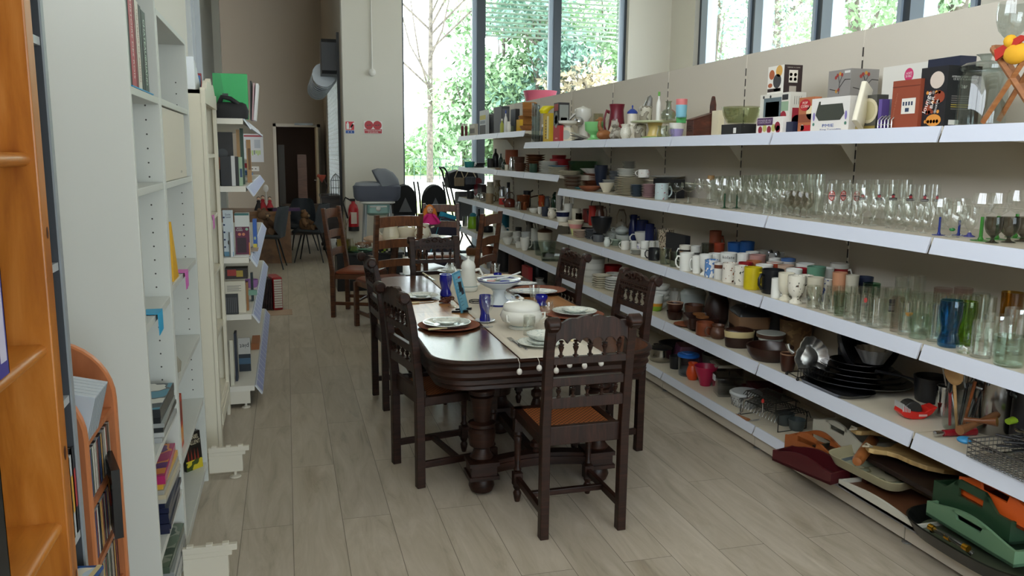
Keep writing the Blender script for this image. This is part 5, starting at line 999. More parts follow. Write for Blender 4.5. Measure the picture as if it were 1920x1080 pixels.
def d_bar(s,L,D,h,face,rect,disc,word):
    face('f'); disc(.62*L,.78*h,.26*L,1,0,.14*h); disc(.6*L,.12*h,.28*L,2,0,.1*h); disc(.75*L,.5*h,.2*L,3,0,.1*h); disc(.35*L,.3*h,.16*L,3,0,.08*h); [disc(L*(.3+.11*(i%5)),h*(.1+.16*(i//5)),.05*L,(2,3,5)[i%3]) for i in range(20)]
    word('lounge',.33*L,.42*h,.17*L*1.2,4,fit=.36*h,ang=74); word('BAR',.52*L,.42*h,.15*L,4,fit=.2*h,ang=80); word('COCKTAIL',.68*L,.36*h,.09*L,4,fit=.22*h,ang=80)
    face('s'); word('AMBIANCE BAR LOUNGE\nCE SOIR A LA MAISON',.5*D,.8*h,.045*h,4,fit=.8*D); word('bar',.5*D,.67*h,.1*h,4); [rect(.15*D,(.75-.1*(i%2))*D,h*(.5-.035*i),h*(.515-.035*i),6 if 3<i<6 else 5) for i in range(7)]; rect(.12*D,.42*D,.04*h,.12*h,4)
carton('cocktail_carton',1719,1769,1831,122,0,Z1,['#17161b','#c9b9ac','#d08a3a','#8a3b22','#ece8e2','#77706e','#b5a04a'],'black cocktail set carton lettered lounge BAR',X=XF+.08,draw=d_bar)
# apothecary jar, folding stand, goblet, felt bird
lathe_thing('glass_jar',1836,.17,101,84,Z1,[('jar_body',L_([(.001,0),(.44,0),(.5,.04),(.5,.66),(.44,.72),(.42,.76),(.48,.78)],36),glass('#dfe6e3',1,1.7)),('lid',L_([(.49,.78),(.5,.83),(.4,.87),(.16,.9),(.1,.92),(.12,.96),(.2,.99),(.001,1.0)],36),glass('#d5dcda',1,1.7))],'large clear glass storage jar with glass lid and round knob near the right edge','jar')
carton('menu_card',1800,1818,1821,170,0,Z1,['#1b1b22','#9a7a50'],'dark card with brown square standing behind the big glass jar',X=XF+.33,draw=lambda s,L,D,h,face,rect,disc,word:(face('f'),rect(.3*L,.8*L,.2*h,.8*h,1)))
o=empty('folding_stand',(XF+.14,y_at(1882,XF+.14,Z1),Z1),R(-8),'folding wooden slatted stand at the right end of the top shelf','stand')
a=lambda px,py,X=XF+.05:(on_x(px,py,X)-o.location)
Mi=Matrix.Rotation(R(8),3,'Z')
for (p0,p1,dx) in (((1842,230),(1932,95),.0),((1860,90),(1935,205),.0),((1872,226),(1950,95),.16),((1880,100),(1950,220),.16)):
    A_=Mi@(on_x(p0[0],p0[1],XF+.04+dx)-o.location); B_=Mi@(on_x(p1[0],p1[1],XF+.04+dx)-o.location); MB().tube([A_,B_],.013,4,0,False,.7).build('leg',WD,o)
A_=Mi@(on_x(1862,92,XF+.04)-o.location)
for i in range(4): MB().box(A_.x,A_.x+.18,A_.y-.028*i-.011,A_.y-.028*i+.011,A_.z+.002-.02*i,A_.z+.014-.02*i).build('slat',WD,o)
o=thing('goblet','big_goblet',1893,.16,4,56,z_at(93,XF+.16,y_at(1893,XF+.16,Z1)),glass('#dde2df',1,1.7),'large clear goblet standing high on the folding wooden stand','glass')
o=empty('felt_bird',on_x(1905,100,XF+.03),0,'red and yellow felt bird hanging on the folding stand','toy'); o.location.z-=.0
MB().sphere((0,0,0),(.03,.05,.04),12).build('body',mc('#d9a01e',.8),o,60); MB().prism([(.07,-.02),(-.06,.05),(-.03,.06),(.08,.02)],-.02,-.012,'x').build('wing',mc('#b32a1c',.8),o); MB().sphere((-.01,.02,.045),.024,10).build('head',mc('#dba51f',.8),o,60)
# pink tub high on the panels
o=thing('tub','pink_tub',978,.5,170,64,2.376,mc('#d76a84',.4),'pink plastic tub standing on top of the shelving panels','tub')
o.location.x=XB+.22
# ---------------- second and third shelves: plates, glasses, teapots, mugs ----------------
BRN=mc('#4a2a1c',.35); BRN2=mc('#6b4028',.4); GRY=mc('#5d6064',.4); NAVY=mc('#1c2658',.25); GREENG=glass('#3c6a4c'); OLIVE=mc('#2f4a3c',.35); CLAY=mc('#8d5236',.45); IVORY=mc('#d8d2bd',.3)
def many(z,rows):
    for r in sorted(rows,key=lambda r:(r[3]<9,-r[3] if r[3]>9 else r[3])):
        k,n,px,b,t,w,c,l,cat=r[:9]; g=r[9] if len(r)>9 else None; a=r[10] if len(r)>10 else 0
        thing(k,n,px,b,t,w,z,c,l,cat,g,a)
many(A2,[
 ('tub','teal_dish',880,.03,303,20,mc('#2d8a8c',.4),'teal plastic dish at the window end of the second shelf','dish'),
 ('tumbler','dark_jar',919,314,297,12,DGY,'dark squat jar before the tall black bottle on the second shelf','jar'),
 ('bottle','black_bottle',929,313,279,12,BLK,'tall black bottle beside the terracotta cylinder','bottle'),
 ('bottle','grey_bottle',939,315,288,8,glass('#c0c8c2'),'grey glass bottle left of the terracotta cylinder','bottle'),
 ('bottle','clear_bottle',945,318,299,8,glass('#c4cec6'),'short clear bottle in front of the terracotta cylinder','bottle'),
 ('straight','terracotta_cylinder',959,312,281,24,TERRA,'tall terracotta cylinder on the far second shelf','pot'),
 ('thermos','chrome_shaker',959,320,294,10,CHR,'chrome shaker standing before the terracotta cylinder','shaker'),
 ('canister','small_canister',950,320,309,7,IVORY,'small pale canister left of the chrome shaker','canister'),
 ('deepbowl','brown_pot',975,322,306,24,BRN,'dark brown pot right of the chrome shaker','pot'),
 ('bowl','brown_bowl',973,319,294,22,BRN,'dark brown bowl standing behind the chrome shaker','bowl'),
 ('straight','green_tumbler',1000,324,307,15,OLIVE,'dark green cup before the brown plates on the second shelf','cup'),
 ('deepbowl','green_bowl',1092,.36,302,56,glass('#bfd8c8'),'large translucent green bowl at the back of the second shelf','bowl')])
tag(MB().xf((XF+.2,y_at(896,XF+.2,A2),A2)).box(-.1,.05,-.2,.18,0,.015).box(-.06,.06,-.12,.2,.018,.04).box(-.03,.1,-.05,.12,.04,.065).build('grill_plates',BLK),'pile of black hotplates at the window end of the second shelf','hotplate')
thing('saucer','wooden_coaster',934,318,None,18,A2,WD,'pale wooden coaster lying at the edge of the second shelf','coaster',hz=.01)
stack(8,'wooden_plate',1003,323,291,38,A2,[mc('#6a4025',.4),mc('#56321d',.4)],'brown wooden plate in the tall brown pile on the far second shelf','plate','brown wooden plates on the second shelf')
stack(9,'white_plate',1028,327,303,37,A2,PORC,'white plate in the pile right of the dark green cup','plate','white plates beside the dark green cup')
stack(5,'white_plate',1046,329,314,38,A2,IVORY,'ivory plate in the pile topped by a blue plate','plate','ivory plates under the blue plate')
e=STK[0]; thing('plate','blue_plate',1046,e,None,38,z_at(314,XF+e,y_at(1046,XF+e,A2))+.004,mc('#6f93a8',.3),'blue plate on top of the ivory pile','plate',hz=.016)
thing('deepbowl','red_bowl',1050,.28,298,40,A2,mc('#9f2028',.35),'red plastic bowl behind the white plates','bowl'); thing('tub','red_tub',1048,.28,291,27,A2+.1,mc('#a3222b',.35),'red plastic tub standing in the red bowl','tub')
stack(4,'cream_plate',1068,331,321,42,A2,CREAMP,'cream plate in the low pile where the second shelf steps down','plate','cream plates at the step of the second shelf')
stack(10,'stoneware_plate',1073,354,331,32,Z2,[mc('#9b8a78',.4),mc('#9b8a78',.4),mc('#6a4532',.4)],'grey brown stoneware plate in the pile at the step','plate','grey brown plates at the step of the second shelf')
stack(9,'terracotta_plate',1114,351,326,49,Z2,CLAY,'terracotta plate in the pile under the white scalloped dish','plate','terracotta plates under the scalloped dish')
e=STK[0]; zs=z_at(326,XF+e,y_at(1114,XF+e,Z2))+.003; thing('scallop','scalloped_dish',1114,e,314,58,zs,PORC,'white scalloped dish on top of the terracotta plates','dish',hz=.05,dz=.0)
thing('saucer','teal_saucer',1086,355,None,18,Z2,mc('#3f6a6c',.35),'teal saucer at the shelf edge left of the terracotta plates','saucer',hz=.018)
many(Z2,[('bowl','clay_bowl',1106,360,349,42,CLAY,'orange brown shallow bowl before the terracotta plates','bowl'),('flarebowl','cream_bowl',1137,361,343,30,CREAMP,'cream flared bowl right of the orange brown bowl','bowl'),
 ('bowl','navy_bowl',1126,.42,310,28,mc('#232c40',.3),'dark navy handled bowl at the back behind the scalloped dish','bowl')])
stack(7,'small_plate',1142,358,338,26,Z2,[mc('#b9b9b0',.3)],'small grey white plate in the pile beside the cream bowl','plate','small grey white plates beside the cream bowl')
stack(6,'grey_plate',1152,.36,322,22,Z2,GRY,'dark grey plate in the pile behind the cream bowl','plate','dark grey plates at the back')
stack(11,'cream_plate',1184,367,333,64,Z2,CREAMP,'cream plate with dark rim in the large pile below the white cup','plate','large cream plates in the middle of the second shelf')
e=STK[0]; zs=z_at(333,XF+e,y_at(1184,XF+e,Z2))+.005
stack(5,'white_plate',1175,e,317,37,zs,PORC,'white plate in the small pile standing on the large cream plates','plate','white plates on the large cream pile')
p2=z_at(317,XF+e,y_at(1175,XF+e,zs))+.004; stack(7,'grey_saucer',1179,e,303,27,p2,[mc('#8b887e',.35)],'grey saucer at the very top of the plate tower','saucer','grey saucers at the top of the plate tower')
o=thing('mug+c','flower_cup',1207,e+.02,318,22,zs,[spots('flower_cup','#e2e0d8',['#b3423a'],5.0,.66,.2),PORC],'white cup with a red flower standing on the large cream plates','cup',a=180)
stack(8,'slate_plate',1193,369,347,24,Z2,mc('#4d5a66',.35),'slate blue saucer in the pile left of the pink saucers','saucer','slate blue saucers')
stack(8,'pink_plate',1216,371,346,26,Z2,mc('#b08f92',.35),'pink saucer in the pile left of the pale blue mug','saucer','pink saucers')
carton('black_tray_box',1224,1262,1283,337,0,Z2,['#1d1d20'],'flat black box under the white platter at the back','box',X=XF+.3); zz=z_at(337,XF+.3,y_at(1262,XF+.3,Z2))
thing('plate','white_platter',1250,.4,None,66,zz,PORC,'white platter lying on the flat black box','platter',hz=.02)
thing('mug+h','pale_blue_mug',1240,375,344,25,Z2,[spots('printed_mug','#b9c8ca',['#a33c4a','#3d4f6a'],7.1,.66,.3),mc('#b9c8ca',.3)],'tall pale blue printed mug at the left of the glasses','mug',None,5)
CG='glasses on the second shelf: '
def g(kind,px,b,t,w,label,cols=None,name='wine_glass',group=None): return thing(kind,name,px,b,t,w,Z2,cols or GC,label,'glass',group)
ENG=glass('#f0f4ef')
g('coupe',1266,380,343,28,'engraved coupe glass, first in the front row right of the pale blue mug',ENG); g('coupe',1290,382,342,28,'engraved coupe glass, second in the front row',ENG)
g('wine',1309,383,335,22,'clear wine glass right of the two engraved coupes'); g('wine',1327,385,336,26,'clear broad wine glass left of the balloon glass'); g('balloon',1345,386,335,29,'clear balloon glass left of the dark green stemmed glass')
GST=mc('#123d22',.12); LGS=mc('#3f8a35',.12,0,Transmission_Weight=.3); BST=mc('#24307a',.12)
g('hock',1358,391,335,21,'glass with dark green stem, left one of two',[GC,GST]); g('hock',1381,391,337,20,'glass with dark green stem, right one of two',[GC,GST])
row('wine','wine_glass',5,(1370,392,338,18),(1432,399,343,20),Z2,GC,'clear wine glass in the row right of the dark green stems','glass',CG+'row after the green stems',0,2)
row('wine','wine_glass',9,(1372,.24,333,17),(1500,.24,343,21),Z2,GC,'clear stemmed glass in the second row left of the badge glasses','glass',CG+'second row left',0,3)
row('straight','highball_glass',6,(1437,.34,327,19),(1532,.34,327,21),Z2,GCT,'tall straight clear glass in the back row','glass',CG+'tall straight back row')
row('tumbler','tumbler_glass',8,(1338,.44,331,16),(1445,.44,327,20),Z2,GCT,'clear tumbler at the very back behind the wine glasses','glass',CG+'back left')
thing('jar','lidded_jar',1331,.36,329,15,Z2,[GC,mc('#a98454',.5)],'clear jar with wooden lid behind the engraved coupes','jar')
row('coupe','small_coupe',3,(1432,402,368,25),(1463,405,358,27),Z2,GC,'small coupe glass in the front row before the tall straight glasses','glass',CG+'small coupes')
row('balloon','balloon_glass',4,(1476,404,357,26),(1512,408,361,29),Z2,glass('#e6e2dc'),'balloon glass in the front row left of the two flutes','glass',CG+'balloons left of flutes')
g('flute',1519,409,337,15,'tall flute, left one of the pair at the shelf edge'); g('flute',1531,411,337,22,'tall flute, right one of the pair at the shelf edge')
def badge(px,b,t,w,label,m,group=None):
    o=thing('goblet','badge_glass',px,b,t,w,Z2,GC,label,'glass',group); s=MB()
    if m=='round':
        s.bend=0
        for k,(r,mi,y) in enumerate(((.22,0,-.485),(.17,1,-.49))): s.poly([(r*math.cos(a),y+.25*(r*math.cos(a))**2*4*.25,.68+r*.62*math.sin(a)) for a in [i*PI/10 for i in range(20)]],mi)
        for i in range(3): s.box(-.13+.1*i,-.07+.1*i,-.497,-.492,.6,.76,0)
        s.box(-.18,.18,-.5,-.497,.66,.69,2); c=[mc('#b5413a',.4),mc('#d9cfc6',.4),mc('#2c2f3c',.4)]
    else:
        s.box(-.26,.26,-.49,-.486,.62,.68,0); s.box(-.1,.1,-.494,-.488,.68,.74,1); s.prism([(-.14,.74),(.14,.74),(0,.79)],-.494,-.488,'y',0); c=[mc('#2a2526',.4),mc('#a1333a',.4)]
        s.xf((0,-.493,.65)).text('Kronebrau',.05,2,fit=.44).xf(); c.append(mc('#c9c5bf',.4))
    b_=s.build('printed_badge',c,o,fix=False); b_.rotation_euler=(0,0,R(20)); o.rotation_euler=(0,0,-YAW-R(20)); return o
for px,d,l in ((1551,.13,'beer goblet with round red striped badge, leftmost of three'),(1573,.2,'beer goblet with round red striped badge, middle of three'),(1597,.2,'beer goblet with round red striped badge, rightmost of three')): badge(px,d,344,28,l,'round')
for px,d,l in ((1608,.2,'first'),(1638,.2,'second'),(1664,.28,'third'),(1696,.28,'fourth'),(1722,.28,'fifth'),(1746,.3,'sixth')): badge(px,d,346,28,'beer goblet with red house and black banner, '+l+' from the left','house')
row('goblet','goblet_glass',6,(1560,.4,337,24),(1690,.42,337,28),Z2,GCT,'clear goblet in the back row behind the badge glasses','glass',CG+'back row behind badges',0,3)
row('snifter','snifter_glass',5,(1668,.36,368,26),(1800,.38,372,30),Z2,GCT,'clear snifter in the back row behind the blue stem','glass',CG+'back row right')
g('wine',1589,414,355,19,'narrow clear tulip glass before the third red badge'); g('balloon',1616,423,352,31,'large clear balloon glass in front of the house badge glasses'); g('wine',1634,425,370,28,'clear wine glass right of the large balloon glass'); g('wine',1651,425,370,25,'clear wine glass left of the short tulips')
row('snifter','tulip_glass',5,(1665,428,383,20),(1731,438,387,22),Z2,GC,'short clear tulip glass in the front row before the blue stem','glass',CG+'short tulips')
row('goblet','stemmed_tumbler',5,(1545,.06,382,16),(1600,.09,384,18),Z2,GC,'low clear glass at the feet of the badge goblets','glass',CG+'low glasses')
g('hock',1760,442,373,30,'glass with deep blue stem and foot',[GC,BST]); g('hock',1797,.2,385,30,'glass with deep blue stem in the second row',[GC,BST])
o=g('goblet',1784,446,377,38,'clear goblet with a green bead in its stem'); MB().sphere((0,0,.21),(.14,.14,.05),14).build('stem_bead',mc('#1f7a38',.1),o,60)
g('goblet',1817,445,388,32,'clear goblet with violet foot beside the green stems',[GC,mc('#4a4a8a',.2)])
for px,b,t,l in ((1838,453,362,'leftmost'),(1868,450,362,'second'),(1903,447,357,'third')): g('hock',px,b,t,44,'hock glass with bright green stem, '+l+' of three at the right end',[GC,LGS])
SMK=glass('#a5a298')
for px,b,l in ((1860,456,'leftmost'),(1890,456,'second'),(1916,454,'third')): g('goblet',px,b,407,35,'smoky brown goblet, '+l+' at the right end of the glass shelf',[SMK,SMK])
# ----- third shelf, far part A3
many(A3,[('pot+2','black_pot',882,373,358,14,[BLK,BLK],'small black pot at the window end of the third shelf','pot'),
 ('teapot','silver_teapot',897,375,361,11,CHR,'small silver teapot right of the black pot','teapot'),('jug+j','silver_jug',905,378,361,13,[CHR,CHR,CHR],'silver cream jug beside the silver teapot','jug'),
 ('jar','pagoda_jar',919,.3,341,15,[IVORY,IVORY],'beige jar with pointed lid behind the silver jug','jar'),('mug+h','beige_tankard',918,382,363,15,[mc('#8f7a5c',.4),mc('#5a452f',.4)],'beige and brown tankard at the shelf edge','tankard'),
 ('vase','gilt_bust_vase',933,.3,338,17,spots('gilt','#8a8170',['#6b5a37'],10.7,.5,.35),'grey and gilt figure vase at the back of the third shelf','vase'),
 ('jug+j','pewter_jug',941,.2,350,13,STEEL,'pewter jug left of the brown kettle','jug'),('canister','pewter_can',951,.24,352,10,STEEL,'pewter can behind the brown kettle','can'),
 ('carafe','dark_carafe',953,.34,342,9,BLK,'slim dark carafe at the back behind the brown kettle','carafe'),
 ('kettle','brown_kettle',956,389,361,22,[mc('#5a241b',.18),BRN],'shiny dark red brown kettle in the middle of the far third shelf','kettle',None,20),
 ('jar','white_red_jar',941,384,369,12,[mc('#b8332f',.3),PORC],'small white and red jar left of the brown kettle','jar'),
 ('straight','steel_cup',972,394,378,13,CHR,'shiny steel cup right of the brown kettle','cup'),('straight','copper_cup',983,394,379,11,mc('#9a5b3c',.25,.8),'copper cup beside the steel cup','cup'),
 ('tub+p','copper_pan',981,.26,366,26,[mc('#7c4a30',.25,.7),BRN],'copper saucepan with long handle pointing right','saucepan',None,18),
 ('pot+p','dark_saucepan',988,.34,358,18,[BLK,BLK],'black saucepan at the back of the third shelf','saucepan',None,60),
 ('tapmug','orange_pot',1015,385,367,13,spots('orange_pot','#c4491c',['#d8b25a'],3.6,.6,.3),'bright orange and yellow pot on the third shelf','pot'),
 ('jug+j','grey_jug',1026,383,368,10,GRY,'dark grey jug between the orange pot and the green decanter','jug'),
 ('bottle','green_decanter',1040,384,360,14,mc('#12331f',.1),'dark green decanter with ball stopper','decanter'),
 ('bowl','white_dish',1001,400,391,19,PORC,'small white dish at the shelf edge below the orange pot','dish'),('cupb','egg_cup',1012,402,388,9,PORC,'white egg cup right of the small white dish','cup'),
 ('tub','navy_basket',1022,406,388,14,mc('#2c3140',.5),'dark slate pot at the shelf edge left of the cherry jug','pot'),
 ('jug+j','cherry_jug',1034,410,390,15,[spots('cherry_jug','#ddd8c8',['#8a2630','#4f6a3a'],5.7,.66,.3),IVORY],'cream jug with cherries beside the navy banded bowl','jug'),
 ('straight','utensil_holder',1048,.2,363,13,mc('#97928a',.5),'grey utensil holder with cutlery in it','holder'),
 ('deepbowl','navy_band_bowl',1055,416,396,26,bands('navy_band',[(0,'#dedcd2'),(.48,'#1a2140'),(.92,'#dedcd2')],2,.25),'white bowl with wide navy band at the shelf step','bowl'),
 ('deepbowl','cream_bowl',1059,.26,389,28,CREAMP,'large cream bowl behind the navy banded bowl','bowl'),
 ('mug+h','beige_mug',1080,414,391,18,[IVORY,IVORY],'beige mug right of the navy banded bowl','mug'),('pot','small_glass_pot',1085,415,400,13,glass('#b9b4a4'),'small clear pot before the beige mug','pot'),
 ('mug+h','red_mug',1102,417,392,20,[mc('#6f2420',.35),mc('#6f2420',.35)],'dark red mug with white emblem','mug'),
 ('kettle','enamel_kettle',1116,.3,372,24,[mc('#c9cdcb',.25),BLK],'white enamel kettle with wire handle behind the red mug','kettle',None,15),
 ('pot','red_pan',1112,.22,386,18,mc('#a3251f',.3),'red enamel pot under the white kettle','pot'),('jug+j','dark_coffee_pot',1124,.2,386,19,BRN,'dark coffee pot at the step behind the black bowls','coffee pot')])
p=next(x for x in COL.objects if x.get('label')=='dark green decanter with ball stopper').location; tag(MB().sphere((p.x,p.y,A3+.185),.032).tube([(p.x,p.y,A3+.14),(p.x,p.y,A3+.17)],.012).build('ball_stopper',mc('#12331f',.1),None,60),'dark green ball stopper in the green decanter','stopper')
o=thing('tub','handled_basket',1065,.24,382,18,A3,PORC,'white porcelain basket with arched handle behind the navy banded bowl','basket'); MB().tube([(-.5*math.cos(a),0,.9+1.3*math.sin(a)) for a in [i*PI/10 for i in range(11)]],.06,8).build('arched_handle',PORC,o,60)
p=next(x for x in COL.objects if x.get('label')=='grey utensil holder with cutlery in it').location; s=MB()
for i in range(5): s.tube([(p.x,p.y+.01*i-.02,A3+.05),(p.x+.02,p.y-.07+.025*i,A3+.2)],[.003,.007],6)
tag(s.build('cutlery_bunch',STEEL,None,60),'bunch of cutlery standing in the grey utensil holder','cutlery')
carton('red_black_box',888,903,912,346,0,A3,['#2a1a1c','#8a2430'],'small dark red and black box behind the silver teapot',X=XF+.28,draw=lambda s,L,D,h,face,rect,disc,word:(face('f'),rect(0,.5*L,0,h,1)))
# ----- third shelf, near part Z3
PAST=bands('pastel_bowl',[(0,'#c9cf8a'),(.45,'#d9938c'),(.75,'#dcd0b4')],2,.3); DOT=spots('dotted_glaze','#ccd2cb',['#2a2c2e'],13.6,.72,.2)
many(Z3,[('flarebowl','pastel_bowl',1079,442,413,31,PAST,'pink and yellow pastel bowl at the shelf step','bowl'),
 ('mug+c','grey_mug',1122,454,440,20,[GRY,GRY],'grey mug, lower of two stacked','mug',None,180),
 ('kettle','bamboo_teapot',1164,428,394,29,[mc('#b5ad9c',.35),mc('#7c6a52',.5)],'beige teapot with bamboo handle behind the dotted teapots','teapot',None,180),
 ('teapot','dotted_teapot',1146,450,424,24,DOT,'white dotted teapot with its spout to the left','teapot'),('deepbowl','dotted_bowl',1170,453,440,34,DOT,'white dotted bowl under the tilted dotted teapot','bowl'),
 ('jug+j','dotted_creamer',1138,463,445,13,[DOT,DOT],'small white dotted creamer at the shelf edge','jug'),
 ('jug+j','navy_jug',1187,440,403,23,NAVY,'tall navy jug right of the bamboo handled teapot','jug'),('mug+h','navy_mug',1203,437,413,22,NAVY,'navy mug right of the tall navy jug','mug'),('mug+c','navy_cup',1217,434,420,17,NAVY,'small navy cup right of the navy mug','cup'),
 ('bowl+c','white_bowl',1208,450,435,38,PORC,'white handled bowl before the navy crockery','bowl',None,180),('bowl','patterned_bowl',1247,.3,430,30,spots('pattern_bowl','#b9ab93',['#5a2f28','#3c4630'],12.1,.55,.3),'patterned bowl above the black tin','bowl'),
 ('mug+c','white_cup',1172,469,452,16,PORC,'white cup, first in the front row right of the dotted creamer','cup',None,180),('mug+c','white_cup',1188,468,452,14,PORC,'white cup, second in the front row','cup',None,180),('mug+c','violet_cup',1199,469,457,10,[spots('violet_cup','#dddcd6',['#6b67a8'],4.3,.6,.2),PORC],'white cup with violet medallion','cup',None,0),
 ('mug+c','white_mug',1209,483,467,16,PORC,'white mug, lower of two stacked left of the black square mug','mug',None,0),('mug+c','white_cup',1222,467,452,12,PORC,'white cup behind the black square mug','cup'),('mug+c','white_cup',1234,466,452,14,PORC,'white cup left of the black tin','cup'),
 ('mug+h','black_mug',1226,489,465,22,BLK,'black square shouldered mug at the shelf edge','mug',None,180),('tapmug+h','glass_mug',1247,497,466,25,[glass('#eef2ee'),glass('#eef2ee')],'clear glass mug, left one of two','mug',None,180),('tapmug+h','glass_mug',1264,501,472,22,[glass('#eef2ee'),glass('#eef2ee')],'clear glass mug, right one of two','mug',None,180),
 ('cupb+c','striped_cup',1284,.17,460,23,[bands('orange_striped',[(0,'#d8d3c5'),(.5,'#b8743c'),(.7,'#3a3430'),(.8,'#d8d3c5')],2,.3),PORC],'cream cup with orange and black stripes','cup',None,180),
 ('mug+h','white_tall_mug',1287,509,474,27,PORC,'plain tall white mug right of the glass mugs','mug',None,180),('tapmug+c','white_tapered_cup',1306,514,480,19,PORC,'white tapered cup with ear handle','cup',None,180),('footmug','white_footed_cup',1322,518,477,24,PORC,'white footed cup left of the blue pictured mug','cup'),
 ('cupb+c','stripe_cup',1303,.2,461,19,bands('thin_stripes',[(0,'#c9c9c2'),(.3,'#4c4c4a'),(.4,'#c9c9c2'),(.6,'#4c4c4a'),(.7,'#c9c9c2')],2,.3),'white cup with thin dark stripes','cup',None,0),('straight','glass_beaker',1325,.24,456,24,glass('#d8dbd7'),'clear beaker lying row behind the footed cup','glass'),
 ('mug+h','terracotta_mug',1339,.44,433,22,TERRA,'large terracotta brown mug at the back against the panel','mug'),('bowl','orange_bowl',1346,.36,456,22,mc('#a8452a',.35),'orange bowl below the terracotta mug','bowl'),
 ('tub','blue_bowl',1378,.38,455,32,mc('#20508c',.3),'blue bowl with white apple motif, left one','bowl'),('tub','blue_bowl',1398,.4,453,34,mc('#20508c',.3),'blue bowl, right one against the panel','bowl'),
 ('mug','blue_picture_mug',1334,521,487,27,[spots('blue_picture','#dcdedd',['#2f62a8','#5f8ac0'],3.9,.5,.2),PORC],'white mug covered with a blue town picture','mug'),
 ('mug','deer_mug',1347,525,493,18,bands('deer_mug',[(0,'#d6d5cf'),(.68,'#6a3a28'),(.9,'#d6d5cf')],2,.3),'white mug with brown animal band','mug'),
 ('mug','picture_mug',1368,531,493,29,spots('four_pictures','#ddd8cc',['#8f5a3a','#2c2a28'],6.1,.62,.25),'white mug with four small round pictures','mug'),
 ('mug+c','leaf_mug',1388,536,498,25,[spots('leaf_print','#e0dccf',['#3f443c'],5.4,.66,.25),IVORY],'cream mug with a grey leaf print left of the yellow mug','mug',None,20),
 ('mug+h','yellow_mug',1410,544,501,33,[mc('#c3b01c',.3),mc('#c3b01c',.3)],'bright yellow mug with its handle towards the viewer','mug',None,-60),
 ('mug+h','black_yellow_mug',1447,552,505,40,[mc('#17191d',.3),mc('#17191d',.3)],'large black mug with yellow inside','mug',None,200),
 ('mug+h','white_mug',1455,560,522,20,PORC,'white mug before the black and yellow mug','mug',None,-50),('footmug','tall_beige_mug',1472,566,512,30,IVORY,'tall beige footed mug left of the flower mugs','mug'),
 ('footmug','flower_mug',1491,573,517,32,spots('flower_mug','#ddd8c9',['#2d3328','#6a3a28'],6.1,.64,.25),'cream footed mug with dark flower print at the shelf edge','mug'),('footmug','flower_mug',1508,.11,516,30,spots('flower_mug','#ddd8c9',['#2d3328','#6a3a28'],6.1,.64,.25),'cream footed flower mug behind the first one','mug'),('footmug','beige_footed_mug',1526,.11,520,30,mc('#b9b39f',.3),'plain beige footed mug right of the flower mugs','mug'),
 ('mug','blue_print_mug',1546,.16,524,26,spots('blue_print','#c4c2b6',['#3a4a7a'],4.3,.58,.3),'beige mug with dark blue print','mug'),
 ('deepbowl','lettered_bowl',1365,.22,474,33,PORC,'white bowl lettered in black behind the picture mugs','bowl'),
 ('cupb+c','white_bowl_cup',1340,.19,475,26,PORC,'white cup left of the lettered bowl','cup',None,180),('cupb','white_bowl_cup',1391,.24,475,22,PORC,'white cup right of the lettered bowl','cup'),('cupb','white_bowl_cup',1408,.34,472,24,PORC,'white cup under the right blue bowl','cup'),
 ('bowl','pink_bowl',1418,.28,478,31,mc('#b88a82',.3),'pink bowl behind the yellow mug','bowl'),('cupb','red_cup',1396,.14,492,29,mc('#8e1f26',.3),'red cup behind the leaf mug','cup'),('cupb','orange_rim_cup',1412,.2,489,28,mc('#b06a44',.3),'orange brown cup behind the yellow mug','cup'),
 ('cupb','white_cup',1431,.18,496,32,PORC,'white cup between the yellow and the black mug','cup'),('cupb','white_cup',1450,.34,484,22,PORC,'small white cup in the third row above the black mug','cup'),('bowl','blue_inside_bowl',1475,.34,485,30,bands('blue_inside',[(0,'#c9c9c4'),(.9,'#4a6a9c')],2,.3),'white bowl with blue inside','bowl'),
 ('cupb','red_rim_cup',1450,.24,491,30,bands('red_rim',[(0,'#cfcabf'),(.6,'#a3432c'),(.95,'#cfcabf')],2,.3),'cream cup with orange red pattern band','cup'),('cupb','beige_cup',1471,.24,497,30,mc('#b59a86',.3),'beige cup behind the tall beige mug','cup'),('cupb','white_cup',1486,.18,504,30,PORC,'white cup behind the flower mugs','cup'),
 ('cupb','red_cup',1499,.22,503,32,mc('#9a2028',.3),'red cup behind the second flower mug','cup'),('bowl','white_bowl',1507,.36,494,34,PORC,'white bowl at the back above the red cup','bowl'),('tapmug','green_cup',1527,.26,500,34,bands('green_cup',[(0,'#c9cfc8'),(.7,'#5f8a72')],2,.3),'white and green lettered cup behind the beige footed mug','cup'),
 ('bowl','grey_bowl',1430,.42,470,34,mc('#aaa79e',.3),'grey white bowl at the back right of the blue bowls','bowl'),('bowl','grey_bowl',1452,.42,474,30,mc('#a5a5a0',.3),'grey bowl with spoons at the back','bowl'),('bowl','white_bowl',1545,.36,502,30,PORC,'white bowl left of the banded bowl','bowl'),
 ('deepbowl+c','banded_bowl',1570,.42,494,42,[bands('banded_bowl',[(0,'#d3d0c8'),(.35,'#2a2a2c'),(.42,'#d3d0c8'),(.62,'#9a2a2e'),(.85,'#d3d0c8')],2,.25),PORC],'large white cup with red and black bands at the back','cup',None,-40),
 ('tapmug','terracotta_tumbler',1571,.22,511,34,mc('#b5805f',.45),'salmon terracotta tumbler before the banded cup','tumbler'),('tapmug','beige_tumbler',1594,.26,516,24,mc('#b0aa98',.35),'beige tumbler right of the salmon tumbler','tumbler'),('deepbowl','navy_dish',1618,.36,519,30,mc('#20283f',.35),'dark navy dish behind the clear tumblers','dish'),
 ('tumbler','green_tumbler',1631,.3,531,31,glass('#b4d3bf'),'green glass tumbler behind the lettered tumblers','glass')])
stack(5,'black_plate',1101,435,418,40,Z3,BLK,'black plate in the pile left of the grey mugs','plate','black plates on the third shelf')
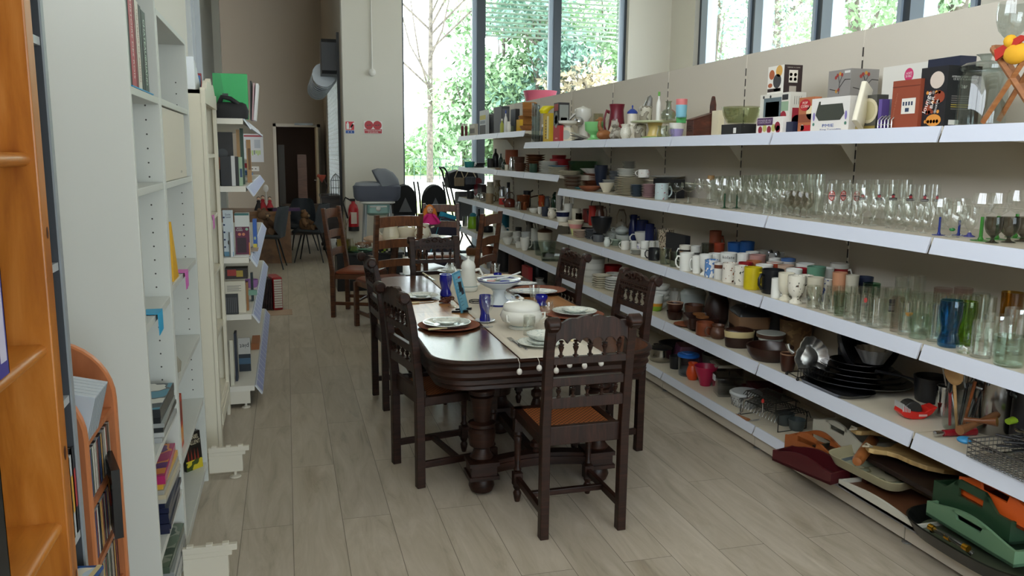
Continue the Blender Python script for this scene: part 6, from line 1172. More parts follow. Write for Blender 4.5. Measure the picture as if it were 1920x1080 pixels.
e=STK[0]; thing('bowl','black_bowl',1127,.26,407,45,Z3+.075,BLK,'wide black bowl behind the black plates','bowl'); thing('deepbowl','black_pot',1127,.26,424,36,Z3,BLK,'black pot under the wide black bowl','pot',hz=.07)
stack(5,'cream_saucer',1088,446,432,30,Z3,mc('#d4bfae',.3),'cream pink saucer in the pile at the shelf edge','saucer','cream pink saucers')
stack(6,'grey_saucer',1107,447,430,23,Z3,GRY,'grey saucer in the pile left of the grey mugs','saucer','grey saucers on the third shelf')
p=next(x for x in COL.objects if x.get('label')=='grey mug, lower of two stacked').location; zz=z_at(440,p.x,p.y)+.003; o=thing('mug','grey_mug',1121,p.x-XF,426,18,zz,GRY,'grey mug, upper of two stacked','mug')
p=next(x for x in COL.objects if x.get('label')=='white dotted bowl under the tilted dotted teapot').location; zz=z_at(440,p.x,p.y)+.003; thing('teapot','dotted_teapot',1166,p.x-XF,421,30,zz,DOT,'white dotted teapot resting on the dotted bowl','teapot',None,180)
stack(5,'green_saucer',1154,462,450,22,Z3,bands('green_rim',[(0,'#d3d6cc'),(.8,'#7fa58a')],2,.3),'white saucer with green rim beside the dotted creamer','saucer','green rimmed saucers')
stack(5,'white_saucer',1194,478,468,26,Z3,PORC,'white saucer in the pile at the shelf edge','saucer','white saucers at the edge of the third shelf')
p=next(x for x in COL.objects if x.get('label')=='white mug, lower of two stacked left of the black square mug').location; zz=z_at(467,p.x,p.y)+.002; thing('mug+c','white_mug',1209,p.x-XF,452,16,zz,PORC,'white mug, upper of two stacked','mug')
carton('black_tin',1247,1283,1290,443,0,Z3,['#15161b'],'black square tin behind the glass mugs','tin',X=XF+.2)
for i,(x,y) in enumerate(((1470,478),(1457,474))): p=spot(x,.42,Z3); tag(MB().tube([(p.x,p.y,Z3+.06),(p.x-.03,p.y+.03,Z3+.15)],.006).sphere((p.x-.035,p.y+.035,Z3+.165),(.02,.008,.028)).build('spoon',STEEL,None,60),['steel spoon standing in the back bowls, left one','steel spoon standing in the back bowls, right one'][i],'spoon')
p=next(x for x in COL.objects if x.get('label')=='white bowl lettered in black behind the picture mugs').location; r=33*depth(p)/F/2; s=MB(); s.text('kolate',r*.5,0,bend=r*1.005,fit=r*1.4); o=s.build('bowl_lettering',mc('#1b1b1b',.4),None,fix=False); lb=[x for x in COL.objects if x.get('label')=='white bowl lettered in black behind the picture mugs'][0]
o.parent=lb; o.matrix_parent_inverse=lb.matrix_basis.inverted(); o.location=(lb.location.x,lb.location.y,Z3+.84*(z_at(474,lb.location.x,lb.location.y)-Z3)); o.rotation_euler=(0,0,-R(34))
# clear tumblers at the right of the third shelf
def tm(kind,px,b,t,w,label,c=None,name='tumbler_glass',group=None): return thing(kind,name,px,b,t,w,Z3,c or GC,label,'glass',group)
tm('rocks',1524,578,536,30,'pear shaped clear tumbler, first at the shelf edge after the flower mugs'); tm('taper',1543,583,552,19,'small clear tumbler, second at the shelf edge'); tm('taper',1558,588,553,19,'small clear tumbler, third at the shelf edge')
tm('pub',1573,594,547,26,'clear moulded tumbler left of the lettered glass',glass('#eaf2ec')); tm('straight',1594,601,551,26,'plain clear tumbler left of the lettered glass with red dot')
o=tm('straight',1616,608,551,25,'clear tumbler with a red dot and black lettering'); s=MB()
s.xf((0,0,.66)); s.text('RICARD',.1,0,bend=.505,fit=-.5); s.xf(); s.poly([(.12*math.cos(a)-.0,-.503,.82+.085*math.sin(a)) for a in [i*PI/9 for i in range(18)]],1); b_=s.build('printed_lettering',[mc('#2b1f1c',.4),mc('#a8322c',.4)],o,fix=False); b_.rotation_euler=(0,0,R(-10))
tm('straight',1640,616,557,31,'plain clear tumbler right of the lettered glass'); o=tm('straight',1664,617,557,20,'clear tumbler with a black printed label'); s=MB(); s.X=Matrix(); [s.poly([(-.3,-.51,z0),(.3,-.51,z0),(.3,-.51,z1),(-.3,-.51,z1)],m) for z0,z1,m in ((.55,.78,0),(.58,.75,1),(.8,.95,0))]; s.build('printed_label',[mc('#26282a',.4),mc('#a8aaa5',.4)],o,fix=False)
tm('straight',1679,623,556,22,'tall clear tumbler left of the orange fruit glass',glass('#f4efec')); o=tm('straight',1695,629,567,24,'clear tumbler with orange fruit print'); s=MB(); s.poly([(.3*math.cos(a),-.51,.72+.12*math.sin(a)) for a in [PI+i*PI/9 for i in range(10)]],0); s.build('printed_fruit',mc('#a9793a',.4),o,fix=False)
tm('rocks',1720,637,590,38,'waisted whisky tumbler, left one at the shelf edge',glass('#f4f8f4')); tm('rocks',1748,638,590,32,'waisted whisky tumbler, right one beside the blue glass',glass('#f4f8f4'))
tm('curvy',1777,653,563,42,'bright blue curved soda glass',[bands('blue_glass',[(0,'#1450b0'),(.3,'#1c62b4'),(1,'#3f7f98')],2,.08)]).active_material if 0 else None
BG=glass('#a3cfe8'); GG=glass('#d3e4a6')
tm('curvy',1777,653,563,42,'bright blue curved soda glass',BG); tm('curvy',1807,650,565,36,'lime green curved soda glass',GG); thing('tub','ashtray',1806,664,650,28,Z3,GC,'low clear glass dish at the edge right of the blue glass','dish')
tm('straight',1837,672,602,36,'clear tumbler with red script right of the lime glass'); tm('rocks',1862,670,590,44,'clear whisky tumbler behind the large one at the right edge'); tm('tumbler',1889,690,630,56,'large heavy clear tumbler at the right edge',glass('#eef5f0')); tm('rocks',1898,.22,578,46,'clear whisky tumbler under the amber glass'); tm('tumbler',1889,.36,548,38,'amber glass tumbler at the back near the right edge',glass('#e3cc96'))
row('straight','tumbler_glass',7,(1560,.14,536,22),(1690,.2,540,26),Z3,GC,'clear tumbler in the second row behind the shelf edge tumblers','glass','clear tumblers in the second row',0,2)
row('straight','tumbler_glass',8,(1668,.28,545,26),(1840,.3,555,34),Z3,GCT,'clear tumbler in the third row behind the blue soda glass','glass','clear tumblers in the third row',0,3)
row('straight','tumbler_glass',5,(1700,.12,562,26),(1765,.14,572,32),Z3,GC,'clear tumbler in the second row left of the blue soda glass','glass','clear tumblers left of the blue glass',0,2)
tm('straight',1687,.42,519,26,'clear dark rimmed glass mug at the back, left one'); tm('straight',1713,.42,517,32,'clear dark rimmed glass mug at the back, right one')
for x,l in ((1763,'left'),(1800,'right')): tm('straight',x,.38,540,33,'clear tumbler with dark red dots at the back, '+l+' one',[spots('dotted_glass','#cfc9c4',['#5a1f2c','#2a2628'],10.7,.66,.1)]) if 0 else tm('straight',x,.4,540,33,'clear tumbler at the back behind the soda glasses, '+l+' one',glass('#f0e8e6'))
tm('pub',1832,.28,550,40,'tall frosted clear beer glass behind the lime glass',glass('#eef1ee'))
# ---------------- fourth shelf and base shelf ----------------
DPOT=mc('#2e1710',.3); STN=mc('#5b3a2a',.4); CLR=glass('#e9eeec')
# far part
many(A4,[('straight','steel_flask',872,.1,405,10,STEEL,'grey steel flask left of the green jug at the window end','flask'),('thermos','green_jug',887,429,399,21,[mc('#7fae22',.3),mc('#2a7f92',.4),mc('#7fae22',.3)],'bright green vacuum jug with teal cap on the far fourth shelf','vacuum jug'),
 ('bottle','black_flask',898,.12,392,11,BLK,'black flask right of the green vacuum jug','flask'),('thermos','navy_flask',879,.24,397,10,[mc('#1e3a6a',.35)],'navy blue flask behind the green vacuum jug','flask'),('jug+h','glass_jug',901,431,414,11,glass('#dfe6df'),'small clear jug before the black flask','jug'),
 ('jar','red_lid_jar',913,.24,415,9,[IVORY,mc('#a3282c',.4)],'small cream jar with red lid behind the ladder back chair','jar'),('pot','black_pan',914,436,424,22,BLK,'black pan half hidden by the right ladder back chair','pan'),
 ('straight','teal_tub',944,.34,399,21,mc('#1c6f86',.35),'translucent teal tub at the back of the far fourth shelf','tub'),('teapot','white_teapot',941,.24,418,19,PORC,'white teapot behind the white sauce bowl','teapot'),
 ('flarebowl','sauce_bowl',946,451,434,36,PORC,'wide white sauce bowl at the edge of the far fourth shelf','bowl'),('bowl+l','lidded_dish',952,459,446,21,PORC,'white lidded dish before the wide sauce bowl','dish'),
 ('mug','white_mug',969,.24,434,19,[spots('dot_mug','#d9d8d0',['#1c1c1c'],3.5,.72,.2)],'white mug with black dot','mug'),('deepbowl','grey_white_bowl',986,.24,435,18,mc('#c9ccc9',.25),'grey white bowl right of the dotted mug','bowl'),('pot+2','white_pot',966,457,444,18,PORC,'white two handled pot at the shelf edge','pot'),
 ('cupb+c','white_cup',984,.16,445,18,PORC,'white cup stacked before the grey white bowl','cup'),('rect','white_dish',980,465,454,28,PORC,'white rectangular dish at the shelf edge','dish'),
 ('jug+j','grey_jug',993,.4,414,16,mc('#7a7670',.4),'grey jug at the back of the far fourth shelf','jug'),('mug+c','white_mug',1003,.3,428,16,PORC,'white mug left of the brown lidded casserole','mug'),('bowl+l','brown_casserole',1021,.26,434,28,[CREAMP,mc('#5a3a28',.3),mc('#3a2018',.3)],'cream casserole with brown lid before the step','casserole'),
 ('straight','black_mug',972,.42,426,12,BLK,'black mug at the back behind the dotted mug','mug'),
 ('rect','glass_dish',1006,469,455,46,CLR,'clear glass baking dish, front one of the pile','dish'),('oval','glass_dish',1022,.26,452,54,CLR,'oval clear glass dish behind the baking dish','dish'),('rect','glass_dish',1033,490,478,40,CLR,'clear glass dish at the shelf edge beside the green dish','dish'),('oval','green_dish',1028,484,474,24,glass('#6f9a5f'),'green glass dish before the right dining chair','dish')])
many(Z5,[('rect','wooden_tray',886,478,466,24,WD,'wooden tray pile on the far base shelf','tray'),('bowl','terracotta_bowl',914,.14,462,22,CLAY,'terracotta bowl on the far base shelf beside the ladder back chair','bowl'),('pot+2','black_pot',946,.2,466,34,[BLK,BLK],'black cooking pot on the far base shelf','pot'),
 ('straight','brown_basket',968,.16,476,30,mc('#3e241a',.6),'dark brown basket on the far base shelf','basket'),('rect','steel_tray',926,.14,488,28,STEEL,'steel tray lying on the far base shelf','tray'),('pot','black_casserole',1005,.28,478,44,BLK,'black casserole behind the grey plastic bag','pot')])
carton('red_packet',978,990,998,502,0,Z5,['#8f1f22','#d8b9a8'],'red packet on the base shelf left of the clear bag','packet',X=XF+.03)
o=tag(MB().loft([[(.1*k*math.cos(a)*(1+.15*math.sin(3*a)),.13*k*math.sin(a)*(1+.1*math.cos(5*a)),h) for a in [i*PI/9 for i in range(18)]] for k,h in ((.8,0),(1,.04),(.75,.1),(.35,.14),(.5,.17))]).build('plastic_bag',mc('#8d8c88',.25),None,60),'grey plastic bag of small things on the base shelf behind the right chair','bag'); p=spot(1012,.14,Z5); o.location=p
# bowls and plates seen between the right hand chairs
many(Z4,[('deepbowl','ribbed_tub',1111,.2,484,56,bands('ribbed',[(0,'#c9c8c0'),(.2,'#b5b4ab'),(.3,'#c9c8c0'),(.5,'#b5b4ab'),(.6,'#c9c8c0'),(.8,'#b5b4ab')],2,.4),'white ribbed tub on the fourth shelf between the right chairs','tub'),('bowl+p','red_colander',1148,.34,497,44,[mc('#a3181f',.35),mc('#a3181f',.35)],'red colander with long handle pointing left','colander',None,180),
 ('deepbowl','painted_bowl',1152,.26,512,34,spots('painted_bowl','#d6d3c6',['#7a2f2a'],5,.68,.3),'white bowl with leaf print under the red colander','bowl'),('bowl','shallow_bowl',1097,524,513,48,PORC,'shallow white bowl at the shelf edge before the ribbed tub','bowl')])
stack(6,'cream_plate',1128,540,516,46,Z4,CREAMP,'cream plate in the pile before the red colander','plate','cream plates before the red colander')
stack(5,'white_bowl',1150,543,522,34,Z4,PORC,'white bowl in the pile beside the cream plates','bowl','white bowls beside the cream plates','bowl')
stack(4,'white_bowl',1238,.2,536,34,Z4,PORC,'white bowl in the pile right of the near right chair back','bowl','white bowls behind the near right chair','bowl')
many(Z4,[('scallop','fluted_dish',1262,.34,543,44,PORC,'white fluted dish behind the navy ramekins','dish'),('deepbowl','glass_ramekin',1230,584,553,27,bands('ramekin_bands',[(0,'#7aa02c'),(.3,'#c98a2a'),(.5,'#c9ccc6')],2,.3),'pile of ramekins, green, orange and clear, beside the chair back','ramekin'),
 ('ovall','pale_casserole',1298,.26,551,60,[mc('#a9b0ab',.25),mc('#b5bbb5',.25),mc('#b5bbb5',.25)],'pale grey green oval casserole with lid','casserole'),('jug','brown_crock',1343,.3,543,48,mc('#2f1c15',.4),'tall dark brown crock behind the wooden lidded dish','crock'),('straight','white_cylinder',1384,.4,552,42,mc('#aaa79f',.4),'pale cylinder at the back behind the wooden lidded dish','canister'),
 ('bowl+c','brown_bowl',1300,.24,571,36,[STN,STN],'brown handled bowl behind the rectangular brown dish','bowl',None,20)])
stack(4,'navy_ramekin',1261,577,558,44,Z4,[mc('#1b2a55',.2),mc('#c9c294',.3)],'navy and cream dish in the pile behind the brown ramekins','dish','navy dishes behind the brown ramekins','bowl')
a=thing('deepbowl','brown_ramekin',1265,601,583,32,Z4,DPOT,'small dark brown ramekin, lower of two stacked','ramekin'); zz=z_at(584,a.location.x,a.location.y); thing('deepbowl','brown_ramekin',1265,a.location.x-XF,567,32,zz,bands('ramekin',[(0,'#3a1f16'),(.9,'#a98a72')],2,.3),'small brown ramekin with pale inside, upper of two stacked','ramekin')
thing('plate','terracotta_plate',1288,617,None,50,Z4,CLAY,'flat terracotta plate under the rectangular brown dish','plate',hz=.015)
o=thing('rect','brown_dish',1313,.17,592,72,Z4+.016,DPOT,'rectangular dark brown dish with two wooden lids','dish',sy=1.15); 
for i,dx in enumerate((-.2,.22)): MB().lathe([(.001,.9),(.2,.95),(.21,1.04),(.001,1.02)],22,0,(0,dx)).build('wooden_lid',WD,o,40)
many(Z4,[('mug+h','terracotta_mug',1321,631,604,33,[mc('#7a3f26',.4),mc('#7a3f26',.4)],'terracotta handled mug at the edge of the fourth shelf','mug',None,-10),('jug+h','brown_jug',1346,637,609,32,[STN,STN],'round brown jug right of the terracotta mug','jug',None,180)])
o=thing('rect','lidded_terrine',1402,.26,588,66,Z4,bands('terrine',[(0,'#22130e'),(.55,'#22130e'),(.56,'#7d5f45')],2,.35),'rectangular tan and brown terrine with black lid','terrine',sy=1.3); MB().loft([[(x,y,z) for x,y in rrect(-.47+e,.47-e,-.47+e,.47-e,.08,4)] for e,z in ((0,1),(.02,1.12),(.12,1.25))]).build('lid',BLK,o,40); MB().tube([(-.12,0,1.24),(-.1,0,1.36),(.1,0,1.36),(.12,0,1.24)],.03,8).build('lid_knob',BLK,o,60)
o=thing('pot+p','grey_pan',1450,.4,572,50,Z4+.03,[GRY,GRY],'grey pan at the back right of the terrine','pan',None,150)
o=thing('oval','oval_terrine',1385,658,620,72,Z4,bands('oval_terrine',[(0,'#2a1510'),(.62,'#2a1510'),(.63,'#c3b183')],2,.3),'oval dark brown and cream terrine at the shelf edge','terrine'); MB().lathe([(.46,.98),(.44,1.1),(.2,1.22),(.001,1.25)],32,0,sy=.6).build('brown_lid',DPOT,o,50)
a=thing('deepbowl','brown_bowl',1442,684,648,86,Z4,DPOT,'large dark brown bowl carrying the white lined pot','bowl'); zz=z_at(668,a.location.x,a.location.y)
thing('rimbowl','lined_pot',1444,a.location.x-XF,624,66,zz,[bands('lined_pot',[(0,'#4a3328'),(.97,'#b5b8b0')],2,.3)],'brown pot with white lining standing in the large brown bowl','pot'); MB().lathe([(.468,1.0),(.455,.75),(.36,.2),(.001,.15)],28).build('lining',mc('#bcc0b8',.3),[x for x in COL.objects if x.name.startswith('lined_pot')][0],50)
thing('deepbowl','brown_ramekin',1476,699,662,30,Z4,bands('ramekin',[(0,'#3a1f16'),(.93,'#8a6a52')],2,.3),'small brown ramekin left of the pewter leaf dish','ramekin')
thing('deepbowl','embossed_bowl',1490,.34,598,76,Z4,spots('embossed','#7a5d40',['#97774f'],6,.56,.4),'large tan embossed bowl behind the pewter leaf dish','bowl')
# pewter leaf dish on a wire stand
p=on_z(1516,712,Z4); k=depth(p)/F; o=empty('leaf_dish',(p.x+.02,p.y+.01,Z4+.02),R(8)-YAW,'shiny pewter leaf shaped dish propped upright on a dark wire stand','dish'); PEW=mc('#b5b3ae',.36,1)
def leaf(sc,y0,n=96):
    o_=[]
    for i in range(n):
        a=2*PI*i/n; rib=.8*abs(math.sin(6*a)) if sc>.5 else 0; r=(32+rib*2-7*max(0,math.cos(a-2.6))**6-3*math.sin(a)+5*max(0,math.cos(a+.35))**3)*sc; o_.append(((r*math.cos(a)+6*(1-sc))*k,y0,(r*math.sin(a)*1.14+40-6*(1-sc))*k))
    return o_
s=MB(); s.loft([leaf(1.0,-.004),leaf(.97,-.010),leaf(.93,-.004),leaf(.62,.022),leaf(.5,.026),leaf(.48,.024),leaf(.02,.024)],0,False); s.loft([leaf(1.0,-.004),leaf(.94,.004),leaf(.64,.03),leaf(.02,.034)],0,False); s=s.build('leaf_body',PEW,o,60); s.rotation_euler=(R(-14),0,0)
s=MB().tube([(-33*k,0,44*k),(-42*k,-.004,50*k),(-44*k,-.004,60*k)],[.012,.009,.014],8).build('leaf_stem',PEW,o,50); s.rotation_euler=(R(-14),0,0)
s=MB()
for i in range(12): s.tube([(-.09+.016*i,-.03,0),(-.09+.016*i,-.03,.05)],.002,5)
s.tube([(-.09,-.03,.05),(.09,-.03,.05),(.09,.09,.05)],.003,6).tube([(-.09,-.03,.002),(.09,-.03,.002),(.09,.09,.002),(-.09,.09,.002)],.003,6,0,True)
for x,y in ((-.09,-.03),(.09,-.03),(.09,.09),(-.09,.09)): s.sphere((x,y,-.008),.009,8)
o2=tag(s.build('wire_stand',mc('#2d2a26',.35,.7),None,60),'dark wire stand with ball feet under the pewter leaf dish','stand'); o2.location=(p.x+.02,p.y+.01,Z4+.017); o2.rotation_euler=(0,0,R(8)-YAW)
# pewter platters and chrome bowl
PLT=mc('#77777b',.2,1)
p=spot(1602,738,Z4,170); zz=Z4
for i,(w,l) in enumerate(((200,'lowest'),(176,'second'),(160,'third'),(132,'fourth'),(100,'top'))):
    o=inst('pewter_platter',unit('plate')[0][1],PLT); W_=w*depth(p)/F; o.location=(max(p.x,XF+.2),p.y+.0,Z4+.022*i); o.scale=(W_*.78,W_,.04); o.rotation_euler=(0,0,R(30)); tag(o,'dark shiny pewter platter, '+l+' of the pile of five','platter')
o=thing('scallop','chrome_bowl',1637,XF and max(p.x,XF+.2)-XF+.03,668,66,Z4+.135,CHR,'chrome fluted bowl on top of the pewter platters','bowl',hz=.075)
for c_ in [o]+list(o.children):
    if c_.type=='MESH': c_.data=c_.data.copy(); c_.data.materials[0]=mc('#d6d7d8',.3,.85)
tag(MB().loft([[(x*(1+.05*j),y*(1+.05*j),z) for x,y in rrect(-.1,.1,-.26,.1,.06,5)] for j,z in enumerate((0,.012,.02))]).build('oval_tray',PLT,None,50),'dark metal tray jutting over the shelf edge below the leaf dish','tray').location=spot(1548,.1,Z4)
p=spot(1592,.3,Z4)
o=empty('grill_pan',p,R(40)-YAW,'black grill pan leaning with a looped handle behind the platters','pan'); s=MB().lathe([(.001,0),(.12,0),(.15,.03),(.158,.05),(.15,.05),(.142,.03),(.115,.008),(.001,.008)],28).build('pan_body',BLK,o,50); s.rotation_euler=(R(62),0,0); s.location=(0,0,.165)
s=MB().tube([(-.05,0,.27),(-.04,0,.35),(0,0,.39),(.04,0,.35),(.05,0,.27)],.011,8).build('loop_handle',BLK,o,60)
o=empty('wok_pan',spot(1640,.4,Z4),0,'second black pan leaning against the panel behind the chrome bowl','pan'); s=MB().lathe([(.001,0),(.12,0),(.165,.05),(.172,.055),(.16,.05),(.115,.008),(.001,.008)],28).build('pan_body',mc('#222224',.25),o,50); s.rotation_euler=(R(15),R(-60),0); s.location=(-.02,0,.165)
# red tape dispenser
p=on_z(1708,786,Z4); k=depth(p)/F; o=empty('tape_dispenser',(p.x+.03,p.y+.02,Z4),R(4)-YAW,'red and black tape dispenser at the edge of the fourth shelf','tape dispenser'); RED=mc('#c8261f',.3)
prof=[(-32,12),(-24,4),(-8,0),(12,1),(28,10),(38,24),(24,20),(14,14),(0,14),(-12,16),(-28,26)]
MB().prism([(x*k,z*k) for x,z in prof],-.035,.035,'y').build('dispenser_body',RED,o,None,.004); MB().prism([((-8+17*math.cos(a))*k,(18+16*math.sin(a))*k) for a in [i*PI/10 for i in range(20)]],-.028,.028,'y').build('tape_roll',mc('#2d2c2b',.35),o,None,.003)
s=MB(); [s.box((-30+3.2*i)*k,(-28.4+3.2*i)*k,-.037,.037,(16-.5*i)*k,(30-2.4*i)*k) for i in range(5)]; s.build('cutter_teeth',mc('#d5d6d8',.3,.6),o); MB().box(2*k,18*k,-.0365,-.035,6*k,10*k).build('maker_label',mc('#d9b0aa',.4),o)
# utensil jar
p=on_z(1790,812,Z4); k=depth(p)/F; J=Vector((p.x+.05,p.y+.03,Z4)); jr=30*k
o=empty('utensil_jar',J,0,'clear glass jar crowded with kitchen utensils on the fourth shelf','jar'); MB().lathe([(.001,.004),(jr*.9,.004),(jr,.02),(jr,68*k),(jr*1.06,72*k)],28).build('jar_body',glass('#eef2f0'),o,50)
def tool(name,dx,dy,hx,hy,L,label,cat,head,hcol,mat):
    o=empty(name,(J.x+dx,J.y+dy,Z4+.012),0,label,cat); d=Vector((hx,hy,1)).normalized(); tip=d*L
    MB().tube([(0,0,0),d*L*.8],[.006,.007],8).build('handle',mat,o,50); q=Vector(tip)
    rot=d.to_track_quat('Z','Y').to_euler(); s=MB().xf(q,rot)
    if head=='spoon': s.sphere((0,0,0),(.042,.012,.058),14)
    elif head=='ladle': s.lathe([(.001,-.03),(.04,-.02),(.055,.02),(.05,.02),(.035,-.015),(.001,-.02)],18)
    elif head=='spatula': s.box(-.035,.035,-.003,.003,-.06,.06)
    elif head=='fork': [s.box(-.02+.014*i,-.014+.014*i,-.002,.002,-.05,.06) for i in range(4)]
    elif head=='whisk':
        for i in range(5): s.tube([(0,0,-.08),(.035*math.cos(i*.63),.035*math.sin(i*.63),0),(0,0,.06),(-.035*math.cos(i*.63),-.035*math.sin(i*.63),0),(0,0,-.08)],.0018,5)
    s.build(head,hcol,o,50); return o
LW=mc('#b08a5a',.55); AMB=mc('#8a4a22',.3)
tool('wooden_spoon',-.03,-.02,-.26,-.08,.27,'pale wooden spoon leaning left in the utensil jar','spoon','spoon',LW,LW); tool('copper_spoon',.0,-.02,.06,-.12,.275,'brown and amber ladle standing in the utensil jar','ladle','ladle',AMB,AMB)
tool('steel_spatula',.01,.02,-.12,.25,.24,'steel spatula at the back of the utensil jar','spatula','spatula',STEEL,STEEL); tool('meat_fork',.03,.0,.28,-.05,.34,'steel fork leaning right in the utensil jar','fork','fork',STEEL,STEEL); tool('whisk',.03,.03,.22,.1,.23,'wire whisk in the utensil jar','whisk','whisk',STEEL,BLK)
tool('black_spatula',.02,-.03,.2,-.1,.27,'black spatula leaning right in the utensil jar','spatula','spatula',BLK,BLK); tool('steel_knife',.04,.02,.42,.05,.3,'long pale steel server leaning far right over the jar','server','spatula',mc('#8f8c86',.35,.6),mc('#8f8c86',.35,.6)); tool('red_peeler',-.02,.03,-.05,.06,.2,'red handled tool inside the utensil jar','peeler','spoon',STEEL,mc('#8f1d22',.3))
many(Z4,[('straight+2','stock_pot',1866,.36,706,84,[mc('#a5a3a0',.2,1),STEEL],'tall stainless stock pot behind the utensil jar','pot'),('tub+p','black_skillet',1745,.42,706,66,[BLK,BLK],'black skillet behind the utensil jar','skillet',None,160),('pot','steel_cup_mould',1768,.3,724,30,CHR,'shiny steel mould between skillet and utensil jar','mould'),('pot+2','dark_pot',1912,.34,722,40,[BLK,BLK],'black pot at the right edge beside the stock pot','pot')])
# loose tools and wire basket
def at4(px,py): return on_z(px,py,Z4)
a,b=at4(1752,820),at4(1836,815); o=empty('rotary_tool',a,math.atan2((b-a).y,(b-a).x),'dark red handled tool lying at the edge beside the utensil jar','tool'); L=(b-a).length; MB().tube([(.04,0,.016),(L*.9,0,.016)],[.014,.018],12).build('handle',mc('#8a1622',.25),o,50); MB().tube([(0,0,.016),(.05,0,.016)],[.012,.009],10).build('steel_tip',CHR,o,50)
a,b=at4(1796,838),at4(1890,812); o=empty('honey_brush',a+Vector((0,0,.05)),math.atan2((b-a).y,(b-a).x),'brown bristled wooden brush lying on the wire basket','brush'); L=(b-a).length; MB().tube([(0,0,.02),(L*.3,0,.03),(L*.65,0,.045),(L,0,.06)],[.02,.012,.016,.014],10).build('handle',mc('#7a5130',.6),o,50); s=MB()
for i in range(26): t=random.uniform(-1,1); u=random.uniform(-1,1); s.tube([(L*.95,0,.06),(L*1.16,.04*t,.065+.035*u)],.003,4)
s.build('bristles',mc('#8a6038',.8),o)
a=at4(1812,858); bx=.5; by=.3; o=empty('wire_basket',(a.x+.0,a.y-.0,Z4),R(-2),'shallow wire basket full of loose cutlery at the right edge','basket'); s=MB()
for i in range(26):
    x=.02*i
    if x<bx: s.tube([(x,-by,.075),(x,-by,.004),(x,0,.004),(x,0,.075)],.0016,4)
for i in range(16): y=-.02*i; s.tube([(0,y,.075),(0,y,.004),(bx,y,.004),(bx,y,.075)],.0016,4)
for z in (.02,.04,.058,.075): s.tube([(0,0,z),(bx,0,z),(bx,-by,z),(0,-by,z)],.0022 if z<.07 else .0035,5,0,True)
s.build('wire_mesh',mc('#8f9092',.25,.9),o,50)
q=random.Random(5)
for i in range(34):
    x,y=a.x+q.uniform(.08,.42),a.y-q.uniform(.06,.24); ang=q.uniform(0,6.28); z=Z4+.02+.0032*i; kind=q.choice(('fork','spoon','knife')); c=[STEEL,STEEL,CHR,BLK,mc('#6f7074',.25,1)][i%5]
    o=empty('cutlery',(x,y,z),ang,'loose piece of cutlery in the wire basket','cutlery','loose cutlery in the wire basket'); L=.17
    MB().box(-L/2,0,-.008,.008,0,.006).build('handle',c if i%3 else BLK,o,None,.002)
    s=MB()
    if kind=='fork': s.box(0,L*.25,-.004,.004,.001,.005); [s.box(L*.25,L/2,-.011+.0065*j,-.0075+.0065*j,.001,.004) for j in range(4)]; s.box(L*.22,L*.28,-.011,.0115,.001,.004)
    elif kind=='spoon': s.box(0,L*.3,-.004,.004,.001,.005).sphere((L*.4,0,.004),(.03,.018,.005),10)
    else: s.prism([(0,-.008),(L*.45,-.008),(L*.5,.004),(0,.008)],.002,.004,'z')
    s.build(kind+'_head',c,o)
a=at4(1870,830); o=tag(MB().tube([(0,0,.0),(.05,.0,.008),(.13,.02,.006)],[.012,.017,.008],10,0,False,1.3).build('green_peeler',mc('#8fb02a',.35),None,60),'lime green handled peeler on the cutlery in the wire basket','peeler'); o.location=(a.x+.02,a.y-.02,Z4+.095)
o=tag(MB().sphere((0,0,0),(.03,.03,.014),14).build('bottle_stopper',mc('#2f7fb0',.35),None,60),'small blue cap at the corner of the wire basket','cap'); b=at4(1795,851); o.location=(b.x+.02,b.y-.01,Z4+.06)
o=tag(MB().tube([(0,0,0),(.07,0,.01),(.12,0,.02)],[.012,.01,.02],10).build('pizza_cutter',mc('#6b3f22',.4),None,60),'brown wooden handled tool lying across the cutlery','tool'); o.location=(a.x-.12,a.y+.06,Z4+.09); o.rotation_euler=(0,0,R(-60))
# ---- base shelf
o=thing('deepbowl','colander_tub',1397,768,739,56,Z5,bands('colander',[(0,'#b9bcbc')],2,.4),'round white colander tub with lid on the base shelf','tub'); MB().lathe([(.52,.98),(.54,1.02),(.54,1.15),(.48,1.25),(.001,1.27)],32).build('lid',mc('#b5b9bb',.4),o,50); s=MB()
for j in range(4):
    for i in range(22): a=2*PI*(i+.5*(j%2))/22; r=.43+.07*(.2+.2*j); s.xf((r*math.cos(a),r*math.sin(a),.18+.2*j),(0,0,a)); s.box(-.004,.012,-.012,.012,-.05,.05)
s.xf(); s.build('perforations',mc('#5f6264',.5),o)
many(Z5,[('pot+l','steel_pot',1238,680,652,42,[mc('#a8a49b',.2,1),BLK,BLK],'stainless pot with black lid behind the table corner','pot'),('pot+2','black_pot',1262,.3,642,56,[BLK,BLK],'large black pot behind the stainless pot','pot'),('tub','black_bowl',1266,693,667,24,BLK,'small black bowl left of the blue lidded canister','bowl'),
 ('tumbler','clear_canister',1289,707,668,38,glass('#e6ecf2'),'clear canister with bright blue lid on the base shelf','canister'),('rlid','violet_box',1292,.36,646,66,mc('#6a3a52',.4),'dull violet plastic box at the back of the base shelf','box'),
 ('jug','orange_egg_holder',1298,714,680,24,mc('#c8481a',.35),'orange egg shaped holder before the blue lidded canister','holder'),('flarebowl','magenta_bowl',1322,727,686,44,mc('#a81f45',.35),'magenta plastic bowl beside the orange holder','bowl'),
 ('rect','clear_tub',1362,.3,684,66,glass('#eae8e6'),'large clear box with cream lid on the base shelf','box'),('rect','clear_box',1362,744,706,48,glass('#eceded'),'small clear clip box before the cream lidded box','box'),('deepbowl','grey_lid_dish',1340,.36,664,50,mc('#7a756c',.4),'grey round dish behind the cream lidded box','dish')])
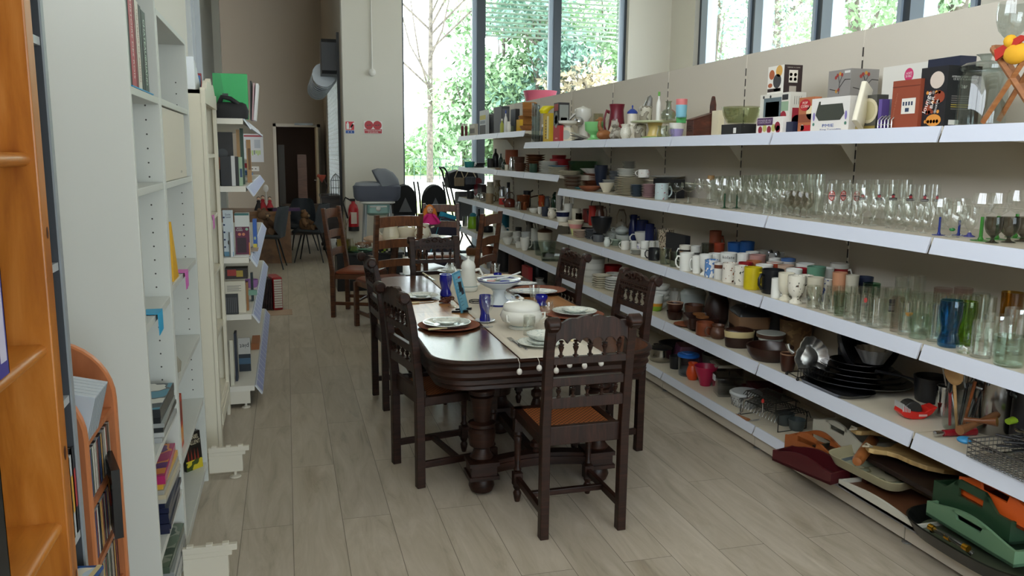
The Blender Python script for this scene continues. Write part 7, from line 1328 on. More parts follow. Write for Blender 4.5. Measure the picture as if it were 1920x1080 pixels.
def lid_on(lbl,m,nm='lid',kind='rlid',hh=.12,sc=1.04):
    o=[x for x in COL.objects if x.get('label')==lbl][0]; c=inst(nm,unit(kind)[0][1],m); c.parent=o; c.location=(0,0,1.0); c.scale=(sc,sc,hh); return c
o=[x for x in COL.objects if x.get('label')=='clear canister with bright blue lid on the base shelf'][0]; MB().lathe([(.001,1.0),(.53,1.0),(.54,1.1),(.5,1.14),(.3,1.16),(.28,1.2),(.001,1.2)],28).build('lid',mc('#1f5fb0',.35),o,50)
c=lid_on('large clear box with cream lid on the base shelf',mc('#b9b5a3',.4)); o=c.parent; MB().box(-.36,.36,-.36,.36,1.121,1.124).build('clear_panel',mc('#5d5a52',.2),o); MB().box(-.54,-.5,-.12,.12,.9,1.1).build('clip',mc('#b9b5a3',.4),o)
c=lid_on('small clear clip box before the cream lidded box',glass('#c9cccf')); MB().box(-.54,-.5,-.14,.14,.8,1.1).build('clip',mc('#bfc3c6',.3),c.parent)
many(Z5,[('rect','red_plastic_box',1432,.38,722,56,mc('#4f1016',.5),'dark red plastic box at the back of the base shelf','box'),('rect','red_tray',1400,.4,728,44,mc('#6a141a',.5),'red plastic tray behind the white colander tub','tray')])
for x0,l in ((1378,'wire carrying handle with wooden grip jutting over the base shelf edge'),):
    A_=on_z(1378,780,Z5); o=empty('carrying_handle',(A_.x,A_.y,Z5),0,l,'handle'); f=lambda px,py:on_x(px,py,A_.x+.03)-Vector((A_.x,A_.y,Z5)); pts=[f(1412,745),f(1395,752),f(1392,772),f(1379,780)]; pt2=[f(1404,790),f(1424,788),f(1430,772),f(1430,756)]
    MB().tube(pts,.005,8).tube(pt2,.005,8).build('wire',CHR,o,60); MB().tube([pts[-1],pt2[0]],[.013,.014],10).build('wooden_grip',mc('#8a5426',.5),o,50); MB().tube([pt2[-1],pt2[-1]+Vector((0,0,.02))],.008,8).build('red_tip',mc('#a3281f',.4),o,50)
def rack(px,py,L,Wd,h,label,rz):
    p=on_z(px,py,Z5); o=empty('cooling_rack',(p.x,p.y,Z5),R(rz),label,'rack'); s=MB()
    for i in range(14): y=L*i/13; s.tube([(0,y,h*.6),(.02,y,h),(Wd-.02,y,h),(Wd,y,h*.6)],.003,5)
    for x in (.03,Wd-.03): s.tube([(x,0,0),(x,0,h),(x,L,h),(x,L,0)],.0035,6)
    s.tube([(.03,0,0),(Wd-.03,0,0)],.0035,6).tube([(.03,L,0),(Wd-.03,L,0)],.0035,6); s.build('rack_wires',mc('#5d5c58',.3,.9),o,60); return o
r1=rack(1450,812,.34,.26,.1,'dark wire cooling rack standing beside the white tray',6); r2=rack(1450,812,.26,.2,.05,'second wire cooling rack lying on top of the first',6); r2.location=r1.location+Vector((.02,.06,.1045))
thing('deepbowl','slate_bowl',1470,800,774,36,Z5,mc('#3c4444',.35),'dark slate green bowl under the cooling rack','bowl'); thing('deepbowl','slate_bowl',1493,806,786,36,Z5,mc('#3c4444',.35),'dark slate green bowl beside the white tray','bowl')
# trays and boards at the near end
def tray(pxm,pym,L,D,h,z,rz,cols,label,name='serving_tray',shape='wave',tilt=(0,0),X=None,hole=True,grad=None,cat='tray'):
    """wooden tray with raised ends; L along the shelf, D deep, handles cut in the end boards facing the aisle"""
    p=on_z(pxm,pym,z) if X is None else Vector((XF+X,y_at(pxm,XF+X,z),z)); o=empty(name,(p.x,p.y,z),R(rz),label,cat); o.rotation_euler=(R(tilt[0]),R(tilt[1]),R(rz)); m=[mc(c,.42) if isinstance(c,str) else c for c in cols]
    MB().box(0,D,-L/2,L/2,0,.012).build('tray_base',m[-1],o)
    def endb(x,n):
        N=24; up=[]
        for i in range(N+1):
            u=-1+2*i/N; e=h*.62+h*.38*(math.cos(u*PI*.5)**1.5 if shape=='wave' else (1 if abs(u)<.35 else max(0,1-(abs(u)-.35)/.3))); up.append((u*L/2,e))
        s=MB()
        if hole:
            hw=.062; hz=(h*.55,h*.78); bot=[(u*L/2,0) for u in (1,-1)]
            # board built round its hand hole
            q=[(-L/2,0)]+up[:]+[(L/2,0)]
            lo=[(a,b) for a,b in up]; 
            s.prism([(-L/2,0),(L/2,0),(L/2,hz[0]),(-L/2,hz[0])],x,x+.012,'x'); s.prism([(-L/2,hz[0])]+[(a,min(b,9)) for a,b in up if a<=-hw]+[(-hw,hz[0])],x,x+.012,'x'); s.prism([(hw,hz[0])]+[(a,b) for a,b in up if a>=hw]+[(L/2,hz[0])],x,x+.012,'x'); s.prism([(-hw-.03,hz[1])]+[(a,b) for a,b in up if abs(a)<=hw+.03]+[(hw+.03,hz[1])],x,x+.012,'x')
        else: s.prism([(-L/2,0)]+up+[(L/2,0)],x,x+.012,'x')
        s.build('handle_end',m[0],o)
    endb(0,0); endb(D-.012,1)
    for y in (-L/2,L/2-.012): MB().box(.012,D-.012,y,y+.012,.012,h*.6).build('tray_side',m[0],o)
    return o
tray(1566,838,.40,.38,.12,Z5+.085,-2,['#b5b2a2','#85857c'],'white wooden tray with hand hole lying on top of the tray pile',X=.1)
tray(1590,860,.26,.36,.045,Z5+.001,0,['#4a1f16','#2a120d'],'dark mahogany tray under the white tray',X=.03)
o=tag(MB().box(-.0,.44,-.16,.16,0,.03).box(-.001,.001,-.06,.02,.006,.022,1).build('black_tray',[mc('#151312',.3),mc('#b59a26',.5)],None,None,.003),'flat black tray with a yellow label sticking out of the pile','tray'); p=Vector((XF-.0,y_at(1560,XF,Z5),Z5+.05)); o.location=p; o.rotation_euler=(0,0,R(2))
tray(1510,880,.3,.11,.13,Z5,10,['#96532a','#5c2f18'],'orange brown wooden tray with oval hand hole standing at the shelf edge',X=-.03)
tray(1500,895,.36,.14,.09,Z5-.0,14,['#451016','#451016'],'dark red wooden tray with curved end jutting over the shelf edge',hole=False,X=-.17)
o=tray(1640,925,.5,.3,.05,Z5,0,['#bdbbb0','#5d3a26'],'low white tray with brown base lying on the shelf edge',hole=False,X=-.09)
o=empty('painted_tray',Vector((XF-.05,y_at(1605,XF-.05,Z5+.06),Z5+.065)),R(12),'cream painted tray with blue border and picture, tilted on the low white tray','tray'); o.rotation_euler=(R(2),R(-3),R(8))
MB().loft([[(x,y,z) for x,y in rrect(0+e,.42-e,-.21+e,.21-e,.06,5)] for e,z in ((.02,0),(0,.05),(.006,.05),(.028,.008))]).build('tray_body',mc('#a9a283',.4),o,40); MB().box(.04,.38,-.17,.17,.0085,.0095).build('border',mc('#4d5c66',.4),o); MB().box(.07,.35,-.14,.14,.0095,.0105).build('picture',spots('tray_picture','#8a917f',['#6d6a4a','#a9a48a'],12,.5,.35),o)
o=empty('dark_board',Vector((XF+.02,y_at(1690,XF+.02,Z5+.125),Z5+.125)),R(0),'large dark wooden tray board with a wooden knob foot','board'); o.rotation_euler=(0,R(0),R(-2)); DB=wood('dark_board','#140d0a','#231712','#33221a'); MB().box(0,.45,-.3,.3,0,.025).build('board_panel',DB,o,None,.004); MB().xf((.03,-.2,-.05)).lathe([(.026,0),(.03,.01),(.03,.07),(.026,.09),(.001,.09)],8).build('knob_foot',MAH,o,30)
BRD=wood('chopping_board','#8f7448','#ad8f5c','#c2a873',(2,12,2),.5,2.5,.05)
def board(X,Y,z,rz,L,Wd,label,m,handle=True,tilt=0):
    o=empty('chopping_board',(X,Y,z),R(rz),label,'board'); o.rotation_euler=(0,R(tilt),R(rz)); o_=[]
    for i in range(40):
        a=PI*.14+2*PI*.86*i/39; o_.append((L*.62-L*.42*math.cos(a)*1.0,Wd*.5*math.sin(a)))
    pts=[(0,.028),(.02,.034),(.06,.026),(L*.2,.03)]+[(x,abs(y)) for x,y in o_[:20]]; pts=sorted([p_ for p_ in pts],key=lambda p_:p_[0])
    up=[(0,.024),(.02,.034),(.06,.03),(L*.16,.028),(L*.24,.05),(L*.32,Wd*.33),(L*.42,Wd*.46),(L*.55,Wd*.5),(L*.75,Wd*.47),(L*.9,Wd*.36),(L*.98,Wd*.18),(L,.0)]
    MB().prism(up+[(x,-y) for x,y in up[::-1][1:]],0,.022,'z').build('board_panel',m,o,None,.004)
    MB().tube([(.02,.0,.024),(.0,.02,.03),(-.02,.0,.02),(.0,-.02,.03)],.005,6,0,True).build('hanging_string',mc('#a39a86',.8),o,60); return o
board(XF-.02,y_at(1625,XF-.02,Z5+.2),Z5+.2,-22,.5,.34,'pale wooden round chopping board with handle towards the aisle',BRD,tilt=6)
o=board(XF+.05,y_at(1600,XF+.05,Z5+.22),Z5+.215,-4,.48,.3,'pale chopping board behind the round one, under the shelf',BRD,tilt=3)
o=tag(MB().xf((0,0,0),(0,R(90),0)).lathe([(.001,-.06),(.02,-.055),(.026,-.03),(.02,-.025),(.026,-.02),(.028,.1),(.028,.3),(.001,.3)],14).build('rolling_pin',mc('#8a5228',.45),None,50),'brown wooden rolling pin end jutting out under the chopping board','rolling pin'); o.location=(XF-.04,y_at(1612,XF-.04,Z5+.17),Z5+.16); o.rotation_euler=(0,0,R(40))
o=tray(1815,970,.40,.36,.15,Z5+.115,-3,['#1f3a26','#172b1d'],'dark green wooden tray with straight hand hole',X=.0,shape='step')
tray(1812,1000,.45,.43,.1,Z5+.07,-3,['#5f7f62','#3d5a44'],'light green tray nested under the dark green tray',X=-.05)
o=tray(1860,940,.36,.33,.13,Z5+.185,-3,['#c8551c','#5a2014'],'orange wooden tray stacked on the dark green tray',X=.02)
p=Vector((XF-.06,y_at(1805,XF-.06,Z5),Z5)); o=empty('oval_tray',p,0,'black rounded tray with gilt and black handle jutting over the near shelf edge','tray'); 
def sq(a0,b0,e): return [(.18+(a0-e)*abs(math.cos(a))**.6*(1 if math.cos(a)>0 else -1),(b0-e)*abs(math.sin(a))**.6*(1 if math.sin(a)>0 else -1)) for a in [i*PI/24 for i in range(48)]]
MB().loft([[(x,y,z) for x,y in sq(.27,.33,e)] for e,z in ((.03,0),(.0,.06),(.008,.062),(.05,.014))]).build('tray_body',mc('#131412',.3),o,40); MB().loft([[(x,y,z) for x,y in sq(.27,.33,e)] for e,z in ((.05,.0145),(.051,.0155))]).build('tray_inlay',mc('#4a5140',.3),o,40)
MB().tube([(-.06,-.1,.065),(-.075,-.07,.085),(-.08,0,.09),(-.075,.07,.085),(-.06,.1,.065)],.011,10).build('handle',mc('#23251f',.25),o,60)
for y in (-.085,0,.085): MB().tube([(-.078,y-.012,.086),(-.078,y+.012,.086)],.0135,10).build('gilt_ring',mc('#b98a2c',.25,1),o,60)
carton('brown_carton',1905,1926,1990,985,0,Z5,['#5d4630','#a98a55'],'brown cardboard carton cut off by the right edge of the photo',X=XF+.12)
# ---------------- things in the left hand shelves ----------------
def book(name,X,y0,t,hgt,dep,z,cols,label,cat='book',group=None,lean=0,draw=None,leany=0):
    """upright book: spine faces the aisle at X, t thick along Y, dep deep"""
    o=empty(name,(X,y0,z+.001+max(0,math.sin(R(lean)))*.0),0,label,cat,group); o.rotation_euler=(R(lean),0,0); m=[x if isinstance(x,bpy.types.Material) else mc(x,.45) for x in cols]
    s=MB(); s.box(-dep,0,0,.003,0,hgt).box(-dep,0,t-.003,t,0,hgt).box(-.004,0,0,t,0,hgt); 
    if draw: draw(s,t,hgt,dep)
    s.build('cover',m,o); MB().box(-dep+.004,-.004,.003,t-.003,.004,hgt-.004).build('pages',mc('#d6d0c0',.8),o); return o
def spine(*marks):
    def f(s,t,h,dep):
        for (u0,u1,v0,v1,m) in marks: s.poly([(.0006,u0*t,v0*h),(.0006,u1*t,v0*h),(.0006,u1*t,v1*h),(.0006,u0*t,v1*h)],m)
    return f
def spine_text(txt,m,size,more=()):
    def f(s,t,h,dep):
        spine(*more)(s,t,h,dep); X0=s.X.copy(); s.X=Matrix(((0,0,1,.0009),(1,0,0,t/2),(0,-1,0,h/2),(0,0,0,1)))@Matrix(((0,0,1,0),(-0,1,0,0),(-1,0,0,0),(0,0,0,1)))
        s.X=Matrix(((0,-1,0,.0009),(0,0,1,t/2),(-1,0,0,h*.5),(0,0,0,1))); s.text(txt,t*size,m,fit=h*.8); s.X=X0
    return f
# books on the upper shelf of the first white bookcase (standing forward)
xb=-.45; y=2.735
for nm,t,h,cols,lab,dr in (('b1',.075,.30,['#1b0f12','#3a1c22'],'dark book first on the top visible shelf of the white bookcase',spine((.2,.8,.1,.2,1))),
 ('b2',.085,.298,['#b23a4a','#e6d5d5'],'red and pink spined book on the white bookcase',spine_text('HISTOIRE DES ROIS',1,.35)),
 ('b3',.03,.285,['#8a2a34','#d8c2c2'],'thin dark red book on the white bookcase',None),
 ('b4',.07,.285,['#d9d2c4','#8a3a3a'],'cream spined book on the white bookcase',spine_text('UN TEMPS DE SAISON',1,.32)),
 ('b5',.05,.28,['#17191a','#2c3330'],'black spined book beside the green lettered book',None),
 ('b6',.085,.272,['#26332c','#cfe0d0','#121514'],'dark green book lettered in white on the white bookcase',spine_text('CHATEAUBRIAND',1,.5,((.0,.3,0,1,2),)))):
    book('book',xb,y,t,h,.2,1.873,cols,lab,'book','books on the white bookcase',0,dr); y+=t+.002
book('book',xb-.02,y+.03,.05,.22,.18,1.873,['#1a1b1d','#9a9a98'],'small black book leaning right at the end of the row','book','books on the white bookcase',-7,spine((.3,.7,.15,.85,1)))
tag(MB().box(-.16,.004,-.22,.2,0,.004).build('blue_sheet',mc('#2d93c8',.5)),'bright blue card sheet under the row of books','sheet').location=(xb+.004,2.98,1.8735)
# stacked discs lower in the first bookcase
def flat_stack(n,x,y,z,items,group,w=.19,d=.14,rz=0):
    q=random.Random(int(z*100)); zz=z
    for i,(t,c,lab,dr) in enumerate(items):
        o=empty('disc_case',(x+q.uniform(-.006,.006),y+q.uniform(-.006,.006),zz),R(rz)+q.uniform(-.03,.03),lab,'case',group); MB().box(-w/2,w/2,-d/2,d/2,0,t).build('case_shell',mc(c,.25),o,None,.001)
        if dr: s=MB(); s.box(-w/2+.004,w/2-.004,-d/2+.004,d/2-.004,t,t+.0006); s.build('cover_sleeve',spots('sleeve',dr[0],dr[1:],9,.55,.3),o)
        zz+=t+.0005
flat_stack(0,-.54,3.06,.69,[(.018,'#9a9c9c','grey disc case at the bottom of the middle stack',None),(.016,'#a9abaa','pale disc case second in the middle stack',None),(.016,'#26282a','black disc case third in the middle stack',None),(.016,'#8f9291','grey disc case fourth in the middle stack',None),(.02,'#1d1f21','black case near the top of the middle stack',None),(.03,'#2a2c2e','thick case with turquoise cover on top of the middle stack',('#2b7f9a','#1d2a30','#d8d6cc'))],'disc cases in the middle stack',.2,.34)
flat_stack(0,-.54,3.06,.352,[(.019,'#171c38','dark blue case of the lower stack','' or None)]*6+[(.016,'#a9a59c','clear case above the dark blue cases',None),(.016,'#b5a98f','beige case in the lower stack',None),(.016,'#9a9890','grey case in the lower stack',None),(.02,'#c99a3a','orange yellow case below the magenta one',('#cf9a40','#8a5a8a','#d8c9a0')),(.03,'#a82a5f','thick magenta covered case on top of the lower stack',('#a32a62','#d0843a','#5a2a6a'))],'disc cases in the lower stack',.2,.34)
flat_stack(0,-.54,3.1,.09,[(.02,'#8a8c8c','grey case of the lowest stack',None)]*5+[(.025,'#4a5648','dark green covered case on top of the lowest stack',('#5a6a58','#8a8f80','#3a4a3c'))],'disc cases in the lowest stack',.2,.36)
# shelf tags
def flag(px,py,X,z,c,label): 
    y=y_at(px,X,z); o=tag(MB().prism([(-.05,0),(.05,.0),(.05,-.07),(-.04,-.075)],0,.002,'x').prism([(-.05,0),(.05,0),(.05,.002),(-.05,.002)],-.05,.002,'x').build('shelf_flag',mc(c,.5)),label,'label'); o.location=(X+.003,y,z+.003); return o
flag(298,585,-.437,1.132,'#2ba0d0','bright blue paper flag on the edge of the first white bookcase'); flag(348,515,-.437,1.16,'#d96ac0','pink paper flag on the edge of the second white bookcase'); flag(399,425,-.415,1.31,'#d977c4','pink paper flag on the edge of the crested cabinet')
# second bookcase
z=1.56
o=empty('storage_box',(-.45,3.62,1.5615),0,'cream cardboard box with a barcode on its end in the second white bookcase','box'); MB().box(-.2,0,-.23,.5,0,.285).build('box_body',mc('#d3cdbd',.6),o,None,.003); s=MB()
for i in range(9): s.box(-.17+.0065*i,-.17+.0065*i+(.003 if i%3 else .0045),-.2312,-.23,.13,.2)
s.build('barcode',mc('#2c2a28',.6),o); MB().xf((.0008,.3,.03),(0,0,R(90))).text('archive',.02).build('printed_mark',mc('#4a4844',.6),o)
tag(MB().xf((-.5,3.43,1.5605)).prism([(0,0),(.07,0),(.03,.12)],-.04,.04,'x').build('pink_card',mc('#d4365c',.5)),'small pink folded card left of the cream box','card')
o=tag(MB().xf((-.5,3.47,1.1605)).prism([(.0,0),(.16,0),(.02,.24)],-.05,.05,'x').build('yellow_card',mc('#dba61c',.5)),'yellow folded card standing on the second white bookcase','card')
tag(MB().xf((-.5,3.52,.7775)).lathe([(.001,0),(.05,0),(.055,.04),(.02,.09),(.001,.1)],12).build('stone_ornament',mc('#8f8a7c',.7),None,50),'small grey ornament at the near end of the lower shelf of the second bookcase','ornament')
o=book('book',-.46,3.47,.1,.22,.16,.4475,['#b8421f','#d88a3a','#7a2415'],'orange red book on the lower shelf of the second bookcase','book',None,0,spine((.1,.9,.1,.4,1),(.2,.8,.5,.9,2)))
pa=on_z(351,886,.1055); pb=on_z(381,874,.1055); wv=(pb-pa).length; hv=.19
o=empty('book',pa,math.atan2((pb-pa).y,(pb-pa).x),'black book lettered VALLENT with yellow flowers on the bottom shelf','book'); o.rotation_euler=(R(-4),0,o.rotation_euler.z)
s=MB().box(0,wv,0,.02,0,hv).poly([(.0,-.0006,.0),(wv,-.0006,.0),(wv,-.0006,.05),(0,-.0006,.05)],1); s.X=Matrix.Translation((wv*.55,-.001,hv*.8)); s.text('DANIEL\nVALLENT',.03,2,fit=wv*.8); s.X=Matrix(); [s.poly([(wv*(.1+.2*i),-.0007,.05),(wv*(.22+.2*i),-.0007,.05),(wv*(.16+.2*i),-.0007,.11)],3) for i in range(4)]; s.build('cover',[mc('#17130f',.4),spots('flowers','#3a4a1a',['#c2b02a'],20,.5,.4),mc('#d3c9ae',.4),mc('#7a2a1c',.5)],o)
for i,(yy,c,l) in enumerate(((3.40,'#3d3a38','dark leaflet leaning at the near end of the top visible shelf'),(3.45,'#8a5a58','pinkish leaflet beside the dark leaflet'))): book('leaflet',-.5,yy,.012,.17-.05*i,.12,1.875,[c,'#b9a9a0'],l,'leaflet',None,-9)
# tops: white file holder, blue folder, red book
o=tag(MB().xf((-.5,4.4,2.003)).prism([(-.1,0),(.16,0),(.16,.06),(-.1,.17)],-.1,.05,'x').build('file_holder',mc('#d5dbe0',.5)),'white sloped file holder standing on the crested cabinet end','file holder'); o.location=(0,.42,0)
tag(MB().box(-.6,-.45,5.0,5.05,2.002,2.1).build('blue_folder',mc('#1e4f9c',.45)),'blue folder on top of the crested cabinet','folder'); tag(MB().box(-.58,-.46,5.2,5.24,2.002,2.13).build('red_book',mc('#8a1c28',.5)),'dark red book on top behind the blue folder','book')
# crested cabinet contents
o=empty('greeting_card_box',(-.52,4.9,1.311),R(-8),'tall cream card box with printed letters in the crested cabinet','box'); s=MB().box(-.02,.04,-.12,.1,0,.27); [s.poly([(.0405,-.08,.03+.05*i),(.0405,-.02,.03+.05*i),(.0405,-.03,.05+.05*i),(.0405,-.07,.055+.05*i)],1 if i%2 else 2) for i in range(5)]; s.build('box_body',[mc('#dcd6bd',.6),mc('#b58a4a',.6),mc('#6f7a6a',.6)],o)
tag(MB().xf((-.5,4.8,.9855)).prism([(0,0),(.12,0),(.03,.12)],-.03,.03,'x').build('dark_card',mc('#2b2826',.5)),'small dark folded card on the middle shelf of the crested cabinet','card')
# left shop shelving: top
k=Vector((-.43,5.62,1.886))
o=empty('green_folder',k,R(0),'bright green flap folder with black clasp standing on the left shop shelving','folder'); GF=mc('#12a050',.4)
MB().box(0,.21,0,.06,0,.285).build('folder_body',GF,o,None,.003); MB().prism([(0.0,0),(.085,0),(.05,.285),(0,.285)],-.0015,-.0003,'y').build('flap',mc('#0f8f48',.4),o); MB().box(.055,.09,-.004,-.0005,.135,.16).build('clasp',mc('#16211b',.4),o)
o=tag(MB().loft([[(x,y_,z_) for x,y_ in rrect(0+e,.2-e,-.12+e,-.01-e,.04,4)] for e,z_ in ((0,0),(-.005,.05),(.01,.09),(.03,.1))]).tube([(.03,-.08,.09),(.05,-.1,.13),(.1,-.11,.12),(.17,-.09,.07)],.015,8).build('camera_bag',mc('#141518',.7),None,50),'black strapped bag lying before the green folder','bag'); o.location=(-.42,5.6,1.886)
for i,(c,t,h,l) in enumerate((('#1c2022',.02,.25,'black ring binder right of the green folder'),('#c9a0a5',.02,.24,'pink spined binder right of the green folder'),('#d8d8da',.035,.24,'white binder leaning at the right of the green folder'))):
    o=tag(MB().box(0,t,-.02,.2,0,h).build('binder',mc(c,.45)),l,'binder'); o.location=(-.215+[0,.024,.046][i]*.42,5.72+.02*i,1.886); o.scale=(.42,1,1); o.rotation_euler=(0,R(2+2*i),0)
def panel(name,x0,x1,y,t,h,z,cols,label,cat,draw=None,tilt=0,rz=0):
    """flat album, frame or box facing the viewer (towards -Y)"""
    o=empty(name,(x0,y,z+.001),R(rz),label,cat); o.rotation_euler=(R(tilt),0,R(rz)); w=x1-x0; s=MB().box(0,w,0,t,0,h)
    if draw: draw(s,w,h)
    s.build('printed_front' if draw else 'body',[x if isinstance(x,bpy.types.Material) else mc(x,.45) for x in cols],o); return o
rc=lambda s,a,b,c,d,m,w,h,l=.0006:s.poly([(a*w,-l,c*h),(b*w,-l,c*h),(b*w,-l,d*h),(a*w,-l,d*h)],m)
dk=lambda s,u,v,r,m,w,h,l=.001,k=1:s.poly([(u*w+r*w*math.cos(a),-l,v*h+r*w*k*math.sin(a)) for a in [i*PI/12 for i in range(24)]],m)
z=DZ[1]
panel('portrait_frame',-.42,-.325,5.62,.02,.34,z,['#1d1a19','#a85a3a','#3a3c40'],'dark framed picture of a face in profile with grey hair','picture',lambda s,w,h:(dk(s,.12,.42,.34,1,w,h,.0008,1.3),dk(s,.3,.6,.36,2,w,h,.0012,.9),dk(s,.55,.4,.13,1,w,h,.0016,1.3)))
panel('canvas_frame',-.31,-.29,5.75,.03,.36,z,['#b08a5a'],'wooden stretcher edge behind the portrait','frame'); panel('green_album',-.29,-.268,5.8,.03,.37,z,['#2c4a3a'],'tall dark green album edge right of the portrait','album')
panel('stretcher_picture',-.265,-.235,6.1,.02,.3,z,['#b58a58','#7a5a38'],'small wooden frame behind the albums near the evacuation plan','frame',lambda s,w,h:rc(s,.3,.9,.3,.8,1,w,h))
panel('black_album',-.40,-.335,5.50,.03,.185,z,['#1a1b1f','#2a2b30'],'black photo album standing first on the second shelf of the left shelving','album',lambda s,w,h:rc(s,.85,.9,.05,.95,1,w,h)); panel('white_album',-.334,-.312,5.5,.02,.19,z,['#c9cacb'],'white album edge between two black albums','album'); panel('black_album',-.311,-.292,5.51,.04,.185,z,['#141518'],'second black album right of the white album','album'); panel('green_album',-.291,-.27,5.52,.05,.182,z,['#9fb89a','#28456a'],'pale green and blue album right of the second black album','album',lambda s,w,h:rc(s,.3,1,.3,.6,1,w,h))
tag(MB().lathe([(.001,0),(.05,0),(.06,.012),(.02,.02),(.02,.04),(.055,.05),(.055,.07),(.02,.08),(.025,.11),(.03,.16),(.001,.17)],14).build('snowman_toy',bands('toy_bands',[(0,'#d8d5d0'),(.3,'#3a6a9a'),(.5,'#d8d5d0'),(.6,'#b03a4a'),(.8,'#d8d5d0')],2,.4,0,.17),None,40),'small colourful toy figure beside the pale green album','toy').location=(-.285,6.2,z)
z=DZ[2]
panel('comic_book',-.405,-.345,5.56,.02,.30,z,['#d5dfe6','#2b3f6a','#1c1c22','#6f9ab5'],'white comic book titled Castel Dracul standing on the third shelf','book',lambda s,w,h:([dk(s,.12,.2+.16*i,.1,1,w,h) for i in range(5)],dk(s,.55,.3,.12,2,w,h,.001,2.2),rc(s,0,1,0,.1,3,w,h),s.xf((w*.55,-.001,h*.88)),s.text('Guide\nCastel',h*.06,1,fit=w*.6),s.xf()),0,-14)
panel('toaster_box',-.335,-.246,5.6,.1,.275,z,['#cfd2cf','#5c1238','#8fb8a0','#2a0a1c','#d8843a','#2f6a68','#c97a5a'],'purple and white boxed appliance lettered with round photos','box',lambda s,w,h:(rc(s,0,1,.0,.68,1,w,h),rc(s,.1,.75,.06,.42,3,w,h,.001),dk(s,.3,.5,.11,6,w,h),dk(s,.58,.5,.11,6,w,h),dk(s,.82,.62,.1,2,w,h),rc(s,0,1,.95,1,5,w,h,.001),rc(s,.93,1,0,.3,4,w,h,.001),s.xf((w*.3,-.0012,h*.62)),s.text('PETITS\nPLAISIRS',h*.05,0,fit=w*.45),s.xf()))
panel('blue_box',-.24,-.215,6.0,.12,.2,z,['#2f62b8','#a9bfa0','#d8c84a'],'small blue box with a pale egg picture','box',lambda s,w,h:(dk(s,.5,.35,.3,1,w,h,.001,1.6),rc(s,0,1,0,.15,2,w,h)))
tag(MB().xf((-.35,5.52,z),(0,0,R(20))).box(-.012,.0,-.0,.2,0,.16).build('leaning_leaflet',mc('#d0d4d8',.5)),'pale leaflet leaning at the near end of the third shelf','leaflet'); 
for i,l in enumerate(('white paper lying flat on the third shelf','patterned paper lying behind the white one')): tag(MB().box(0,.09,0,.2,0,.006).build('paper_pad',mc(['#d8d8d8','#b5a08f'][i],.6)),l,'paper').location=(-.345+.05*i,5.52+.28*i,z)
z=DZ[3]
panel('cookbook_pile',-.41,-.27,5.6,.12,.07,z+.215,['#2a1d18','#a8322a','#b59a3a'],'dark tray with bottles print lying on the standing books','tray',lambda s,w,h:(rc(s,.1,.5,.3,.9,1,w,h),rc(s,.5,.8,.2,.8,2,w,h)))
panel('cream_book',-.41,-.285,5.53,.04,.21,z,['#d3cdbc','#6f6f6c'],'cream book with printed text standing on the fourth shelf','book',lambda s,w,h:[rc(s,.1,.8-.1*(i%2),.85-.04*i,.865-.04*i,1,w,h) for i in range(5)])
panel('black_grater_box',-.415,-.33,5.49,.03,.13,z,['#2a2b2c','#55565a'],'dark ribbed panel before the cream book','board',lambda s,w,h:[rc(s,.12+.14*i,.18+.14*i,.08,.85,1,w,h) for i in range(6)])
panel('narrow_board',-.284,-.27,5.6,.05,.19,z,['#9a6a3a'],'brown wooden edge right of the cream book','board'); panel('dark_album',-.268,-.252,5.95,.06,.2,z,['#1f2f33'],'dark teal album behind the wooden edge','album')
tag(MB().box(0,.06,0,.03,0,.03).box(.0,.055,.005,.025,.03,.033).build('green_clip',mc('#6f9a8a',.5)),'pale green clip on the edge of the fourth shelf','clip').location=(-.275,5.62,z+.10)
tag(MB().lathe([(.04,0),(.05,.03),(.05,.06)],14).build('lilac_cup',mc('#a97ab5',.4),None,50),'lilac cup farther along the fourth shelf','cup').location=(-.29,6.6,z)
z=DZ[4]
panel('navy_board',-.375,-.36,5.6,.1,.33,z,['#1b2436'],'dark blue board edge on the base shelf of the left shelving','board'); panel('white_board',-.40,-.378,5.5,.04,.3,z,['#c9c6b5'],'cream board leaning at the near end of the base shelf','board',None,-8)
panel('landscape_book',-.365,-.285,5.85,.02,.24,z,['#c9c8c4','#18222e','#3f5f7a','#1b1b1d'],'upside down book with a lake photo lettered piet','book',lambda s,w,h:(rc(s,0,1,0,.52,1,w,h),rc(s,0,1,.22,.4,2,w,h,.001),s.xf((w*.5,-.0012,h*.78),(0,R(180),0)),s.text('piet',h*.2,3,fit=w*.75),s.xf()))
tag(MB().box(0,.06,0,.3,0,.05).build('brown_box',mc('#a0643a',.6)),'small brown box under the fourth shelf of the left shelving','box').location=(-.31,6.5,z)
# pine bookcase: books at the picture edge
yb=-.2
y_=y_at(6,-.445,1.42)
book('book',-.45,y_at(10,-.45,1.4)-.05,.05,.24,.2,1.316,['#4a4390','#c9c5dd'],'violet spined book cut by the left edge on the pine shelf','book',None,0,spine((.2,.8,.1,.9,1)))
book('book',-.45,y_at(4,-.45,1.1)-.035,.05,.26,.22,.956,['#17181a','#2c2d30'],'tall black book at the left edge on the lower pine shelf','book',None,0)
book('book',-.47,y_at(-6,-.47,1.0)-.06,.04,.2,.2,.956,['#a9b59a','#6a7a5a'],'pale green book cut by the left edge before the black book','book',None,0)
o=tag(MB().box(0,.125,-.3,0,0,.008).box(.01,.115,-.28,-.01,.008,.0085,1).box(.112,.122,-.3,0,.008,.009,2).build('magazine',[mc('#1f4a86',.35),spots('magazine_cover','#20406a',['#b9c9d8','#d8d2c0'],8,.52,.35),mc('#cdb98a',.5)]),'blue covered magazine at the bottom left corner of the photo','magazine'); P_=on_z(80,1062,.8); 
o.location=(P_.x,P_.y,.79); o.rotation_euler=(0,0,R(-10))
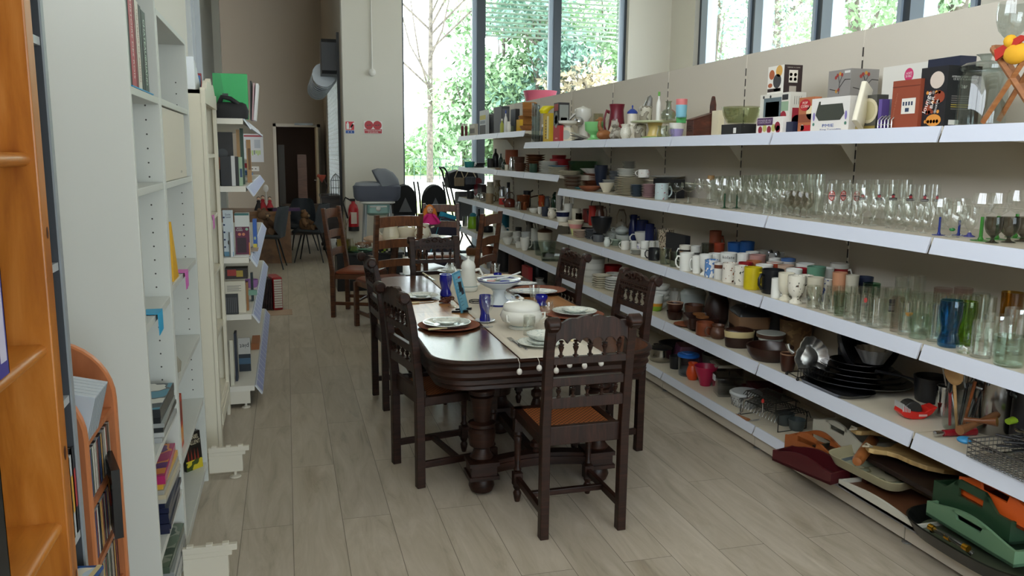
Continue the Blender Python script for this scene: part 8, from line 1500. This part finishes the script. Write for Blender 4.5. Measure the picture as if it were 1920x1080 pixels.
tag(MB().box(P_.x+.03,P_.x+.12,P_.y-.3,P_.y-.02,.74,.788).box(P_.x+.035,P_.x+.05,P_.y-.28,P_.y-.04,0,.74).box(P_.x+.07,P_.x+.09,P_.y-.28,P_.y-.04,0,.74).build('low_stand',mc('#6a6c70',.5)),'grey stand carrying the blue magazine at the bottom left corner','stand')
# media shelf discs
q=random.Random(8)
for zi,(z,n) in enumerate(((1.165,0),(.86,4),(.56,4),(.26,4))):
    for i in range(n): book('video_case',-.462,MSY-.03-.024*i,.02,.19-.01*(i%2),.13,z,[('#17181a','#232427','#b9bcbf')[(i+zi)%3],('#a82a2a','#d0a03a','#5a7a9a')[i%3]],'video case on the dark media shelf beside the pine bookcase','case','video cases on the dark media shelf',0,spine((.15,.85,.3,.75,1)))
# CD rack contents
yy=RY0
for i in range(6):
    o=empty('cd_case',(RX-.075,RY0+.012+.024*i,1.0),0,'grey backed disc case slanting in the top of the CD rack','CD','slanting discs in the top of the CD rack'); o.rotation_euler=(R(0),R(14),0); MB().box(-.07,.062,0,.021,.012,.132).build('case_shell',mc('#aab2bb',.3),o,None,.001); MB().box(-.066,.0625,.002,.019,.016,.128).build('inlay_card',mc('#8a939c',.5),o)
CDC=('#1f2124','#c9c5bd','#3a4a3c','#6a2a2a','#2a3f6a','#8f8a80','#b58a4a','#141517')
for r,z in enumerate((.84,.68,.52,.36,.2,.05)):
    n=int((RY1-RY0)/.0118); q=random.Random(r)
    for i in range(n):
        o=empty('cd_case',(RX-.02,RY0+.0118*i,z),0,'disc case standing in row %s of the CD rack'%('one','two','three','four','five','six')[r],'CD','discs in row %s of the CD rack'%('one','two','three','four','five','six')[r]); MB().box(-.14,0,0,.0103,0,.124).build('case_shell',mc('#3c3f42' if q.random()<.5 else '#a5a9ab',.2),o); MB().box(-.002,.0006,.0012,.0092,.002,.122).build('spine_card',mc(q.choice(CDC),.4),o)
o=empty('game_case',(RX-.005,RY1-.05,.70),R(0),'black game case with a red and yellow picture standing out of the CD rack','case'); o.rotation_euler=(0,R(4),R(-72)); s=MB().box(-.03,.1,-.02,0,0,.19); dk(s,.045,.1,.03,1,1,1,.0206); dk(s,.05,.13,.018,2,1,1,.021); s.build('case_shell',[mc('#161719',.25),mc('#b5301f',.4),mc('#d8b04a',.4)],o)
# ---------------- baby things, toys and oddments at the far end ----------------
def at(px,py,Y): return on_y(px,py,Y)
WPL=mc('#dcdedb',.35); ALU=mc('#b5bcc4',.3,.8); TEAL=mc('#8fb5b0',.4); GFB=bands('grey_fabric',[(0,'#4a4f5c'),(1,'#4a4f5c')],2,.9)
HY=11.7; c=at(707,377,HY); o=empty('high_chair',(c.x,HY,0),0,'white and teal high chair carrying the grey carrycot before the cream pillar','high chair')
for sx in (-1,1):
    for sy in (-1,1): MB().tube([(sx*.17,sy*.14,c.z-.05),(sx*.21,sy*.24,0)],.016,8).build('leg',ALU,o,40)
MB().loft([[(x,y,z) for x,y in rrect(-.24+e,.24-e,-.2+e,.2-e,.08,4)] for e,z in ((.03,c.z-.035),(0,c.z-.02),(0,c.z),(.03,c.z+.006))]).build('tray',WPL,o,40)
MB().loft([[(x,y,z) for x,y in rrect(-.17+e,.17-e,-.15+e,.15-e,.07,4)] for e,z in ((.05,c.z-.2),(0,c.z-.16),(0,c.z-.04))]).build('seat',TEAL,o,40); MB().sphere((0,-.16,c.z-.1),.035).tube([(-.12,-.15,c.z-.07),(.12,-.15,c.z-.07)],.012).build('bar',WPL,o,60)
o=empty('carrycot',(c.x-.02,HY,c.z+.008),0,'grey quilted carrycot with raised hood standing on the high chair','carrycot'); FG=mc('#5a5f6e',.9)
MB().loft([[(x,y,z) for x,y in rrect(-.3+e,.34-e,-.2+e,.2-e,.12,6)] for e,z in ((.03,0),(0,.05),(-.01,.2),(.02,.22))]).build('body',FG,o,40)
hs=MB(); hs.loft([[(.08+.27*math.cos(a)*math.sin(t),.2*math.cos(t),.19+.27*math.sin(a)*math.sin(t)) for t in [PI*i/14 for i in range(15)]] for a in [R(q) for q in (2,25,50,75,100,118)]],0,False); hs=hs.build('hood',mc('#7d828d',.9),o,60); hm=hs.modifiers.new('thickness','SOLIDIFY'); hm.thickness=.012
MB().loft([[(x,y,z) for x,y in rrect(-.29+e,.1-e,-.19+e,.19-e,.1,4)] for e,z in ((0,.215),(.02,.25),(.1,.27))]).build('cover',mc('#8d929b',.9),o,40)
BF=mc('#17181b',.85); BG2=mc('#4b4c50',.9)
def pushchair(px,l,Y=12.45):
    a=at(px,345,Y); o=empty('pushchair',(a.x,Y,0),0,l,'pushchair'); h=a.z
    MB().loft([[(.19*s_*math.cos(t),-.02-.2*d,h-.27+(.27*s_)*math.sin(t)) for t in [PI*i/10 for i in range(11)]]+[(-.185*s_,-.02-.2*d,h-.45),(.185*s_,-.02-.2*d,h-.45)] for s_,d in ((.9,-.7),(1,-.2),(1,.3),(.94,.62))]).build('hood',BF,o,50)
    MB().box(-.17,.17,-.06,-.03,h-.75,h-.36).box(-.17,.17,-.34,-.03,h-.8,h-.72).build('seat',BG2,o,None,.01); MB().prism([(-.1,h-.42),(.1,h-.42),(0,h-.2)],-.17,-.16,'y').build('visor',mc('#6d6f74',.8),o)
    for sx in (-1,1): MB().tube([(sx*.2,.3,h+.02),(sx*.2,.12,h-.16),(sx*.19,-.2,.12)],.014).build('frame_tube',BF,o,50); MB().xf((sx*.2,-.22,.085),(0,R(90),0)).lathe([(.001,-.02),(.085,-.02),(.085,.02),(.001,.02)],18).build('wheel',mc('#222326',.6),o,40); MB().xf((sx*.2,.2,.085),(0,R(90),0)).lathe([(.001,-.02),(.085,-.02),(.085,.02),(.001,.02)],18).build('wheel',mc('#222326',.6),o,40)
pushchair(757,'black hooded pushchair before the cream pillar, left one',12.62); pushchair(813,'black hooded pushchair in front of the window, right one')
# side-on pushchair with grey shopping bag
a=at(868,440,12.75); o=empty('pushchair',(a.x,12.75,0),0,'black pushchair seen from the side at the end of the shelving','pushchair'); h=at(845,318,12.75).z
MB().loft([[(x-.05,y,z) for x,z in ((-.22,h-.28),(-.2,h-.05),(-.05,h),(.25,h-.04),(.3,h-.25),(.1,h-.33))] for y in (-.2,.2)]).build('hood',BF,o,None,.02)
MB().box(-.1,.12,-.18,.18,h-.8,h-.35).build('seat',BG2,o,None,.02); MB().tube([(-.3,-.2,h-.02),(-.34,-.2,h+.03),(-.34,.2,h+.03),(-.3,.2,h-.02)],.014).tube([(-.3,-.2,h-.02),(-.05,-.2,.4),(-.16,-.2,.1)],.014).tube([(-.3,.2,h-.02),(-.05,.2,.4),(-.16,.2,.1)],.014).tube([(.2,-.2,.1),(-.05,-.2,.5)],.014).build('frame_tube',BF,o,50)
for x,y in ((-.16,-.22),(-.16,.22),(.2,-.22),(.2,.22)): MB().xf((x,y,.1),(R(90),0,0)).lathe([(.001,-.02),(.1,-.02),(.1,.02),(.001,.02)],18).build('wheel',mc('#222326',.6),o,40)
a=at(855,405,11.9); b_=at(870,470,11.9); o=empty('baby_bag',(a.x+.16,11.9,b_.z-.02 if b_.z>.1 else .1),R(10),'dark violet pushchair seat with teal piping left of the lower shelves','bag'); o.rotation_euler=(0,R(18),R(10)); o.location.z=.06; o.location.x=2.1
MB().loft([[(x,y,z) for x,y in rrect(-.17+e,.17-e,-.14+e,.14-e,.06,4)] for e,z in ((.03,0),(0,.1),(0,a.z-.12),(.04,a.z-.06))]).build('bag_body',mc('#353345',.85),o,40); MB().tube([(-.17,-.145,.1),(-.17,-.145,a.z-.1),(.17,-.145,a.z-.1),(.17,-.145,.1)],.008).build('piping',mc('#4aa3b8',.6),o,50); MB().loft([[(x,y,z) for x,y in rrect(-.14,.1,-.08,.08,.04,3)] for z in (a.z-.07,a.z)]).build('towel',mc('#2a9ac0',.8),o,40)
# hanging things at the shelf end
def hang(name,px0,py0,px1,py1,Y,c,label,cat):
    a=at(px0,py0,Y); b=at(px1,py1,Y); o=empty(name,(0,Y,0),0,label,cat); w=b.x-a.x; s=MB(); n=5
    for i in range(n): s.box(a.x+w*i/n+.004,a.x+w*(i+1)/n-.004,-.03,.03,b.z,b.z+(a.z-b.z)*.6)
    s.box(a.x,b.x,-.024,.024,b.z+.01,b.z+(a.z-b.z)*.58); s.build('bag_body',c,o,None,.008); MB().tube([(a.x,0,b.z+(a.z-b.z)*.55),((a.x+b.x)/2-.02,0,a.z+.03),((a.x+b.x)/2+.02,0,a.z+.03),(b.x,0,b.z+(a.z-b.z)*.55)],.008).build('strap',mc('#b5a890',.8),o,50)
hang('hanging_bag',852,322,870,349,12.42,mc('#8a7a62',.85),'beige ribbed bag hanging from the end of the second shelf','bag'); hang('hanging_organiser',872,322,892,346,12.44,mc('#5a6068',.7),'grey organiser bag with yellow edge hanging at the shelf end','bag')
tag(MB().xf(at(897,340,12.42),(R(90),0,0)).lathe([(.001,-.008),(.055,-.008),(.055,.008),(.001,.008)],20).build('table_tennis_bat',mc('#7a3038',.6),None,40),'small reddish bat hanging at the end of the second shelf','bat')
# doll on the chair
l3s=.475; a=at(806,420,9.93); o=empty('doll',(a.x,9.93,a.z),0,'rag doll with orange hair and pink dress on the chair behind the round table','doll')
MB().lathe([(.001,0),(.12,0),(.115,.025),(.07,.06),(.05,.1),(.035,.13)],18,sy=.7).tube([(-.04,-.02,.12),(-.09,-.05,.06),(-.11,-.08,.02)],[.02,.016,.014]).tube([(.04,-.02,.12),(.09,-.05,.06),(.11,-.08,.02)],[.02,.016,.014]).build('dress',mc('#d4237f',.8),o,60)
MB().sphere((0,-.01,.175),(.042,.038,.048),16).tube([(0,0,.12),(0,0,.15)],.016).build('body',mc('#dfb095',.6),o,60); MB().sphere((0,.012,.19),(.052,.042,.052),16).tube([(-.045,0,.19),(-.06,-.01,.12),(-.075,-.01,.07)],[.025,.03,.022]).tube([(.045,0,.19),(.06,-.01,.12),(.075,-.01,.07)],[.025,.03,.022]).build('hair',mc('#d97a22',.7),o,60); MB().sphere((-.016,-.046,.18),.006,8).sphere((.016,-.046,.18),.006,8).box(-.01,.01,-.0475,-.045,.155,.159).build('face',mc('#2a2a30',.5),o,50)
# teddy bears
def teddy(x,y,z,rz,k,l,c):
    o=empty('teddy_bear',(x,y,z),R(rz),l,'teddy bear'); o.scale=(k,k,k); m=mc(c,.95)
    s=MB().sphere((0,0,.11),(.1,.085,.12),14).sphere((0,-.02,.27),(.08,.075,.075),14)
    for q_ in (-1,1): s.sphere((q_*.06,0,.34),.03,10).tube([(q_*.08,-.02,.19),(q_*.15,-.07,.13),(q_*.16,-.12,.1)],[.045,.04,.045]).tube([(q_*.06,-.05,.05),(q_*.1,-.16,.04),(q_*.11,-.2,.06)],[.05,.045,.055])
    s.build('body',m,o,70); MB().sphere((0,-.09,.255),(.035,.03,.028),10).build('muzzle',mc('#a58a6c',.9),o,60); MB().sphere((-.028,-.082,.29),.009,8).sphere((.028,-.082,.29),.009,8).sphere((0,-.12,.262),.012,8).build('eyes_nose',mc('#141210',.3),o,60)
teddy(-.36,12.33,.49,60,1.05,'brown teddy bear sitting on the black chair beside the left shelving','#6f5440'); teddy(.24,12.98,.49,70,.85,'brown soft toy slumped on the seat of the black chair nearer the window','#7a5a3e')
# on the brown table
for px,py,h,c1,l in ((493,386,.22,'#a8232c','red dressed doll on the brown table, left one'),(506,384,.2,'#b8303a','red and white doll on the brown table, right one'),(485,384,.2,'#2a2526','black dressed doll on the brown table behind the blue box')):
    a=at(px,py,13.1); o=empty('doll',(a.x,13.1,.79),0,l,'doll'); MB().lathe([(.001,0),(.07,0),(.05,h*.3),(.025,h*.6),(.03,h*.72),(.012,h*.8)],14).build('dress',mc(c1,.7),o,50); MB().sphere((0,0,h*.88),h*.12,12).build('head',mc('#d9b39a',.6),o,60); MB().sphere((0,.012,h*.93),(h*.13,h*.12,h*.11),12).build('hair',mc('#17130f',.7),o,60)
a=at(498,365,12.9); tag(MB().xf((a.x,13.2,.79)).lathe([(.03,0),(.012,.01),(.008,.3)],10).xf((a.x,13.2,1.12),(0,0,0),(1,.3,1.5)).sphere((0,0,0),.04).xf().build('feather_stand',mc('#e0dcd6',.6),None,50),'white oval topped stand between the dolls on the brown table','ornament')
a=at(537,390,12.8); tag(MB().box(a.x-.2,a.x+.2,12.85,13.1,.7905,.83).build('magazine_pile',mc('#4a2a5a',.5)),'violet covered magazines lying at the right end of the brown table','magazine'); a=at(512,388,12.6); tag(MB().lathe([(.001,0),(.08,0),(.1,.045),(.09,.045),(.07,.01)],18).build('black_dish',BLK,None,50),'black dish before the dolls on the brown table','dish').location=(a.x,12.95,.79)
# accordion on the floor behind the left shelving
a=on_z(512,578,0); o=empty('accordion',(a.x+.03,a.y,0),R(12),'red and black accordion standing on the floor behind the left shelving','accordion'); AR=mc('#a3151c',.3)
MB().box(-.05,.05,-.14,.14,0,.36).build('treble_body',AR,o,None,.015); s=MB()
for i in range(8): s.box(-.2+.018*i,-.188+.018*i,-.13,.13,.02,.34)
s.build('bellows',mc('#2a1416',.6),o); MB().box(.05,.056,-.1,.1,.04,.3).build('grille',mc('#d5d0c8',.4),o); s=MB()
for i in range(12): s.box(-.04,.04,-.152,-.14,.03+.026*i,.05+.026*i)
s.build('keyboard',mc('#d8d4cc',.4),o); tag(MB().box(-.12,.14,-.2,.1,0,.004).build('paper_sheet',mc('#b59a84',.7)),'brown paper sheet on the floor under the accordion','paper').location=(a.x+.06,a.y-.22,.001)
# on the low black table
zt=.47
def bt_(kind,name,px,Y,top,w,c,label,cat,group=None): 
    X=at(px,470,Y).x; p=Vector((X,Y,zt)); W_=w*depth(p)/F; h=z_at(top,X,Y)-zt; P=unit(kind); M=mats_(c); o=empty(name,p,0,label,cat,group)
    for i,(n,me) in enumerate(P): q_=inst(n,me,M[min(i,len(M)-1)]); q_.parent=o
    o.scale=(W_,W_,h); return o
bt_('straight','glass_vase',658,10.15,446,12,GC,'tall clear vase at the left of the low black table','vase'); bt_('flask','glass_jug',668,10.2,452,16,GC,'round clear glass jug on the low black table','jug'); bt_('wine','wine_glass',680,10.15,455,12,GC,'clear wine glass right of the glass jug on the low black table','glass'); bt_('straight','glass_jar',661,10.08,462,18,glass('#dfe6c8'),'squat clear jar at the front of the low black table','jar'); bt_('goblet','glass_goblet',690,10.2,458,14,GC,'clear goblet behind the ladder chair on the low black table','glass')
X=at(676,480,10.06).x; tag(MB().lathe([(.001,0),(.14,0),(.17,.02),(.16,.02),(.12,.008)],28).build('green_plate',mc('#6fae94',.3),None,50),'turquoise green glass plate at the front edge of the low black table','plate').location=(X,10.15,zt)
a=at(690,452,9.6); o=tag(MB().tube([(-.1,0,.02),(0,0,.0),(.1,0,.02)],[.02,.05,.03],12).build('wooden_scoop',mc('#7a4a28',.5),None,60),'brown wooden scoop beside the round table','scoop'); o.location=(at(682,478,10.3).x,10.35,zt+.05)
CHK=bpy.data.materials.new('checked_weave'); CHK.use_nodes=True; t,b=nodes(CHK); v=mapped(t,(1,1,1)); ck=nd(t,'ShaderNodeTexVoronoi',i_Scale=36.0,distance='CHEBYCHEV'); ck.inputs['Randomness'].default_value=0; t.links.new(v,ck.inputs['Vector']); sv=nd(t,'ShaderNodeSeparateColor'); t.links.new(ck.outputs['Color'],sv.inputs[0]); t.links.new(ramp(t,sv.outputs[0],[(0,'#17171a'),(.28,'#d8d4ca'),(.52,'#8fae3a'),(.66,'#b02a35'),(.8,'#17171a')],True),b.inputs['Base Color'])
X0=at(705,478,10.02).x; X1=at(739,478,10.02).x; tag(MB().loft([[(x,y,z) for x,y in rrect(X0-e,X1+e,9.99-e,10.22+e,.03,3)] for e,z in ((-.01,zt),(.01,zt+.12),(.0,zt+.12),(-.02,zt+.01))]).build('checked_basket',CHK,None,40),'black, white, green and red checked basket on the low black table','basket')
X=at(628,470,10.12).x; o=empty('brass_pot',(X,10.2,zt),0,'brass pot holding dried reeds behind the left ladder back chair','pot'); MB().lathe([(.001,0),(.07,0),(.085,.03),(.085,.14),(.09,.15),(.08,.15)],20).build('pot_body',mc('#a08a4a',.3,.7),o,50); s=MB(); q=random.Random(2)
for i in range(14): s.tube([(q.uniform(-.04,.04),q.uniform(-.04,.04),.1),(q.uniform(-.1,.14),q.uniform(-.05,.05),q.uniform(.35,.5))],.004,5)
s.build('dried_reeds',mc('#8a7a62',.8),o,50); o.location.x=max(X,.66)
# desk lamp and cage on the sideboard
o=empty('desk_lamp',(.64,14.6,.94),0,'small desk lamp with red and white shade on the dark sideboard','lamp'); MB().lathe([(.001,0),(.07,0),(.07,.02),(.001,.03)],18).tube([(0,0,.02),(.05,0,.16),(-.02,0,.3)],.008).build('arm',mc('#3a2a26',.4),o,50); MB().xf((-.05,-.02,.31),(0,R(-60),0)).lathe([(.025,.08),(.03,.04),(.08,-.05)],18).build('shade',mc('#a8442e',.4),o,50)
o=empty('bird_cage',(.83,14.55,.94),0,'wire bird cage with dried stems on the dark sideboard by the shutter','cage'); s=MB()
for i in range(12): a=2*PI*i/12; c_,s_=math.cos(a)*.09,math.sin(a)*.09; s.tube([(c_,s_,0),(c_,s_,.26),(c_*.5,s_*.5,.34),(0,0,.38)],.003,5)
for z in (0,.13,.26): s.tube([(.09*math.cos(a),.09*math.sin(a),z) for a in [i*PI/9 for i in range(18)]],.003,5,0,True)
s.build('cage_wires',mc('#3a3836',.5),o,50)
# ---------------- settle everything a hair above the shelf it stands on ----------------
for o in list(COL.objects):
    if o.parent is None and o.get('label') and o.location.x>2.2:
        if any(abs(o.location.z-q)<1e-4 for q in SHELVES): o.location.z+=.0035 if o.location.x<XF else .0006
